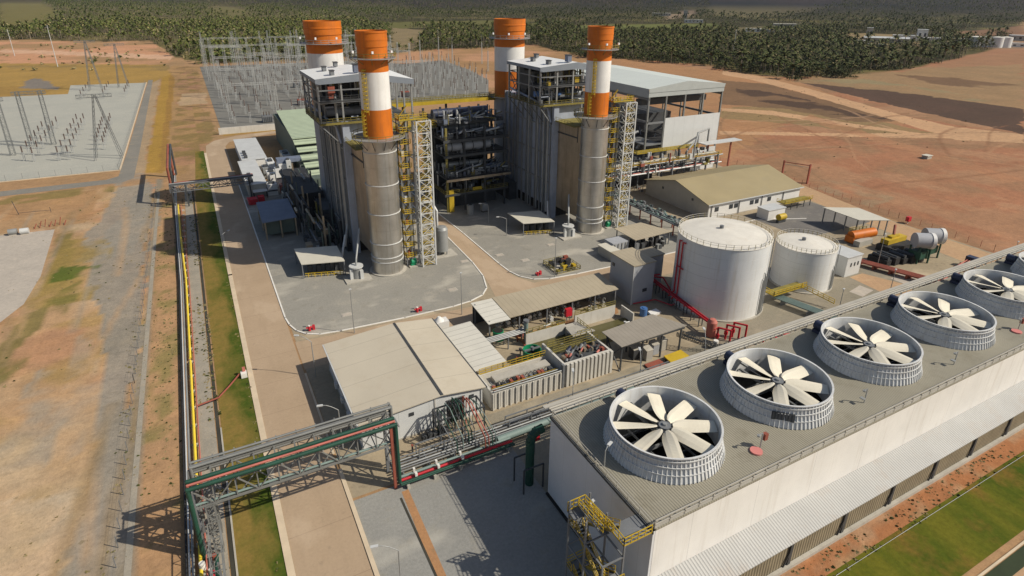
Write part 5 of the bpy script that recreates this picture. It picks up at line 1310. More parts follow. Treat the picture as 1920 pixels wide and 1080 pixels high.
# ------------------------------------------------------------------ long pipelines beside the road
t = thing('yellow_pipeline', 'long bright yellow gas pipeline on low stands beside the grass bank', 'pipeline', (-8.45, 110, 0))
for seg in ([(-8.35, 20, .75), (-8.35, 112, .75)], [(-8.35, 113, .75), (-8.4, 150, .75)], [(-8.4, 150.5, .75), (-9.2, 181, .75), (-9.6, 212, .75)]):
    MB('pipe_yellow').pipe(seg, .22, 8).build('pipe', t)
for i in range(38): MB('concrete').box(-8.8, 22+i*5, 0, -7.9, 22.35+i*5, .5).build('stand', t)
t = thing('grey_pipelines', 'pair of grey insulated pipelines with a dark one, west of the yellow pipeline', 'pipeline', (-9.3, 110, 0))
t['label'] = 'pair of grey insulated pipelines and a dark one beside the yellow pipeline'
for x, z, r, m_ in ((-9.15, .75, .17, 'galvanised'), (-9.55, .75, .12, 'light_steel'), (-9.9, .6, .13, 'steel_black')):
    MB(m_).pipe([(x, 20, z), (x, 150, z), (x-.9, 212, z), (x-.9, 262, z)], r, 7).build('pipe', t)
t = thing('thin_red_pipeline', 'thin dull red pipe following the yellow pipeline on its road side', 'pipeline', (-7.8, 110, 0))
MB('pale_red').pipe([(-7.75, 20, .5), (-7.75, 150, .5), (-8.8, 212, .5)], .10, 6).build('pipe', t)
t = thing('branch_pipe', 'rusty branch pipe crossing the grass bank to a hydrant by the kerb', 'pipe', (-3, 99, 0))
MB('rust_red').pipe([(-7.7, 97.2, .5), (-4.4, 97.8, .6), (-2.4, 100.5, .7), (-.6, 103.6, .6)], .16, 7).build('pipe', t)
b = MB('kerb_white').cbox(.1, 103.2, .1, 1.0, 1.2, .9); b.use('pale_red').cbox(.2, 103.6, 1.0, .5, .5, .7); b.build('hydrant', t)
t = thing('valve_manifold', 'cluster of red valves and grey flanges on the pipelines below the bridge', 'valve', (-7.6, 60, 0))
rr = random.Random(4)
b = MB('red_paint')
for i in range(14):
    y = 52+i*.9; b.use(rr.choice(['red_paint', 'rust_red', 'kerb_white', 'steel_dark', 'galvanised'])).cyl(rr.uniform(-9.6, -6.8), y, .6, rr.uniform(1.1, 1.9), rr.uniform(.2, .42), 10)
b.build('valve', t); MB('red_paint').pipe([(-7.6, 50, .8), (-7.6, 57, .8), (-7.0, 57.8, 1.6), (-7.0, 61, 1.6)], .2, 7).build('pipe', t); MB('green_pipe').pipe([(-6.6, 46, .9), (-6.6, 64, .9)], .26, 8).build('pipe', t)
t = thing('far_pipe_bridge', 'far dark lattice pipe bridge crossing the road beside the red fire station', 'pipe bridge', (0, 213, 0))
b = MB('steel_grey').truss((-11, 213, 5.2), (13, 213, 5.2), 3, 2.2, 2.4, .24, .16); b.build('girder', t)
for y, m_ in ((212, 'steel_dark'), (213, 'galvanised'), (214, 'rust_red')): MB(m_).tube((-11, y, 7.6), (14, y, 7.6), .25, 7).build('pipe', t)
for x in (-10.5, -6.5, 12.5):
    for y in (211.5, 214.5): MB('steel_dark').bar((x, y, 0), (x, y, 7.4), .4).build('leg', t)
for x, m_ in ((-10.6, 'rust_red'), (-9.8, 'steel_dark')): MB(m_).pipe([(x, 214, 7.6), (x, 214, 12.5), (x, 250, 12.5), (x, 250, 1)], .35, 7).build('pipe', t)
t = thing('fire_valve_skid', 'bright red fire water skid at the road edge under the far pipe bridge', 'valve', (12, 205, 0))
b = MB('red_paint').cbox(12.4, 205, .1, 2.4, 3.2, 1.8); b.cbox(15, 207, .1, 2, 2.5, 1.6); b.pipe([(11, 202, 1), (11, 209, 1)], .3, 8); b.build('body', t); MB('light_steel').box(13, 208.5, 2.6, 17.5, 211.5, 2.8).build('canopy', t)
b = MB('steel_dark')
for x in (13.2, 17.3): b.bar((x, 208.7, 0), (x, 208.7, 2.6), .2); b.bar((x, 211.3, 0), (x, 211.3, 2.6), .2)
b.build('post', t)

# ------------------------------------------------------------------ red fire main and deluge station
t = thing('red_fire_main', 'pair of bright red fire pipes slanting past the big tank', 'pipe', (90, 88, 0))
for d in (-.34, .34): MB('red_paint').pipe([(89.6+d, 97.8, 2.5), (86.9+d, 76.0, 2.5), (86.6+d, 74.0, 2.0)], .22, 8).build('pipe', t)
b = MB('steel_dark'); b2 = MB('red_paint')
for i in range(9):
    f = i/8; x, y = 89.55-2.65*f, 97.4-21.2*f; b.bar((x-.5, y, 0), (x-.5, y, 2.15), .15); b.bar((x+.5, y, 0), (x+.5, y, 2.15), .15); b2.box(x-.7, y-.1, 2.15, x+.7, y+.1, 2.3)
b.build('stand', t); b2.build('saddle', t)
b = MB('red_paint').pipe([(87.4, 98.0, 1.2), (89.6, 97.2, 3.2), (91.4, 95.6, 3.2), (90.6, 92, 1.8)], .2, 7); b.build('branch', t); MB('red_paint').pipe([(87.6, 98.2, 3.2), (91.8, 97.4, 3.2)], .2, 7).build('branch', t); MB('red_paint').pipe([(80.3, 92.5, .5), (86, 91.8, .5), (87.5, 88, .5), (88.6, 88.2, .5)], .14, 7).build('branch', t)
t = thing('deluge_station', 'red valve station with portal frames between the big tank and the tower', 'valve', (86, 72, 0))
b = MB('red_paint')
for x in (85.6, 88.0, 90.0):
    b.pipe([(x, 72.6, 0), (x, 72.6, 3.4), (x+1.4, 70.6, 3.4), (x+1.4, 70.6, 0)], .2, 8); b.cyl(x, 72.6, 1.2, 1.9, .4, 10)
b.build('pipe', t)
b = MB('pale_red').cyl(86.4, 75.0, .1, 3.3, 1.0, 16); b.lathe(86.4, 75.0, [(1.0, 3.3), (.6, 3.9), (.01, 4.0)], 16); b.build('vessel', t)
b = MB('red_paint')
for i in range(9):
    x = 84.8+i*1.0; b.pipe([(x, 68.6+.3*(i % 3), .1), (x, 68.6+.3*(i % 3), 1.2), (x+.8, 69.4, 1.2)], .13, 6)
b.pipe([(93, 67.5, 0), (93, 67.5, 2.6), (97, 66.4, 1.0)], .16, 7); b.pipe([(92, 69.5, .5), (104, 67.0, .5)], .12, 6); b.build('branch', t)
MB('kerb_white').cyl(83.6, 71, .05, 1.9, .5, 12).build('drum', t)
b = MB('steel_dark')
for i in range(6): b.cbox(84.5+i*1.2, 70.2, .05, .7, .7, 1.0)
b.build('pump', t)
t = thing('cable_trestle', 'dark stepped trestle leading down from the grey canopy to the red valve station', 'trestle', (80, 71, 0))
for d in (0, 1.4):
    b = MB('steel_dark').truss((76.5+d, 74.6, 3.0), (83.5+d*.6, 68.6, .6), .5, .6, 1.2, .1, .06); b.build('girder', t)
t = thing('tank_pipe_bridge', 'yellow railed footbridge with grey green pipes sloping between the two white tanks and the tower', 'pipe bridge', (113, 74, 0))
b = MB('olive_yellow').box(108.2, 78.0, 2.4, 119, 80.6, 2.6); b.use('yellow_paint').rail([(108.2, 80.5, 2.6), (108.2, 78, 2.6), (119, 78, 2.6)], 1.1, 1.3, .1); b.rail([(117.4, 78, 2.6), (119.6, 71, 1.2)], 1.1, 1.2, .1); b.build('deck', t)
for i in range(5): MB('pale_green').pipe([(109.5+i*.55, 79, 1.5), (112.0+i*.55, 69.5, 1.4), (113.5+i*.5, 57, 1.4)], .2, 7).build('pipe', t)
b = MB('steel_grey')
for f in (.1, .4, .7, 1): b.box(109.8+3*f, 79.2-20*f, 0, 113+3*f, 79.5-20*f, 1.1)
b.build('sleeper', t)

# ------------------------------------------------------------------ green pipe rack by the tan building
t = thing('green_pipe_rack', 'low rack of many grey green pipes on posts before the tan building gable', 'pipe rack', (120, 135, 0))
for i in range(7): MB('pale_green' if i % 3 else 'steel_grey').tube((117.8+i*.6, 110, 3.4+.2*(i % 2)), (117.0+i*.6, 156, 3.4+.2*(i % 2)), .26, 7).build('pipe', t)
for i in range(10):
    y = 111+i*5; b = MB('rust_red'); b.bar((117.4, y, 0), (117.4, y, 3.2), .28); b.bar((121.6, y, 0), (121.6, y, 3.2), .28); b.bar((117.2, y, 3.1), (121.8, y, 3.1), .25); b.build('frame', t)
rr = random.Random(31)
cl = Clutter(t, 50)
for i in range(150):
    x, y = rr.uniform(117.5, 122), rr.uniform(111, 155); h = rr.uniform(.3, 1.0); cl.new('valve', rr.choice(['pale_green', 'steel_grey', 'steel_dark', 'steel_dark', 'galvanised']), h).cbox(x, y, 3.4, .5, .7, h)
cl.done()

# sheds between the second unit and the tank
t = thing('pump_shelter', 'low worn roof crowded with dark machines beside the green pipe rack', 'shelter', (105, 120, 0))
MB('roof_shed').slab([(99.0, 115.5, 4.0), (112.5, 116.2, 4.0), (108.4, 125.0, 4.3), (98.6, 124.6, 4.3)], .15).build('roof', t)
for x, y in ((99.5, 116), (105.8, 116.3), (111.8, 116.6), (99.3, 124), (107.6, 124.4)): MB('steel_grey').bar((x, y, 0), (x, y, 3.9), .22).build('post', t)
for i in range(34):
    x, y = rr.uniform(99.5, 111), rr.uniform(115.4, 120); MB(rr.choice(['steel_dark', 'steel_black', 'steel_grey', 'galvanised', 'steel_black', 'steel_black'])).cbox(x, y, .05, rr.uniform(.5, 1.2), rr.uniform(.5, 1.2), rr.uniform(.8, 2.6)).build('machine', t)
t = thing('grey_container', 'bluish grey container with pale ribs beside the crowded pump shelter', 'container', (96, 119, 0))
MB('wall_grey').box(93.2, 117.5, .05, 98.4, 121.5, 3.2).build('body', t)
b = MB('galvanised')
for i in range(4): b.box(93.6+i*1.2, 117.3, .2, 94.0+i*1.2, 117.48, 3.0)
b.build('rib', t)
t = thing('cream_hut', 'small hut with a cream flat roof between the grey block and the gravel pad', 'hut', (91, 117.5, 0))
MB('wall_greywarm').box(90.2, 113.5, 0, 93.0, 120, 2.5).build('wall', t); MB('roof_pale').box(90, 113.3, 2.5, 93.2, 120.2, 2.7).build('roof', t)
t = thing('valve_pit', 'railed pit with yellow and dark valves on the second gravel pad', 'valve pit', (76, 118, 0))
MB('concrete').box(73.2, 113.4, .03, 80.4, 120.8, .22).build('slab', t)
b = MB('olive_yellow').rail([(73.4, 113.6, .2), (80.2, 113.6, .2), (80.2, 120.6, .2), (73.4, 120.6, .2), (73.4, 113.6, .2)], 1.1, 1.6, .1); b.build('railing', t)
for i in range(26): MB(rr.choice(['yellow_paint', 'steel_dark', 'olive_yellow', 'steel_black', 'rust_red'])).cbox(rr.uniform(74.2, 79.6), rr.uniform(114.4, 119.8), .2, rr.uniform(.4, 1.3), rr.uniform(.4, 1.3), rr.uniform(.4, 1.6)).build('valve', t)

# ------------------------------------------------------------------ steelwork full of pipes between the two units
t = thing('process_rack', 'huge dark multi storey steel rack of pipes and drums between the two boiler units', 'pipe rack', (77, 176, 0))
for x in (66.5, 72.5, 79.5, 86.5):
    for y in (168.5, 178, 188): MB('olive_yellow' if (y < 170 and x < 67) else 'steel_dark').bar((x, y, 0), (x, y, 30 if y > 170 else 27), .6, .6).build('column', t)
for z, m_, y0 in ((5.8, 'steel_dark', 168), (11.2, 'duct_metal', 166), (18.2, 'steel_dark', 168), (23.0, 'steel_dark', 168), (27.6, 'steel_dark', 172)):
    b = MB('steel_black').box(65.5, y0, z, 87.6, 189, z+.25); b.use(m_).box(65.4, y0-.15, z-.45, 87.7, y0-.02, z+.3)
    b.use('olive_yellow' if z < 10 else 'steel_dark').rail([(65.6, 189, z+.25), (65.6, y0, z+.25), (87.5, y0, z+.25)], 1.2, 1.6, .10); b.build('floor', t)
for y, z, r, m_, x0, x1 in ((170.5, 20.7, 1.5, 'wall_grey', 67, 82), (175.5, 25.6, 1.25, 'steel_grey', 68, 84), (172, 14.6, .9, 'galvanised', 66.5, 80), (181, 29.2, 1.5, 'motor_blue', 67, 86)):
    b = MB(m_).tube((x0, y, z), (x1, y, z), r, 16); b.use('steel_dark')
    for i in range(4): b.tube((x0+1.5+i*3.6, y, z), (x0+1.8+i*3.6, y, z), r+.08, 16)
    b.build('drum', t)
rr = random.Random(77)
cl = Clutter(t, 60)
for i in range(420):
    z = rr.choice([6.2, 11.6, 11.6, 11.6, 18.6, 23.4, 27.9]); x, y = rr.uniform(66, 86.5), rr.uniform(167.2 if z == 11.6 else 169, 178)
    m_ = rr.choice(['steel_dark', 'steel_grey', 'steel_dark', 'steel_grey', 'galvanised', 'galvanised', 'blue_roof', 'light_steel', 'light_steel', 'olive_yellow', 'steel_dark'])
    q = rr.random()
    if q < .4: h = rr.uniform(.8, 4); cl.new('riser', m_, h).tube((x, y, z), (x, y, z+h), rr.uniform(.1, .35), 6)
    elif q < .7: h = rr.uniform(1, 7); cl.new('pipe', m_, h*.7).tube((x, y, z+1.5), (min(87.4, x+h), y, z+rr.uniform(.5, 3)), rr.uniform(.1, .35), 6)
    else: h = rr.uniform(.4, 1.8); cl.new('cabinet', m_, h).cbox(x, y, z, rr.uniform(.4, 1.5), rr.uniform(.4, 1.5), h)
cl.done()
b = MB('steel_dark').box(66.6, 181, .05, 86.5, 188.3, 26); b.box(68, 173, .05, 85.6, 180.9, 5.6); b.build('core_equipment', t)
b = MB('yellow_paint').box(66.8, 167.9, .1, 68.4, 168.3, 7.4); b.box(75, 167.9, 6.4, 78.2, 168.2, 7.4); b.build('yellow_beam', t)
p = thing('white_drum', 'pale vertical drum on the gravel under the dark pipe rack', 'drum', (72.1, 163.7, 0))
MB('galvanised').cyl(72.1, 163.7, .05, 3.2, 1.1, 16).build('body', p); MB('steel_dark').cyl(72.1, 163.7, 3.2, 3.4, .5, 10).build('lid', p)
p = thing('pale_cabinet', 'pale square cabinet on the gravel near the dark pipe rack', 'cabinet', (77.1, 164, 0))
b = MB('galvanised').cbox(77.1, 164, .6, 2.0, 1.6, 2.2); b.build('body', p); b = MB('steel_dark').cbox(76.4, 164, 0, .2, 1.4, .6); b.cbox(77.8, 164, 0, .2, 1.4, .6); b.build('leg', p)
t = thing('overhead_walkway', 'long yellow railed walkway high between the boiler unit and the rear chimney', 'walkway', (76, 190, 31))
b = MB('olive_yellow').truss((52, 189, 31.2), (94, 189, 31.2), 2.4, .6, 3, .3, .15); b.rail([(52, 187.8, 31.9), (94, 187.8, 31.9)], 1.3, 2, .14); b.rail([(52, 190.2, 31.9), (94, 190.2, 31.9)], 1.3, 2, .14); b.box(52, 187.9, 31.8, 94, 190.1, 31.9); b.use('yellow_paint').box(52, 187.6, 31.0, 94, 187.75, 32.1); b.build('deck', t)
t2 = thing('cross_walkway', 'second yellow railed walkway with pipes, lower than the long one between the units', 'walkway', (58, 176, 27))
b = MB('olive_yellow').truss((50.5, 176, 26.4), (66, 176, 26.4), 2.2, .7, 2.6, .26, .14); b.box(50.5, 175, 27.1, 66, 177, 27.2); b.use('yellow_paint').rail([(50.5, 175, 27.2), (66, 175, 27.2)], 1.2, 1.6, .13); b.rail([(50.5, 177, 27.2), (66, 177, 27.2)], 1.2, 1.6, .13); b.build('deck', t2)
for y, r, m_ in ((178.0, .45, 'galvanised'), (179.2, .35, 'light_steel'), (180.2, .4, 'steel_grey')): MB(m_).tube((49, y, 25.6), (67, y, 25.6), r, 8).build('pipe', t2)
for x in (53, 62): MB('steel_grey').bar((x, 176, 0), (x, 176, 26.4), .5).build('column', t2); MB('steel_grey').bar((x, 175, 25.1), (x, 181, 25.1), .35).build('bracket', t2)
for x in (60, 75): MB('steel_dark').bar((x, 189, 0), (x, 189, 31.2), .6).build('column', t)
t = thing('silver_tank', 'upright silver tank with a domed top and pipe beside the lattice stairs', 'tank', (52.6, 138.6, 0))
b = MB('galvanised').lathe(52.6, 138.6, [(1.65, 1.2), (1.65, 7.2), (1.3, 7.9), (.01, 8.2)], 24); b.build('shell', t)
for a in range(4): MB('steel_grey').bar((52.6+1.4*math.cos(a*1.57+.7), 138.6+1.4*math.sin(a*1.57+.7), 0), (52.6+1.4*math.cos(a*1.57+.7), 138.6+1.4*math.sin(a*1.57+.7), 1.6), .2).build('leg', t)
MB('light_steel').pipe([(52.4, 140, 6.5), (52.4, 141.2, 6.5), (52.4, 141.2, 11.5), (51.4, 142.4, 14), (49.5, 143, 14)], .35, 8).build('pipe', t); MB('concrete').box(50, 136, .03, 56, 140.8, .2).build('slab', t)
MB('yellow_paint').bar((52.6, 146, 0), (52.6, 146, 17), .6).build('column', t)

# ------------------------------------------------------------------ gas turbine yard behind the road
t = thing('electrical_house', 'dark blue roofed electrical house on an open frame beside the road', 'building', (16.5, 178, 0))
MB('blue_roof').slab([(11.6, 168.6, 5.7), (20.8, 169.4, 5.7), (21.2, 188, 5.7), (12.0, 188, 5.7)], .2).build('roof', t)
MB('filter_dark').box(12.6, 170.6, 1.2, 20.2, 187.2, 5.4).build('wall', t)
for x in (12.3, 16.4, 20.4):
    for y in (169.8, 178, 187.5): MB('duct_metal').bar((x, y, 0), (x, y, 5.5), .35).build('column', t)
MB('light_steel').box(23.5, 154.5, .05, 28.2, 158.6, .5).build('slab', t)
rr = random.Random(15)
t = thing('pipe_skid_yard', 'dark tangle of pipes and frames in the shade between the electrical house and the boiler', 'pipe rack', (26, 180, 0))
cl = Clutter(t, 60)
for i in range(150):
    x, y = rr.uniform(21.5, 31.3), rr.uniform(152, 215); z = rr.uniform(.3, 9)
    m_ = rr.choice(['steel_dark', 'steel_black', 'steel_dark', 'duct_metal', 'olive_yellow', 'steel_grey', 'filter_dark'])
    q = rr.random()
    if q < .35: cl.new('column', m_, z).bar((x, y, 0), (x, y, z+3), rr.uniform(.2, .5))
    elif q < .75: h = rr.uniform(3, 14); cl.new('pipe', m_, h).tube((x, y, z), (x, min(216, y+h), z), rr.uniform(.12, .4), 6)
    else: h = rr.uniform(1, 6); cl.new('cabinet', m_, h).cbox(x, y, 0, rr.uniform(.8, 2.5), rr.uniform(.8, 3), h)
cl.done()
MB('steel_black').box(23, 183, .05, 31, 214, 8).build('dark_equipment', t)
t = thing('filter_house', 'pale green intake filter house with stepped louvres behind the first boiler', 'building', (37, 265, 0))
MB('filter_green').slab([(31.6, 240.5, 12.6), (46, 240.5, 12.6), (50, 300, 13.4), (34, 300, 13.4)], .3).build('roof', t)
MB('filter_dark').box(32.4, 241, 0, 45, 299, 12.2).build('wall', t)
b = MB('filter_green')
for i in range(5): b.slab([(31.8+i*.35, 236.8-4.2*i, 11.0-2.0*i), (43+i*.2, 236.8-4.2*i, 11.0-2.0*i), (43+i*.2, 240.2-4.2*i, 12.0-2.0*i), (31.8+i*.35, 240.2-4.2*i, 12.0-2.0*i)], .25)
b.build('louvre', t)
MB('filter_dark').box(33, 215, 0, 43, 240, 3.0).build('duct', t)
for nm, lab, (x0, y0, x1, y1, h), m_ in (('inverter_hall', 'flat white roofed electrical building with a dark patch at the road bend', (13.4, 247, 22, 286, 4.4), 'wall_white'),
                                      ('control_house', 'long pale roofed control house between the road and the turbine yard', (11.8, 212, 17.6, 245.6, 4.4), 'wall_greywarm')):
    p = thing(nm, lab, 'building', ((x0+x1)/2, (y0+y1)/2, 0)); MB(m_).box(x0, y0, 0, x1, y1, h).build('wall', p); MB('light_steel').box(x0-.3, y0-.3, h, x1+.3, y1+.3, h+.25).build('roof', p)
    b = MB('steel_dark')
    for i in range(3): b.cbox(x0+1.5, y0+3+i*4, h+.25, 1.2, 1.6, 1.0)
    b.build('roof_unit', p)
for i, (x, y, w, d, h, m_) in enumerate(((21, 226, 3, 5, 4.5, 'wall_white'), (22.5, 240, 2.6, 9, 5, 'tank_white'), (25.5, 232, 2.6, 7, 6.0, 'tank_white'), (19.4, 213, 3.2, 4, 3.8, 'wall_white'), (26.6, 222, 2.2, 4, 5.2, 'galvanised'), (24, 213, 4, 3, 3, 'pale_red'), (28.5, 214, 3, 3, 3.4, 'wall_white'), (29, 246, 3, 10, 6, 'galvanised'), (23, 222, 2, 3, 6.5, 'tank_white'), (20.6, 219, 1.6, 2, 5, 'wall_white'), (25.2, 217.5, 2.2, 2.6, 5.6, 'pale_red'), (27.6, 229, 1.6, 4, 7.4, 'light_steel'), (23, 205, 3, 3, 2.6, 'wall_greywarm'), (27, 207, 2.6, 2.6, 4.4, 'galvanised'), (20.2, 236, 2.2, 6, 4, 'galvanised'))):
    p = thing('turbine_auxiliary', 'white boxy auxiliary unit in the turbine yard behind the first boiler', 'machine', (x, y, 0), 'auxiliary units of the turbine yard')
    MB(m_).cbox(x, y, .1, w, d, h).build('casing', p); b = MB('steel_dark').cbox(x, y, h+.1, w*.6, d*.4, .5); b.tube((x-w/2, y-d/2-.3, h*.5), (x+w/2, y-d/2-.3, h*.5), .25, 7); b.build('vent', p)
t = thing('intake_duct', 'dark blue intake duct crossing the turbine yard', 'duct', (29, 228, 0)); MB('blue_roof').box(24, 229.5, 6.3, 32.6, 233.5, 7.6).build('duct', t); b = MB('steel_grey')
for x in (24.5, 32): b.bar((x, 230, 0), (x, 230, 6.3), .3); b.bar((x, 233, 0), (x, 233, 6.3), .3)
b.build('leg', t)

# ------------------------------------------------------------------ emergency diesel corner on the right
t = thing('open_carport', 'long open carport with a flat cream roof beside the dirt road', 'shelter', (170, 101, 0))
MB('roof_pale').slab([(165.8, 108.8, 5.1), (165.4, 96.6, 5.0), (173.6, 92.4, 5.0), (175.2, 103.4, 5.1)], .18).build('roof', t)
for i in range(4): MB('steel_grey').bar((166.2+.0*i, 97.4+i*3.6, 0), (166.2, 97.4+i*3.6, 4.9), .28).build('post', t); MB('steel_grey').bar((167+2*i, 96.0-1.05*i, 0), (167+2*i, 96.0-1.05*i, 4.8), .28).build('post', t)
t = thing('orange_engine', 'orange cylindrical engine module under the edge of the carport', 'engine', (163, 94, 0))
b = MB('orange_paint').tube((158.8, 94.0, 2.2), (166.6, 92.4, 2.6), 1.35, 14); b.box(158.4, 92.8, 0.3, 160.6, 95.4, 2.2); b.build('body', t); MB('wall_greywarm').box(158, 90.6, .03, 164, 92.4, 1.6).build('skid', t); b = MB('olive_yellow').rail([(160, 95.6, 2.6), (166, 94.4, 2.6)], 1.2, 1.2, .12); b.build('railing', t)
t = thing('yellow_engine', 'bright yellow engine set with a black base next to the white silencers', 'engine', (165, 85, 0))
b = MB('yellow_paint').box(162.2, 85.4, 1.9, 170.6, 87.6, 3.2); b.box(164.5, 86, 3.2, 168, 87.4, 3.7); b.build('body', t); b = MB('steel_black').box(161.0, 83.2, 0.05, 171.4, 87.8, 1.8); b.build('base', t); MB('rust_red').pipe([(166.8, 87, 3.6), (169, 88.4, 5.6)], .35, 8).build('exhaust', t)
for i, (x, y) in enumerate(((162.6, 77.8), (168.6, 78.6))):
    t = thing('silencer', ['white tub shaped silencer on green legs, with the other silencer behind it', 'white tub shaped silencer on green legs, farther toward the dirt road'][i], 'silencer', (x, y, 0), 'white silencers of the diesel yard')
    b = MB('stack_white').tube((x+1.6, y-1.2, 6.1), (x+2.3, y-1.7, 6.1), 2.15, 20); b.use('wall_grey').tube((x-1.4, y+.9, 6.1), (x+1.6, y-1.2, 6.1), 2.0, 20); b.build('drum', t)
    for dx, dy in ((-1.3, -1), (-1.3, 1.4), (1.8, -2), (1.8, .8)): MB('green_pipe').bar((x+dx, y+dy, 0), (x+dx, y+dy, 4.6), .34).build('leg', t)
    MB('green_pipe').box(x-1.5, y-1.6, 1.4, x+2, y+1.2, 3.4).build('pump', t)
t = thing('dark_engine_row', 'row of black engines on the slab beside the yellow engine set', 'engine', (157, 82, 0))
for i in range(5): MB('steel_black').box(152.2+i*2.6, 79.2-.6*i, .05, 154.2+i*2.6, 84.4-.6*i, 1.6+.5*(i % 2)).use('steel_dark').tube((153.2+i*2.6, 79.5-.6*i, 2.0), (153.2+i*2.6, 83.8-.6*i, 2.0), .5, 8).build('engine', t)
t = thing('rusty_pipe_rack', 'low rack of dark red pipes between the pump house and the cooling tower', 'pipe rack', (152, 72, 0))
for i in range(5): MB('rust_red').pipe([(146+i*.5, 84, 1.2), (151.5+i*.6, 66.4, 1.2), (150+i*.4, 60.5, 1.2)], .24, 7).build('pipe', t)
b = MB('rust_red')
for i in range(6): b.box(146.2+i*1.1, 83.2-3.6*i, 0, 149+i*1.1, 83.6-3.6*i, .95)
b.build('sleeper', t)
t = thing('pink_pipe_rack', 'low rack with faded red pipes crossing toward a dark blue end box beside the silencers', 'pipe rack', (160, 67, 0))
for i in range(4): MB('pale_red').tube((151, 65.2+i*.6, 2.0), (171.8, 68.2+i*.6, 2.0), .16, 6).build('pipe', t)
for i in range(6): b = MB('rust_red'); x = 152+i*3.8; b.bar((x, 65+i*.55, 0), (x, 65+i*.55, 2.2), .25); b.bar((x, 67.4+i*.55, 0), (x, 67.4+i*.55, 2.2), .25); b.bar((x, 65+i*.55, 1.8), (x, 67.4+i*.55, 1.8), .2); b.build('frame', t)
MB('motor_blue').box(171.4, 67.6, .1, 173.2, 70.6, 2.8).build('end_box', t)
sheet('paving_slab', 'concrete_pad', [(131, 71.5), (136.4, 72.4), (136, 75.6), (130.6, 74.6)], .04)
sheet('paving_slab', 'concrete_pad', [(146.6, 70.2), (152.4, 71.4), (151.8, 75.4), (146.4, 74.4)], .044)
sheet('dirt_strip', 'road_dirt', [(136, 60), (141, 60), (146.5, 71), (143, 79.6), (138, 79.6)], .036)
# ------------------------------------------------------------------ lamp posts and masts
LAMPS = [(1.0, 169.9, 4.0, 40, 'lamp post on the kerb of the shaded stretch of road'), (73.9, 154.3, 6.4, 160, 'lamp post on the second gravel pad nearest the dark pipe rack'),
         (74.0, 142.6, 6.0, 165, 'lamp post on the second gravel pad beside the sampling shelter'), (11.6, 97.3, 8.6, 150, 'lamp post at the road corner of the warehouse'),
         (11.6, 76.2, 8.6, 165, 'lamp post by the road next to the pipe bridge'), (12.0, 48.8, 8.6, 165, 'lamp post on the gravel in front of the pipe bridge')]
for x, y, h, a, l in LAMPS: lamp_post(x, y, 0, h, R(a), l)
for x, y, h, l in ((21.6, 109.1, 10, 'thin mast on the kerb behind the warehouse'), (44.3, 106.2, 10, 'thin mast on the road behind the lean-to'), (72.1, 112.9, 10.4, 'thin mast at the front kerb of the second gravel pad'), (106.5, 62, 12, 'thin mast behind the tower near the second white tank'), (127, 64, 11, 'thin mast on the paving past the second white tank'), (178.5, 63.5, 8, 'thin mast at the far end of the tower by the dirt road'), (150.5, 80.5, 9, 'thin mast by the pump house wall')):
    p = thing('thin_mast', l, 'mast', (x, y, 0), 'thin lighting masts of the yard'); MB('galvanised').tube((x, y, 0), (x, y, h), .10, 7, .06).build('pole', p)
    b = MB('light_steel').cbox(x, y, h, .5, .25, .2); b.build('lamp_head', p)
for x, y, l in ((13.6, 114.2, 'red hydrant at the rounded corner of the gravel pad'), (36.0, 111.6, 'red hydrant on the gravel pad by the cross road'), (68.8, 115.6, 'red hydrant at the corner of the second gravel pad')):
    p = thing('fire_hydrant', l, 'hydrant', (x, y, 0), 'red hydrants on the kerbs')
    b = MB('red_paint').cyl(x, y, .05, 1.1, .3, 10); b.tube((x-.6, y, .8), (x+.6, y, .8), .2, 8); b.cbox(x+.9, y+.2, .05, .5, .5, 1.0); b.build('body', p)
    MB('kerb_white').cyl(x, y, 1.1, 1.3, .22, 10).build('cap', p)
rr = random.Random(2)
for i, (x, y) in enumerate(((22, 117.4), (66, 131), (70.5, 125), (82, 131), (56, 131.5), (47, 118))):
    p = thing('manhole_cover', 'pale concrete manhole lid in the gravel of the pads', 'manhole', (x, y, 0), 'manhole lids in the gravel')
    MB('concrete_pad').box(x-.9, y-.5, .05, x+.9, y+.6, .16).build('lid', p); MB('concrete').box(x-1.1, y-.7, .05, x+1.1, y+.8, .11).build('rim', p)
p = thing('bicycle', 'bicycle parked on the road beside the kerb of the warehouse', 'bicycle', (8.6, 80.5, 0))
for dy in (-.52, .52):
    b = MB('steel_dark')
    n = 20
    for i in range(n):
        a, c = 2*math.pi*i/n, 2*math.pi*(i+1)/n; b.bar((8.6, 80.5+dy+.34*math.cos(a), .38+.34*math.sin(a)), (8.6, 80.5+dy+.34*math.cos(c), .38+.34*math.sin(c)), .05)
    for i in range(6): a = math.pi*i/3; b.bar((8.6, 80.5+dy, .38), (8.6, 80.5+dy+.34*math.cos(a), .38+.34*math.sin(a)), .012)
    b.build('wheel', p)
b = MB('steel_grey')
for q in (((0, -.52, .38), (0, -.1, .9)), ((0, -.1, .9), (0, .4, .92)), ((0, .52, .38), (0, .38, 1.0)), ((0, 0, .38), (0, -.12, .95)), ((0, 0, .38), (0, .42, .85)), ((0, -.52, .38), (0, 0, .38)), ((-.28, .34, 1.06), (.28, .34, 1.06))): b.bar(*(tuple(a+o for a, o in zip(v, (8.6, 80.5, 0))) for v in q), .045)
b.build('frame', p); MB('steel_black').cbox(8.6, 80.36, .95, .16, .3, .08).build('saddle', p)
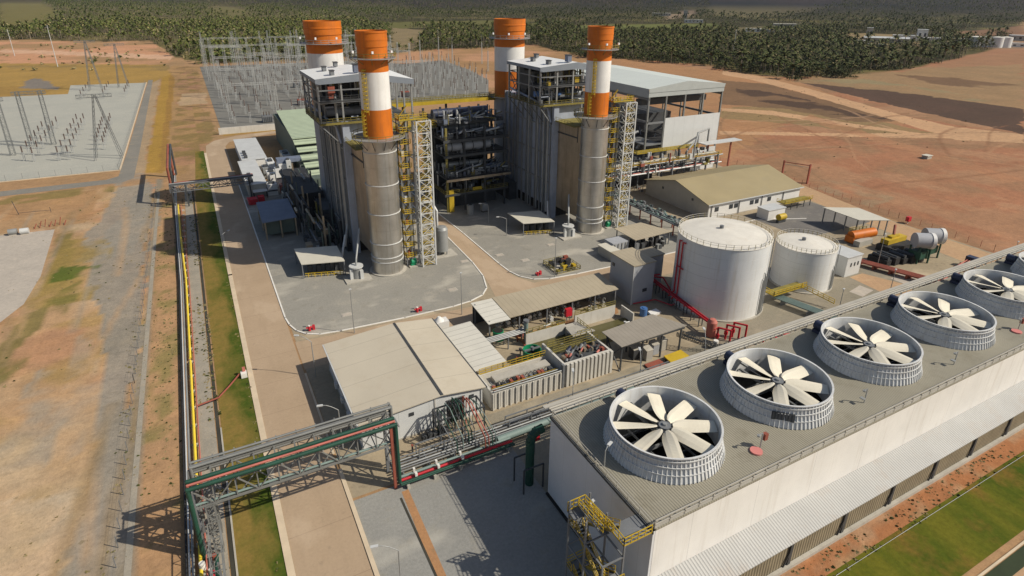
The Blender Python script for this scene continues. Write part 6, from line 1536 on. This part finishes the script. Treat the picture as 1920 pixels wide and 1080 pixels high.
# ------------------------------------------------------------------ fences
def fence(label, pts, sp=3.2, h=1.9, m_='steel_grey'):
    t = thing('wire_fence', label, 'fence', (pts[0][0], pts[0][1], 0), 'wire fences'); t['label'] = label
    w = MB('steel_grey')
    for (x0, y0), (x1, y1) in zip(pts[:-1], pts[1:]):
        L = math.hypot(x1-x0, y1-y0); n = max(1, round(L/sp))
        for i in range(n+1): f = i/n; MB(m_).bar((x0+(x1-x0)*f, y0+(y1-y0)*f, 0), (x0+(x1-x0)*f, y0+(y1-y0)*f, h), .08).build('post', t)
        for z in (.4, .95, 1.5, h-.05): w.bar((x0, y0, z), (x1, y1, z), .010)
    w.build('wire', t); return t
fence('wire fence along the stone drain beside the grey dirt track', [(-17.6, 30), (-17.4, 110), (-16.2, 234)])
fence('rusty wire fence beside the dirt road on the red plain', [(186.8, 55), (189.4, 72), (191.8, 100), (195, 138), (196, 170), (160, 246)], 3.5, 2.0, 'rust_red')
fence('wire fence around the gravel of the pale switchyard', [(-120, 271.6), (-29.8, 271.2), (-29.0, 541)], 5, 2.4)
p = thing('gate_frame', 'rusty red portal frame standing by the fence behind the tan building', 'gate', (197, 142, 0))
for x, y in ((195.6, 147.5), (198.4, 138.4), (199.4, 139)): MB('rust_red').bar((x, y, 0), (x, y, 7.2), .5).build('post', p)
b = MB('rust_red').bar((195.6, 147.5, 6.6), (198.4, 138.4, 7.0), .25); b.use('galvanised').bar((195.6, 147.5, 5.8), (198.4, 138.4, 6.2), .12); b.build('lintel', p)
p = thing('red_hose_stand', 'red hose stand by the fence beside the dirt road', 'stand', (189.9, 96, 0)); MB('red_paint').cbox(189.9, 96, .8, 1.4, 1.0, 1.4).build('box', p); MB('kerb_white').bar((189.9, 96, 0), (189.9, 96, .8), .2).build('post', p)
for x, y, l in ((-51.4, 206.3, 'grey sack shaped vessel at the corner of the concrete pad'), (-48.6, 205.6, 'white sack shaped vessel at the corner of the concrete pad')):
    p = thing('lying_vessel', l, 'vessel', (x, y, 0)); MB('galvanised' if x < -50 else 'light_steel').tube((x-1, y, .9), (x+1, y, .9), .85, 12).build('body', p); MB('concrete').box(x-.9, y-.5, .03, x+.9, y+.5, .3).build('saddle', p)
p = thing('scrap_frame', 'rusty scrap frame and poles behind the concrete pad', 'frame', (-44, 211, 0)); b = MB('rust_red')
for i in range(7): b.bar((-47+i*1.2, 209+.5*(i % 3), 0), (-47+i*1.2+.6, 210+.5*(i % 2), 1.2+.5*(i % 3)), .16)
b.build('bar', p); MB('steel_dark').bar((-53.5, 226, 0), (-54.2, 226, 4.6), .14).build('pole', p); b = MB('steel_dark').bar((-53.5, 225, .8), (-45, 224, .8), .08); b.bar((-45, 224, 0), (-45, 224, 1.8), .12); b.build('bar', p)

# ------------------------------------------------------------------ switchyards
def gantry(x0, y0, x1, y1, h, w, label, group, m_='pole_light'):
    t = thing('switchyard_gantry', label, 'gantry', ((x0+x1)/2, (y0+y1)/2, 0), group)
    for x, y in ((x0, y0), (x1, y1)): MB(m_).lattice(x, y, 0, h, w, w*.55, max(6, int(h/2.2)), .12, .06).build('leg', t)
    MB(m_).truss((x0, y0, h-6), (x1, y1, h-6), 1.0, 1.0, 1.7, .10, .055).build('beam', t)
    return t
def aframe(x, y, h, s, label):
    """two leaning lattice legs that meet at a crown"""
    t = thing('lattice_tower', label, 'lattice tower', (x, y, 0), 'lattice towers of the pale switchyard')
    for dx in (-s, s):
        for dy in (-2.6, 2.6):
            b = MB('lattice_grey'); p, q = Vector((x+dx, y+dy, 0)), Vector((x+dx*.12, y+dy*.15, h)); b.bar(p, q, .18)
            p2 = p+Vector((.7 if dx < 0 else -.7, 0, 0)); q2 = q+Vector((.5 if dx < 0 else -.5, 0, 0)); b.bar(p2, q2, .13)
            for i in range(14): b.bar(p+(q-p)*i/14, p2+(q2-p2)*(i+1)/14, .07)
            b.build('leg', t)
    b = MB('lattice_grey').truss((x-6, y, h-.9), (x+6, y, h-.9), 1.4, 1.2, 1.3, .11, .06); b.build('crown', t)
    return t
aframe(-34.5, 293, 26, 5.0, 'lattice tower on splayed legs at the right of the pale switchyard')
C.objects[-1]; [o for o in C.objects if o.get('label', '').startswith('lattice tower on splayed legs at the right')][0]['label'] = 'lattice tower on splayed legs closest to the switchyard road'
for x0, x1, y, l in ((-76.5, -70.5, 316, 'lattice portal of the pale switchyard standing nearest the front fence'), (-66.5, -58.5, 332, 'lattice portal of the pale switchyard beside the breaker rows')):
    t = thing('switchyard_portal', l, 'gantry', ((x0+x1)/2, y, 0), 'lattice portals of the pale switchyard')
    for x in (x0, x1): MB('lattice_grey').lattice(x, y, 0, 24, 1.7, 1.3, 12, .16, .08).build('leg', t)
    MB('lattice_grey').truss((x0-2, y, 22.6), (x1+2, y, 22.6), 1.3, 1.3, 1.5, .13, .07).build('beam', t)
aframe(-58, 512, 33, 4.0, 'lattice tower at the back edge of the pale switchyard before the golden bank')
aframe(-42, 520, 30, 3.5, 'slim lattice tower at the back corner of the pale switchyard')
pr = None
def pole_set(x, y, first, label, group):
    """a breaker pole: frame with three ribbed insulators"""
    if first: return dup(first, (x, y, 0), 0, label, group)
    t = thing('breaker_pole', label, 'breaker', (x, y, 0), group)
    b = MB('pole_light')
    for dx in (-.35, .35): b.bar((x+dx, y, 0), (x+dx, y, 3.4), .14); b.bar((x+dx, y+.5, 0), (x+dx, y+.5, 3.4), .12)
    b.bar((x-.35, y, 0), (x+.35, y, 3.4), .09); b.box(x-.5, y-.2, 3.3, x+.5, y+.7, 3.5); b.build('stand', t)
    b = MB('insulator_brown')
    for i in range(8): b.lathe(x, y+.2, [(.16, 3.5+i*.32), (.32, 3.58+i*.32), (.16, 3.8+i*.32)], 8)
    b.build('insulator', t)
    return t
first = None
GB = 'breaker poles of the pale switchyard'; LB = 'breaker pole with a brown insulator in the rows on the pale gravel'
for (xa, ya, xb, yb) in ((-64.5, 303, -66.5, 372), (-60.8, 300, -62, 372), (-52.0, 297, -54, 376), (-48.6, 297, -51, 376), (-40.2, 312, -42, 372), (-37.4, 311, -39, 372)):
    for i in range(7):
        f = i/6; o = pole_set(xa+(xb-xa)*f, ya+(yb-ya)*f, first, LB, GB); first = first or o
for i in range(3):
    for j in range(4): pole_set(-62+i*12, 470+j*14, first, LB, GB)
# central switchyard
GC = 'gantries of the central switchyard'
for i, y in enumerate((352, 398, 440, 486, 532, 580, 626)):
    xs = (16, 40, 64, 88) if y < 380 else (16, 42, 68, 94, 120, 148) if y < 500 else (14, 40, 66, 92, 118, 144, 168)
    for x0, x1 in zip(xs[:-1], xs[1:]):
        gantry(x0+.8, y, x1-.8, y, 25+3*((i+int(x0)) % 4), 1.6, 'grey lattice gantry in the crowded central switchyard behind the boilers', GC)
for k, (x, y, h) in enumerate(((16, 635, 30), (46, 640, 33), (92, 600, 34), (134, 560, 33), (170, 600, 32), (60, 500, 30), (118, 470, 32), (150, 420, 28), (24, 470, 30), (84, 420, 31), (190, 640, 30), (110, 650, 33), (30, 560, 31), (76, 640, 32), (104, 540, 30), (150, 640, 33), (128, 610, 31), (36, 410, 28), (62, 455, 29), (96, 452, 31), (140, 500, 30), (20, 540, 30), (160, 545, 32), (80, 560, 31), (190, 470, 26), (214, 520, 30), (240, 500, 24), (170, 440, 24), (232, 600, 32), (205, 580, 30), (262, 560, 28), (180, 400, 20))):
    p = thing('lightning_mast', 'tall thin lattice lightning mast in the central switchyard', 'mast', (x, y, 0), 'lightning masts of the central switchyard')
    MB('pole_light').lattice(x, y, 0, h*.75, 1.2, .5, 14, .11, .06).build('shaft', p); MB('pole_light').tube((x, y, h*.75), (x, y, h), .09, 6).build('spike', p)
rr = random.Random(12)
first = None
for y in range(346, 640, 13):
    lim = 60 if y < 390 else 150
    for x in range(18, lim, 8):
        if rr.random() < .64:
            o = pole_set(x+rr.uniform(-1, 1), y+rr.uniform(-1, 1), first, 'insulator pole in the dense rows of the central switchyard', 'insulator poles of the central switchyard'); first = first or o; o.scale = (1, 1, rr.uniform(1.0, 1.8))
YARD_E = [(104, 386), (160, 362)]+[tuple(q) for q in gp((914, 186), (914, 150), (880, 132), (832, 115))]+[(190, 585)]
n_e = 0
for y in range(366, 760, 11):
    for x in range(104, 330, 9):
        if n_e < 110 and inside(np.array([float(x)]), np.array([float(y)]), YARD_E)[0] and rr.random() < .62:
            o = pole_set(x+rr.uniform(-1.5, 1.5), y+rr.uniform(-1.5, 1.5), first, 'insulator pole in the gravel between the front and rear chimneys', 'insulator poles east of the central switchyard'); o.scale = (1, 1, rr.uniform(1.0, 2.1)); n_e += 1
for i, (x, y) in enumerate(((34, 345), (60, 392), (100, 400), (128, 396), (70, 470), (116, 505))):
    p = thing('power_transformer', 'rust and grey power transformer among the poles of the central switchyard', 'transformer', (x, y, 0), 'transformers of the central switchyard')
    MB('rust_red' if i % 2 else 'steel_grey').cbox(x, y, .2, 5, 3.4, 3.4).build('tank', p); b = MB('steel_grey')
    for k in range(6): b.cbox(x-2.2+k*.9, y-2.2, .5, .4, .9, 2.6)
    b.build('radiator', p); b = MB('insulator_brown')
    for k in range(3): b.cyl(x-1.4+k*1.4, y, 3.6, 5.6, .2, 8)
    b.build('bushing', p)
t = thing('concrete_shelter', 'long low grey roofed relay building at the edge of the central switchyard', 'building', (86, 384, 0)); MB('wall_greywarm').box(66, 381, 0, 98, 387, 3.4).build('wall', t); MB('wall_panel').box(65.5, 380.5, 3.4, 98.5, 387.5, 3.8).build('roof', t)
b = MB('lattice_grey')
wires = thing('overhead_wires', 'thin grey conductors strung between the gantries of the central switchyard', 'cables', (80, 500, 15))
for x in (20, 33, 46, 59, 72, 85, 100, 112, 126, 140):
    ys = (352, 398, 440, 486, 532, 580, 626) if x < 88 else (398, 440, 486, 532, 580, 626)
    for ya, yb in zip(ys[:-1], ys[1:]):
        prev = None
        for i in range(7):
            f = i/6; q = (x, ya+(yb-ya)*f, 19-3.2*4*f*(1-f)*.5)
            if prev: b.bar(prev, q, .07)
            prev = q
b.build('conductor', wires)
for x, y, h, l in ((-157, 821, 27, 'slim white power pole on the bare orange ground'), (-103, 690, 36, 'tall white lattice pole behind the pale switchyard'), (595, 547, 28, 'tall thin power pole beyond the forest edge on the plain')):
    p = thing('power_pole', l, 'pole', (x, y, 0), 'power poles in the distance'); MB('light_steel').tube((x, y, 0), (x, y, h), .35, 6, .2).build('shaft', p); MB('galvanised').bar((x-2, y, h-2), (x+2, y, h-2), .25).build('crossarm', p)

# ------------------------------------------------------------------ distant buildings
def far_block(name, label, cat, px, w, d, h, m_='wall_white', roof='light_steel', rot=0., group=None, pitch=0):
    c = G(*px); z = float(hill(np.array([c.x]), np.array([c.y]))[0])
    t = thing(name, label, cat, (c.x, c.y, z), group); t.rotation_euler = (0, 0, rot)
    MB(m_).box(-w/2, -d/2, -1, w/2, d/2, h).build('wall', t, True)
    if pitch: MB(roof).slab([(-w/2-1, -d/2-1, h), (w/2+1, -d/2-1, h), (w/2+1, .0, h+pitch), (-w/2-1, 0, h+pitch)], .3).slab([(-w/2-1, .01, h+pitch), (w/2+1, .01, h+pitch), (w/2+1, d/2+1, h), (-w/2-1, d/2+1, h)], .3).build('roof', t, True)
    else: MB(roof).box(-w/2-.6, -d/2-.6, h, w/2+.6, d/2+.6, h+.5).build('roof', t, True)
    b = MB('window_dark'); n = max(2, int(w/8))
    for i in range(n): b.box(-w/2+w*(i+.3)/n, -d/2-.15, h*.35, -w/2+w*(i+.7)/n, -d/2-.02, h*.7)
    b.build('window', t, True)
    return t
rot = -.95
for i, px in enumerate(((1826, 88), (1844, 88), (1866, 89), (1882, 89))):
    c = G(*px); p = thing('storage_tank', 'grey white fuel tank in the distant tank row past the forest', 'tank', (c.x, c.y, 0), 'distant fuel tanks')
    MB('tank_white').lathe(0, 0, [(8, 0), (8, 14)], 24).build('shell', p, True); MB('tank_roof').lathe(0, 0, [(8.1, 14), (.01, 15.2)], 24).build('roof', p, True)
for px, w, d, h, m_, l in (((1805, 85), 26, 16, 9, 'wall_greywarm', 'distant tan block right beside the far fuel tanks'), ((1660, 80), 60, 18, 7, 'wall_greywarm', 'longest distant white roofed shed among the trees'), ((1695, 76), 34, 16, 8, 'wall_white', 'distant white shed with a dark side beyond the forest'), ((1726, 76), 14, 14, 17, 'wall_white', 'tallest distant white block beyond the forest'), ((1748, 80), 26, 14, 7, 'stack_white', 'bright white distant shed next to the tall white block'), ((1628, 72), 9, 9, 17, 'concrete', 'slim distant pale tower beside the long shed'), ((1612, 84), 14, 10, 6, 'wall_white', 'small distant white hut near the slim tower'), ((1642, 90), 24, 9, 5, 'wall_greywarm', 'distant low beige hut hidden by palms'), ((1764, 88), 12, 9, 4, 'wall_greywarm', 'distant small beige hut between sheds and tanks'), ((1915, 76), 34, 20, 8, 'concrete', 'distant grey building at the photo edge above the tanks'), ((1900, 88), 26, 8, 5, 'wall_white', 'distant long white wall past the fuel tanks')):
    far_block('distant_shed', l, 'building', px, w, d, h, m_, 'light_steel', rot, 'distant works beyond the forest', 2 if w > 40 else 0)
for px, w, d, h, m_, l in (((1415, 60), 34, 12, 6, 'stack_white', 'bright white distant low house in the forest'), ((1445, 61), 40, 12, 5, 'wall_white', 'distant white long house next to the bright low house'), ((1470, 54), 46, 16, 9, 'wall_greywarm', 'distant tan block above the white houses in the forest'), ((1490, 62), 22, 10, 5, 'wall_greywarm', 'distant beige hut at the end of the forest houses'), ((1240, 30), 60, 20, 9, 'concrete', 'pale distant works building in a clearing'), ((1284, 38), 10, 10, 26, 'concrete', 'slim distant pale tower in the forest clearing'), ((1300, 43), 46, 14, 8, 'wall_white', 'distant white sheds at the foot of the slim forest tower'), ((715, 82), 12, 8, 5, 'wall_white', 'small white hut at the edge of the forest behind the first chimney')):
    far_block('distant_house', l, 'building', px, w, d, h, m_, 'roof_pale', rot*.7, 'distant houses in the forest')
p = thing('plain_hut', 'tiny pale hut alone on the bare red plain', 'hut', tuple(G(1737, 297))); MB('wall_greywarm').box(-1.6, -1.2, 0, 1.6, 1.2, 1.3).build('wall', p, True); MB('roof_pale').box(-1.9, -1.5, 1.3, 1.9, 1.5, 1.5).build('roof', p, True)
# ------------------------------------------------------------------ trees
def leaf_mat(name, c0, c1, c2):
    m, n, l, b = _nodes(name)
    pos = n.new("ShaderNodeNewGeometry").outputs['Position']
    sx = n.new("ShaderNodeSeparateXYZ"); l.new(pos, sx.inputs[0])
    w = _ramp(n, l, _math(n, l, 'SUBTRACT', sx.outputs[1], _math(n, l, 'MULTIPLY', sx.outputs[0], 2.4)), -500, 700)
    c0, c1, c2 = (_mix(n, l, w, tuple(x*.52 for x in q), tuple(x*.96 for x in q)) for q in (c0, c1, c2))  # position-based darkening put into every leaf colour, strongest to the right
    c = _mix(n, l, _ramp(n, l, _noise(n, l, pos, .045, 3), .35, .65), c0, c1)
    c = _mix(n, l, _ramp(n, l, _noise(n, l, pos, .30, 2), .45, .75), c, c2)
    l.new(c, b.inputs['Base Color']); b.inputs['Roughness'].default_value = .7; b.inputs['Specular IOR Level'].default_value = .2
    M[name] = m
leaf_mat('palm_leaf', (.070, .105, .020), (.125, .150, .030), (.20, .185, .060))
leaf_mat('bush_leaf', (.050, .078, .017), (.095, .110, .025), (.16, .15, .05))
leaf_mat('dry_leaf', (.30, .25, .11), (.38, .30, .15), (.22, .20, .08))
def palm_geo(seed, nf, seg, h):
    r = random.Random(seed); V = []; F = []; mi = []
    def add(vs, fs, m):
        o = len(V); V.extend(vs)
        for f in fs: F.append([i+o for i in f]); mi.append(m)
    lean = (r.uniform(-.6, .6), r.uniform(-.6, .6)); k = 5
    vs = []
    for j in range(3):
        f = j/2; w = .30-.10*f
        vs += [(lean[0]*f*f+w*math.cos(2*math.pi*i/k), lean[1]*f*f+w*math.sin(2*math.pi*i/k), h*f) for i in range(k)]
    add(vs, [(j*k+i, j*k+(i+1) % k, (j+1)*k+(i+1) % k, (j+1)*k+i) for j in range(2) for i in range(k)], 0)
    for q in range(nf):
        a = 2*math.pi*q/nf+r.uniform(-.3, .3); up = r.uniform(.1, 1.45); L = r.uniform(3.4, 5.4)
        ca, sa = math.cos(a), math.sin(a); pts = []; el = up; p = [0., h-.1]
        for j in range(seg+1):
            pts.append(tuple(p)); p[0] += L/seg*math.cos(el); p[1] += L/seg*math.sin(el); el -= 1.5/seg*r.uniform(.8, 1.3)
        vs = []
        for j, (rr_, z) in enumerate(pts):
            f = j/seg; w = .75*math.sin(math.pi*min(1, .12+f*.88))**.7+.05; dz = -.35*w
            for s in (-1, 0, 1): vs.append((lean[0]+ca*rr_-sa*w*s, lean[1]+sa*rr_+ca*w*s, z+(dz if s else 0)))
        dead = 1 if r.random() < .86 else 2
        add(vs, [(j*3+s, j*3+s+1, j*3+s+4, j*3+s+3) for j in range(seg) for s in (0, 1)], dead)
    return V, F, mi
def bush_geo(seed, n, h, w):
    r = random.Random(seed); V = []; F = []; mi = []
    k = 4
    for i in range(k): V.append((.18*math.cos(i*1.57), .18*math.sin(i*1.57), 0))
    for i in range(k): V.append((.1*math.cos(i*1.57), .1*math.sin(i*1.57), h*.6))
    for i in range(k): F.append([i, (i+1) % k, k+(i+1) % k, k+i]); mi.append(0)
    lobes = [(r.uniform(-w*.5, w*.5), r.uniform(-w*.5, w*.5), r.uniform(h*.45, h*.8), r.uniform(w*.35, w*.6)) for _ in range(5)]
    for i in range(n):
        lx, ly, lz, lr = r.choice(lobes); a, b_ = r.uniform(0, 6.28), math.asin(r.uniform(-.6, 1)); q = lr*r.uniform(.6, 1.05)
        c = Vector((lx+q*math.cos(a)*math.cos(b_), ly+q*math.sin(a)*math.cos(b_), lz+q*math.sin(b_)*.8)); s = r.uniform(.35, .8)
        d1 = Vector((r.uniform(-1, 1), r.uniform(-1, 1), r.uniform(-.5, .5))).normalized()*s; d2 = d1.cross(Vector((r.uniform(-1, 1), r.uniform(-1, 1), 1))).normalized()*s*.8
        o = len(V); V += [tuple(c-d1-d2*.4), tuple(c+d2), tuple(c+d1-d2*.3), tuple(c-d2)]; F.append([o, o+1, o+2, o+3]); mi.append(1)
    return V, F, mi
def geo_obj(name, geo, mats):
    me = bpy.data.meshes.new(name); me.from_pydata(geo[0], [], geo[1])
    for m_ in mats: me.materials.append(M[m_])
    me.polygons.foreach_set('material_index', geo[2]); me.update(); return me
def ground_z(x, y): return hill(np.atleast_1d(np.asarray(x, float)), np.atleast_1d(np.asarray(y, float)))
# candidate sites
def sites(cell, dmin, dmax, seed, az0=-24, az1=72):
    r = np.random.default_rng(seed)
    xs = np.arange(-dmax*.45, dmax, cell); ys = np.arange(dmin*.25, dmax, cell)
    X, Y = np.meshgrid(xs, ys); X = (X+r.uniform(-.48, .48, X.shape)*cell).ravel(); Y = (Y+r.uniform(-.48, .48, Y.shape)*cell).ravel()
    d = np.hypot(X, Y); az = np.degrees(np.arctan2(X, Y)); front = forest_front(az)+(vnoise(X, Y, 30, 2, 2)-.5)*75
    ok = (d > dmin) & (d <= dmax) & (az > az0) & (az < az1) & (d > front)
    ok &= vnoise(X, Y, 90, 4, 4)+.22*r.random(X.shape) > .46+.05*np.clip((16-az)/10, 0, 1)
    for p, _ in CLEAR: ok &= ~inside(X, Y, p)
    # only what the camera side can look into
    v = np.stack((X, Y, np.full_like(X, -CAM_H+6)), -1)
    k = v @ np.array(FWD); px = 960+F_PX*(v @ np.array(RIGHT))/k; py = CY_PX-F_PX*(v @ np.array(UP))/k
    ok &= (k > 0) & (px > -260) & (px < 2180)
    return X[ok], Y[ok], d[ok]
X, Y, D = sites(9.0, 330, 1500, 21)
o = np.argsort(D-.0*D); X, Y, D = X[o], Y[o], D[o]
ground_cover = None
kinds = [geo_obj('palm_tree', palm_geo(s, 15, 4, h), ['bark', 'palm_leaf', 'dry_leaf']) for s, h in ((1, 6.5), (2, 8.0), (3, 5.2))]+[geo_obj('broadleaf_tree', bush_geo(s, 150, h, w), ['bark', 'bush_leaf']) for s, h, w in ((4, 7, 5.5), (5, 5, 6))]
r = random.Random(5)
n_ind = 0; rest = []
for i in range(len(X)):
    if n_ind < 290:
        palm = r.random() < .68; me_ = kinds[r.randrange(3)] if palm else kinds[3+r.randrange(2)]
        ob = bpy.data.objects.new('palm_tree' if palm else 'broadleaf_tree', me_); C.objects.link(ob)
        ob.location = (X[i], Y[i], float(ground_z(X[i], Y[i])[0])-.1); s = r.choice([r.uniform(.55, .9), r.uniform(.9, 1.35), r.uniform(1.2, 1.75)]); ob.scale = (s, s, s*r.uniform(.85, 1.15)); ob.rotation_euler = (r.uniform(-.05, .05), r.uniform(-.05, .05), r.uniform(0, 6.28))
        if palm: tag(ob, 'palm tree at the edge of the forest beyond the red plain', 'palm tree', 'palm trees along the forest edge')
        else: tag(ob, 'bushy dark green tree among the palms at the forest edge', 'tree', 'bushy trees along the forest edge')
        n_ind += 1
    else: rest.append(i)
def scatter(name, geos, mats, X, Y, seed, smin, smax, zoff=-.1, frac=None):
    r = np.random.default_rng(seed); VV = []; FF = []; MM = []; off = 0
    pick = r.choice(len(geos), len(X), p=frac); Z = ground_z(X, Y)+zoff
    for g, geo in enumerate(geos):
        idx = np.where(pick == g)[0]
        if not len(idx): continue
        v = np.array(geo[0]); m = len(v); a = r.uniform(0, 2*np.pi, len(idx)); s = r.uniform(smin, smax, len(idx)); sz = s*r.uniform(.8, 1.2, len(idx))
        P = np.empty((len(idx), m, 3)); ca, sa = np.cos(a)[:, None], np.sin(a)[:, None]
        P[:, :, 0] = (v[:, 0]*ca-v[:, 1]*sa)*s[:, None]+X[idx][:, None]; P[:, :, 1] = (v[:, 0]*sa+v[:, 1]*ca)*s[:, None]+Y[idx][:, None]; P[:, :, 2] = v[:, 2]*sz[:, None]+Z[idx][:, None]
        f = np.array(geo[1]); nfc = len(f)
        FF.append((f[None]+(np.arange(len(idx))*m)[:, None, None]+off).reshape(-1, 4)); VV.append(P.reshape(-1, 3)); MM.append(np.tile(np.array(geo[2]), len(idx))); off += len(idx)*m
    me = np_mesh(name, np.concatenate(VV), np.concatenate(FF), 4)
    for m_ in mats: me.materials.append(M[m_])
    me.polygons.foreach_set('material_index', np.concatenate(MM).astype(np.int32)); me.update()
    o = bpy.data.objects.new(name, me); C.objects.link(o); return tag(o, kind='stuff')
rest = np.array(rest)
MT = ['bark', 'palm_leaf', 'dry_leaf', 'bush_leaf']
def remap(g): return (g[0], g[1], [3 if m_ == 1 else m_ for m_ in g[2]])
mid = [palm_geo(11, 10, 2, 6.5), palm_geo(12, 10, 2, 8.5), palm_geo(13, 9, 2, 5), remap(bush_geo(14, 46, 6.5, 6)), remap(bush_geo(15, 40, 4.5, 6.5)), (lambda g: (g[0], g[1], [2 if m_ == 1 else m_ for m_ in g[2]]))(bush_geo(16, 30, 3.5, 5))]
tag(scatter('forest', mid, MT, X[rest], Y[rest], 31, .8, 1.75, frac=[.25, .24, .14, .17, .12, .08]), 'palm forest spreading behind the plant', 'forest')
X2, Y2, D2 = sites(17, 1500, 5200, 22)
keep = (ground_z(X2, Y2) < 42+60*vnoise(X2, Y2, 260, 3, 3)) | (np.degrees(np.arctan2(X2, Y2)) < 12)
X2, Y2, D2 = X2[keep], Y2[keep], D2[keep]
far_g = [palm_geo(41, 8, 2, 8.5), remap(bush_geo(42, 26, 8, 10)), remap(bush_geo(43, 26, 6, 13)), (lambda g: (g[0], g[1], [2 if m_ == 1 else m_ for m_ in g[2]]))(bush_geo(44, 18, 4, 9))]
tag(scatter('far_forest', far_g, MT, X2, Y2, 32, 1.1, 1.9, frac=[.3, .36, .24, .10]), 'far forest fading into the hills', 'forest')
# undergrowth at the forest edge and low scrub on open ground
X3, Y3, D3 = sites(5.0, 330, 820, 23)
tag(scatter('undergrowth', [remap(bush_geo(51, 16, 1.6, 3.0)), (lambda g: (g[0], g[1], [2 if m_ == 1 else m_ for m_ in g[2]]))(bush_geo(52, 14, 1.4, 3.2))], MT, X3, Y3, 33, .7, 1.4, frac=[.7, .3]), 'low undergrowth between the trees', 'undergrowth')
def scrub(name, poly, n, seed, smin, smax, label, k):
    r = np.random.default_rng(seed); p = np.array(poly); lo, hi = p.min(0), p.max(0)
    x = r.uniform(lo[0], hi[0], n); y = r.uniform(lo[1], hi[1], n); ok = inside(x, y, poly) & (vnoise(x, y, 14, 3, 3) > k)
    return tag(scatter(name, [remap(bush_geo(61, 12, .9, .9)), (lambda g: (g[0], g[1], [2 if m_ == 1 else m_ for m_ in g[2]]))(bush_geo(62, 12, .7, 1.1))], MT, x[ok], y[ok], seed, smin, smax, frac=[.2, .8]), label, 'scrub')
scrub('dry_scrub', [(-100, 60), (-17.8, 60), (-17.8, 246), (-100, 246)], 900, 71, .10, .30, 'dry scrub on the bare ground beside the dirt track', .50)
scrub('weeds', [(-15.4, 60), (-10.2, 60), (-10.2, 236), (-14.4, 236)], 900, 72, .10, .26, 'weeds on the soil strip beside the pipelines', .45)
scrub('ditch_weeds', [(35, 29.0), (220, 28.6), (220, 30.3), (35, 30.3)], 900, 73, .08, .24, 'weeds on the red soil at the foot of the tower', .42)
scrub('plain_scrub', [(200, 150), (420, 150), (420, 330), (300, 330)], 260, 74, .2, .5, 'scrub dotted on the red plain', .5)
scrub('bank_scrub', [(-250, 640), (-10, 640), (-10, 760), (-60, 980), (-250, 1000)], 260, 75, 1.0, 2.6, 'scrub on the orange earth before the forest', .5)
scrub('drain_weeds', [(-6.3, 40), (-4.5, 40), (-4.3, 226), (-6.6, 226)], 1200, 76, .10, .32, 'weeds along the dark drain beside the grass bank', .40)
scrub('pipe_weeds', [(-8.3, 40), (-7.1, 40), (-6.9, 226), (-8.5, 226)], 700, 77, .10, .28, 'weeds creeping under the yellow pipeline', .48)
scrub('kerb_weeds', [(-.4, 40), (.75, 40), (.9, 286), (-.6, 286)], 900, 78, .10, .26, 'grass tufts creeping over the road kerb', .45)
scrub('lawn_weeds', [(38, 27.2), (230, 27.0), (230, 28.6), (38, 28.6)], 900, 79, .08, .26, 'tufts along the upper edge of the lawn', .42)
scrub('track_weeds', [(-19.2, 40), (-15.4, 40), (-14.6, 240), (-19.5, 240)], 600, 80, .08, .24, 'weeds along the stone drain and the wire fence', .48)
# ------------------------------------------------------------------ the air
def haze():
    b = MB(); b.mats = ['haze']
    m = bpy.data.materials.new('haze'); m.use_nodes = True; n, l = m.node_tree.nodes, m.node_tree.links
    for x in list(n):
        if x.type == 'BSDF_PRINCIPLED': n.remove(x)
    v = n.new('ShaderNodeVolumePrincipled'); v.inputs['Color'].default_value = (.80, .86, .95, 1); v.inputs['Density'].default_value = HAZE_D; v.inputs['Anisotropy'].default_value = .2
    l.new(v.outputs[0], n['Material Output'].inputs['Volume']); M['haze'] = m
    b.box(-8800, -380, -2, 13800, 13800, 1100)
    return tag(b.build('haze'), kind='stuff')
HAZE_D = 0.000028
if HAZE_D: haze()
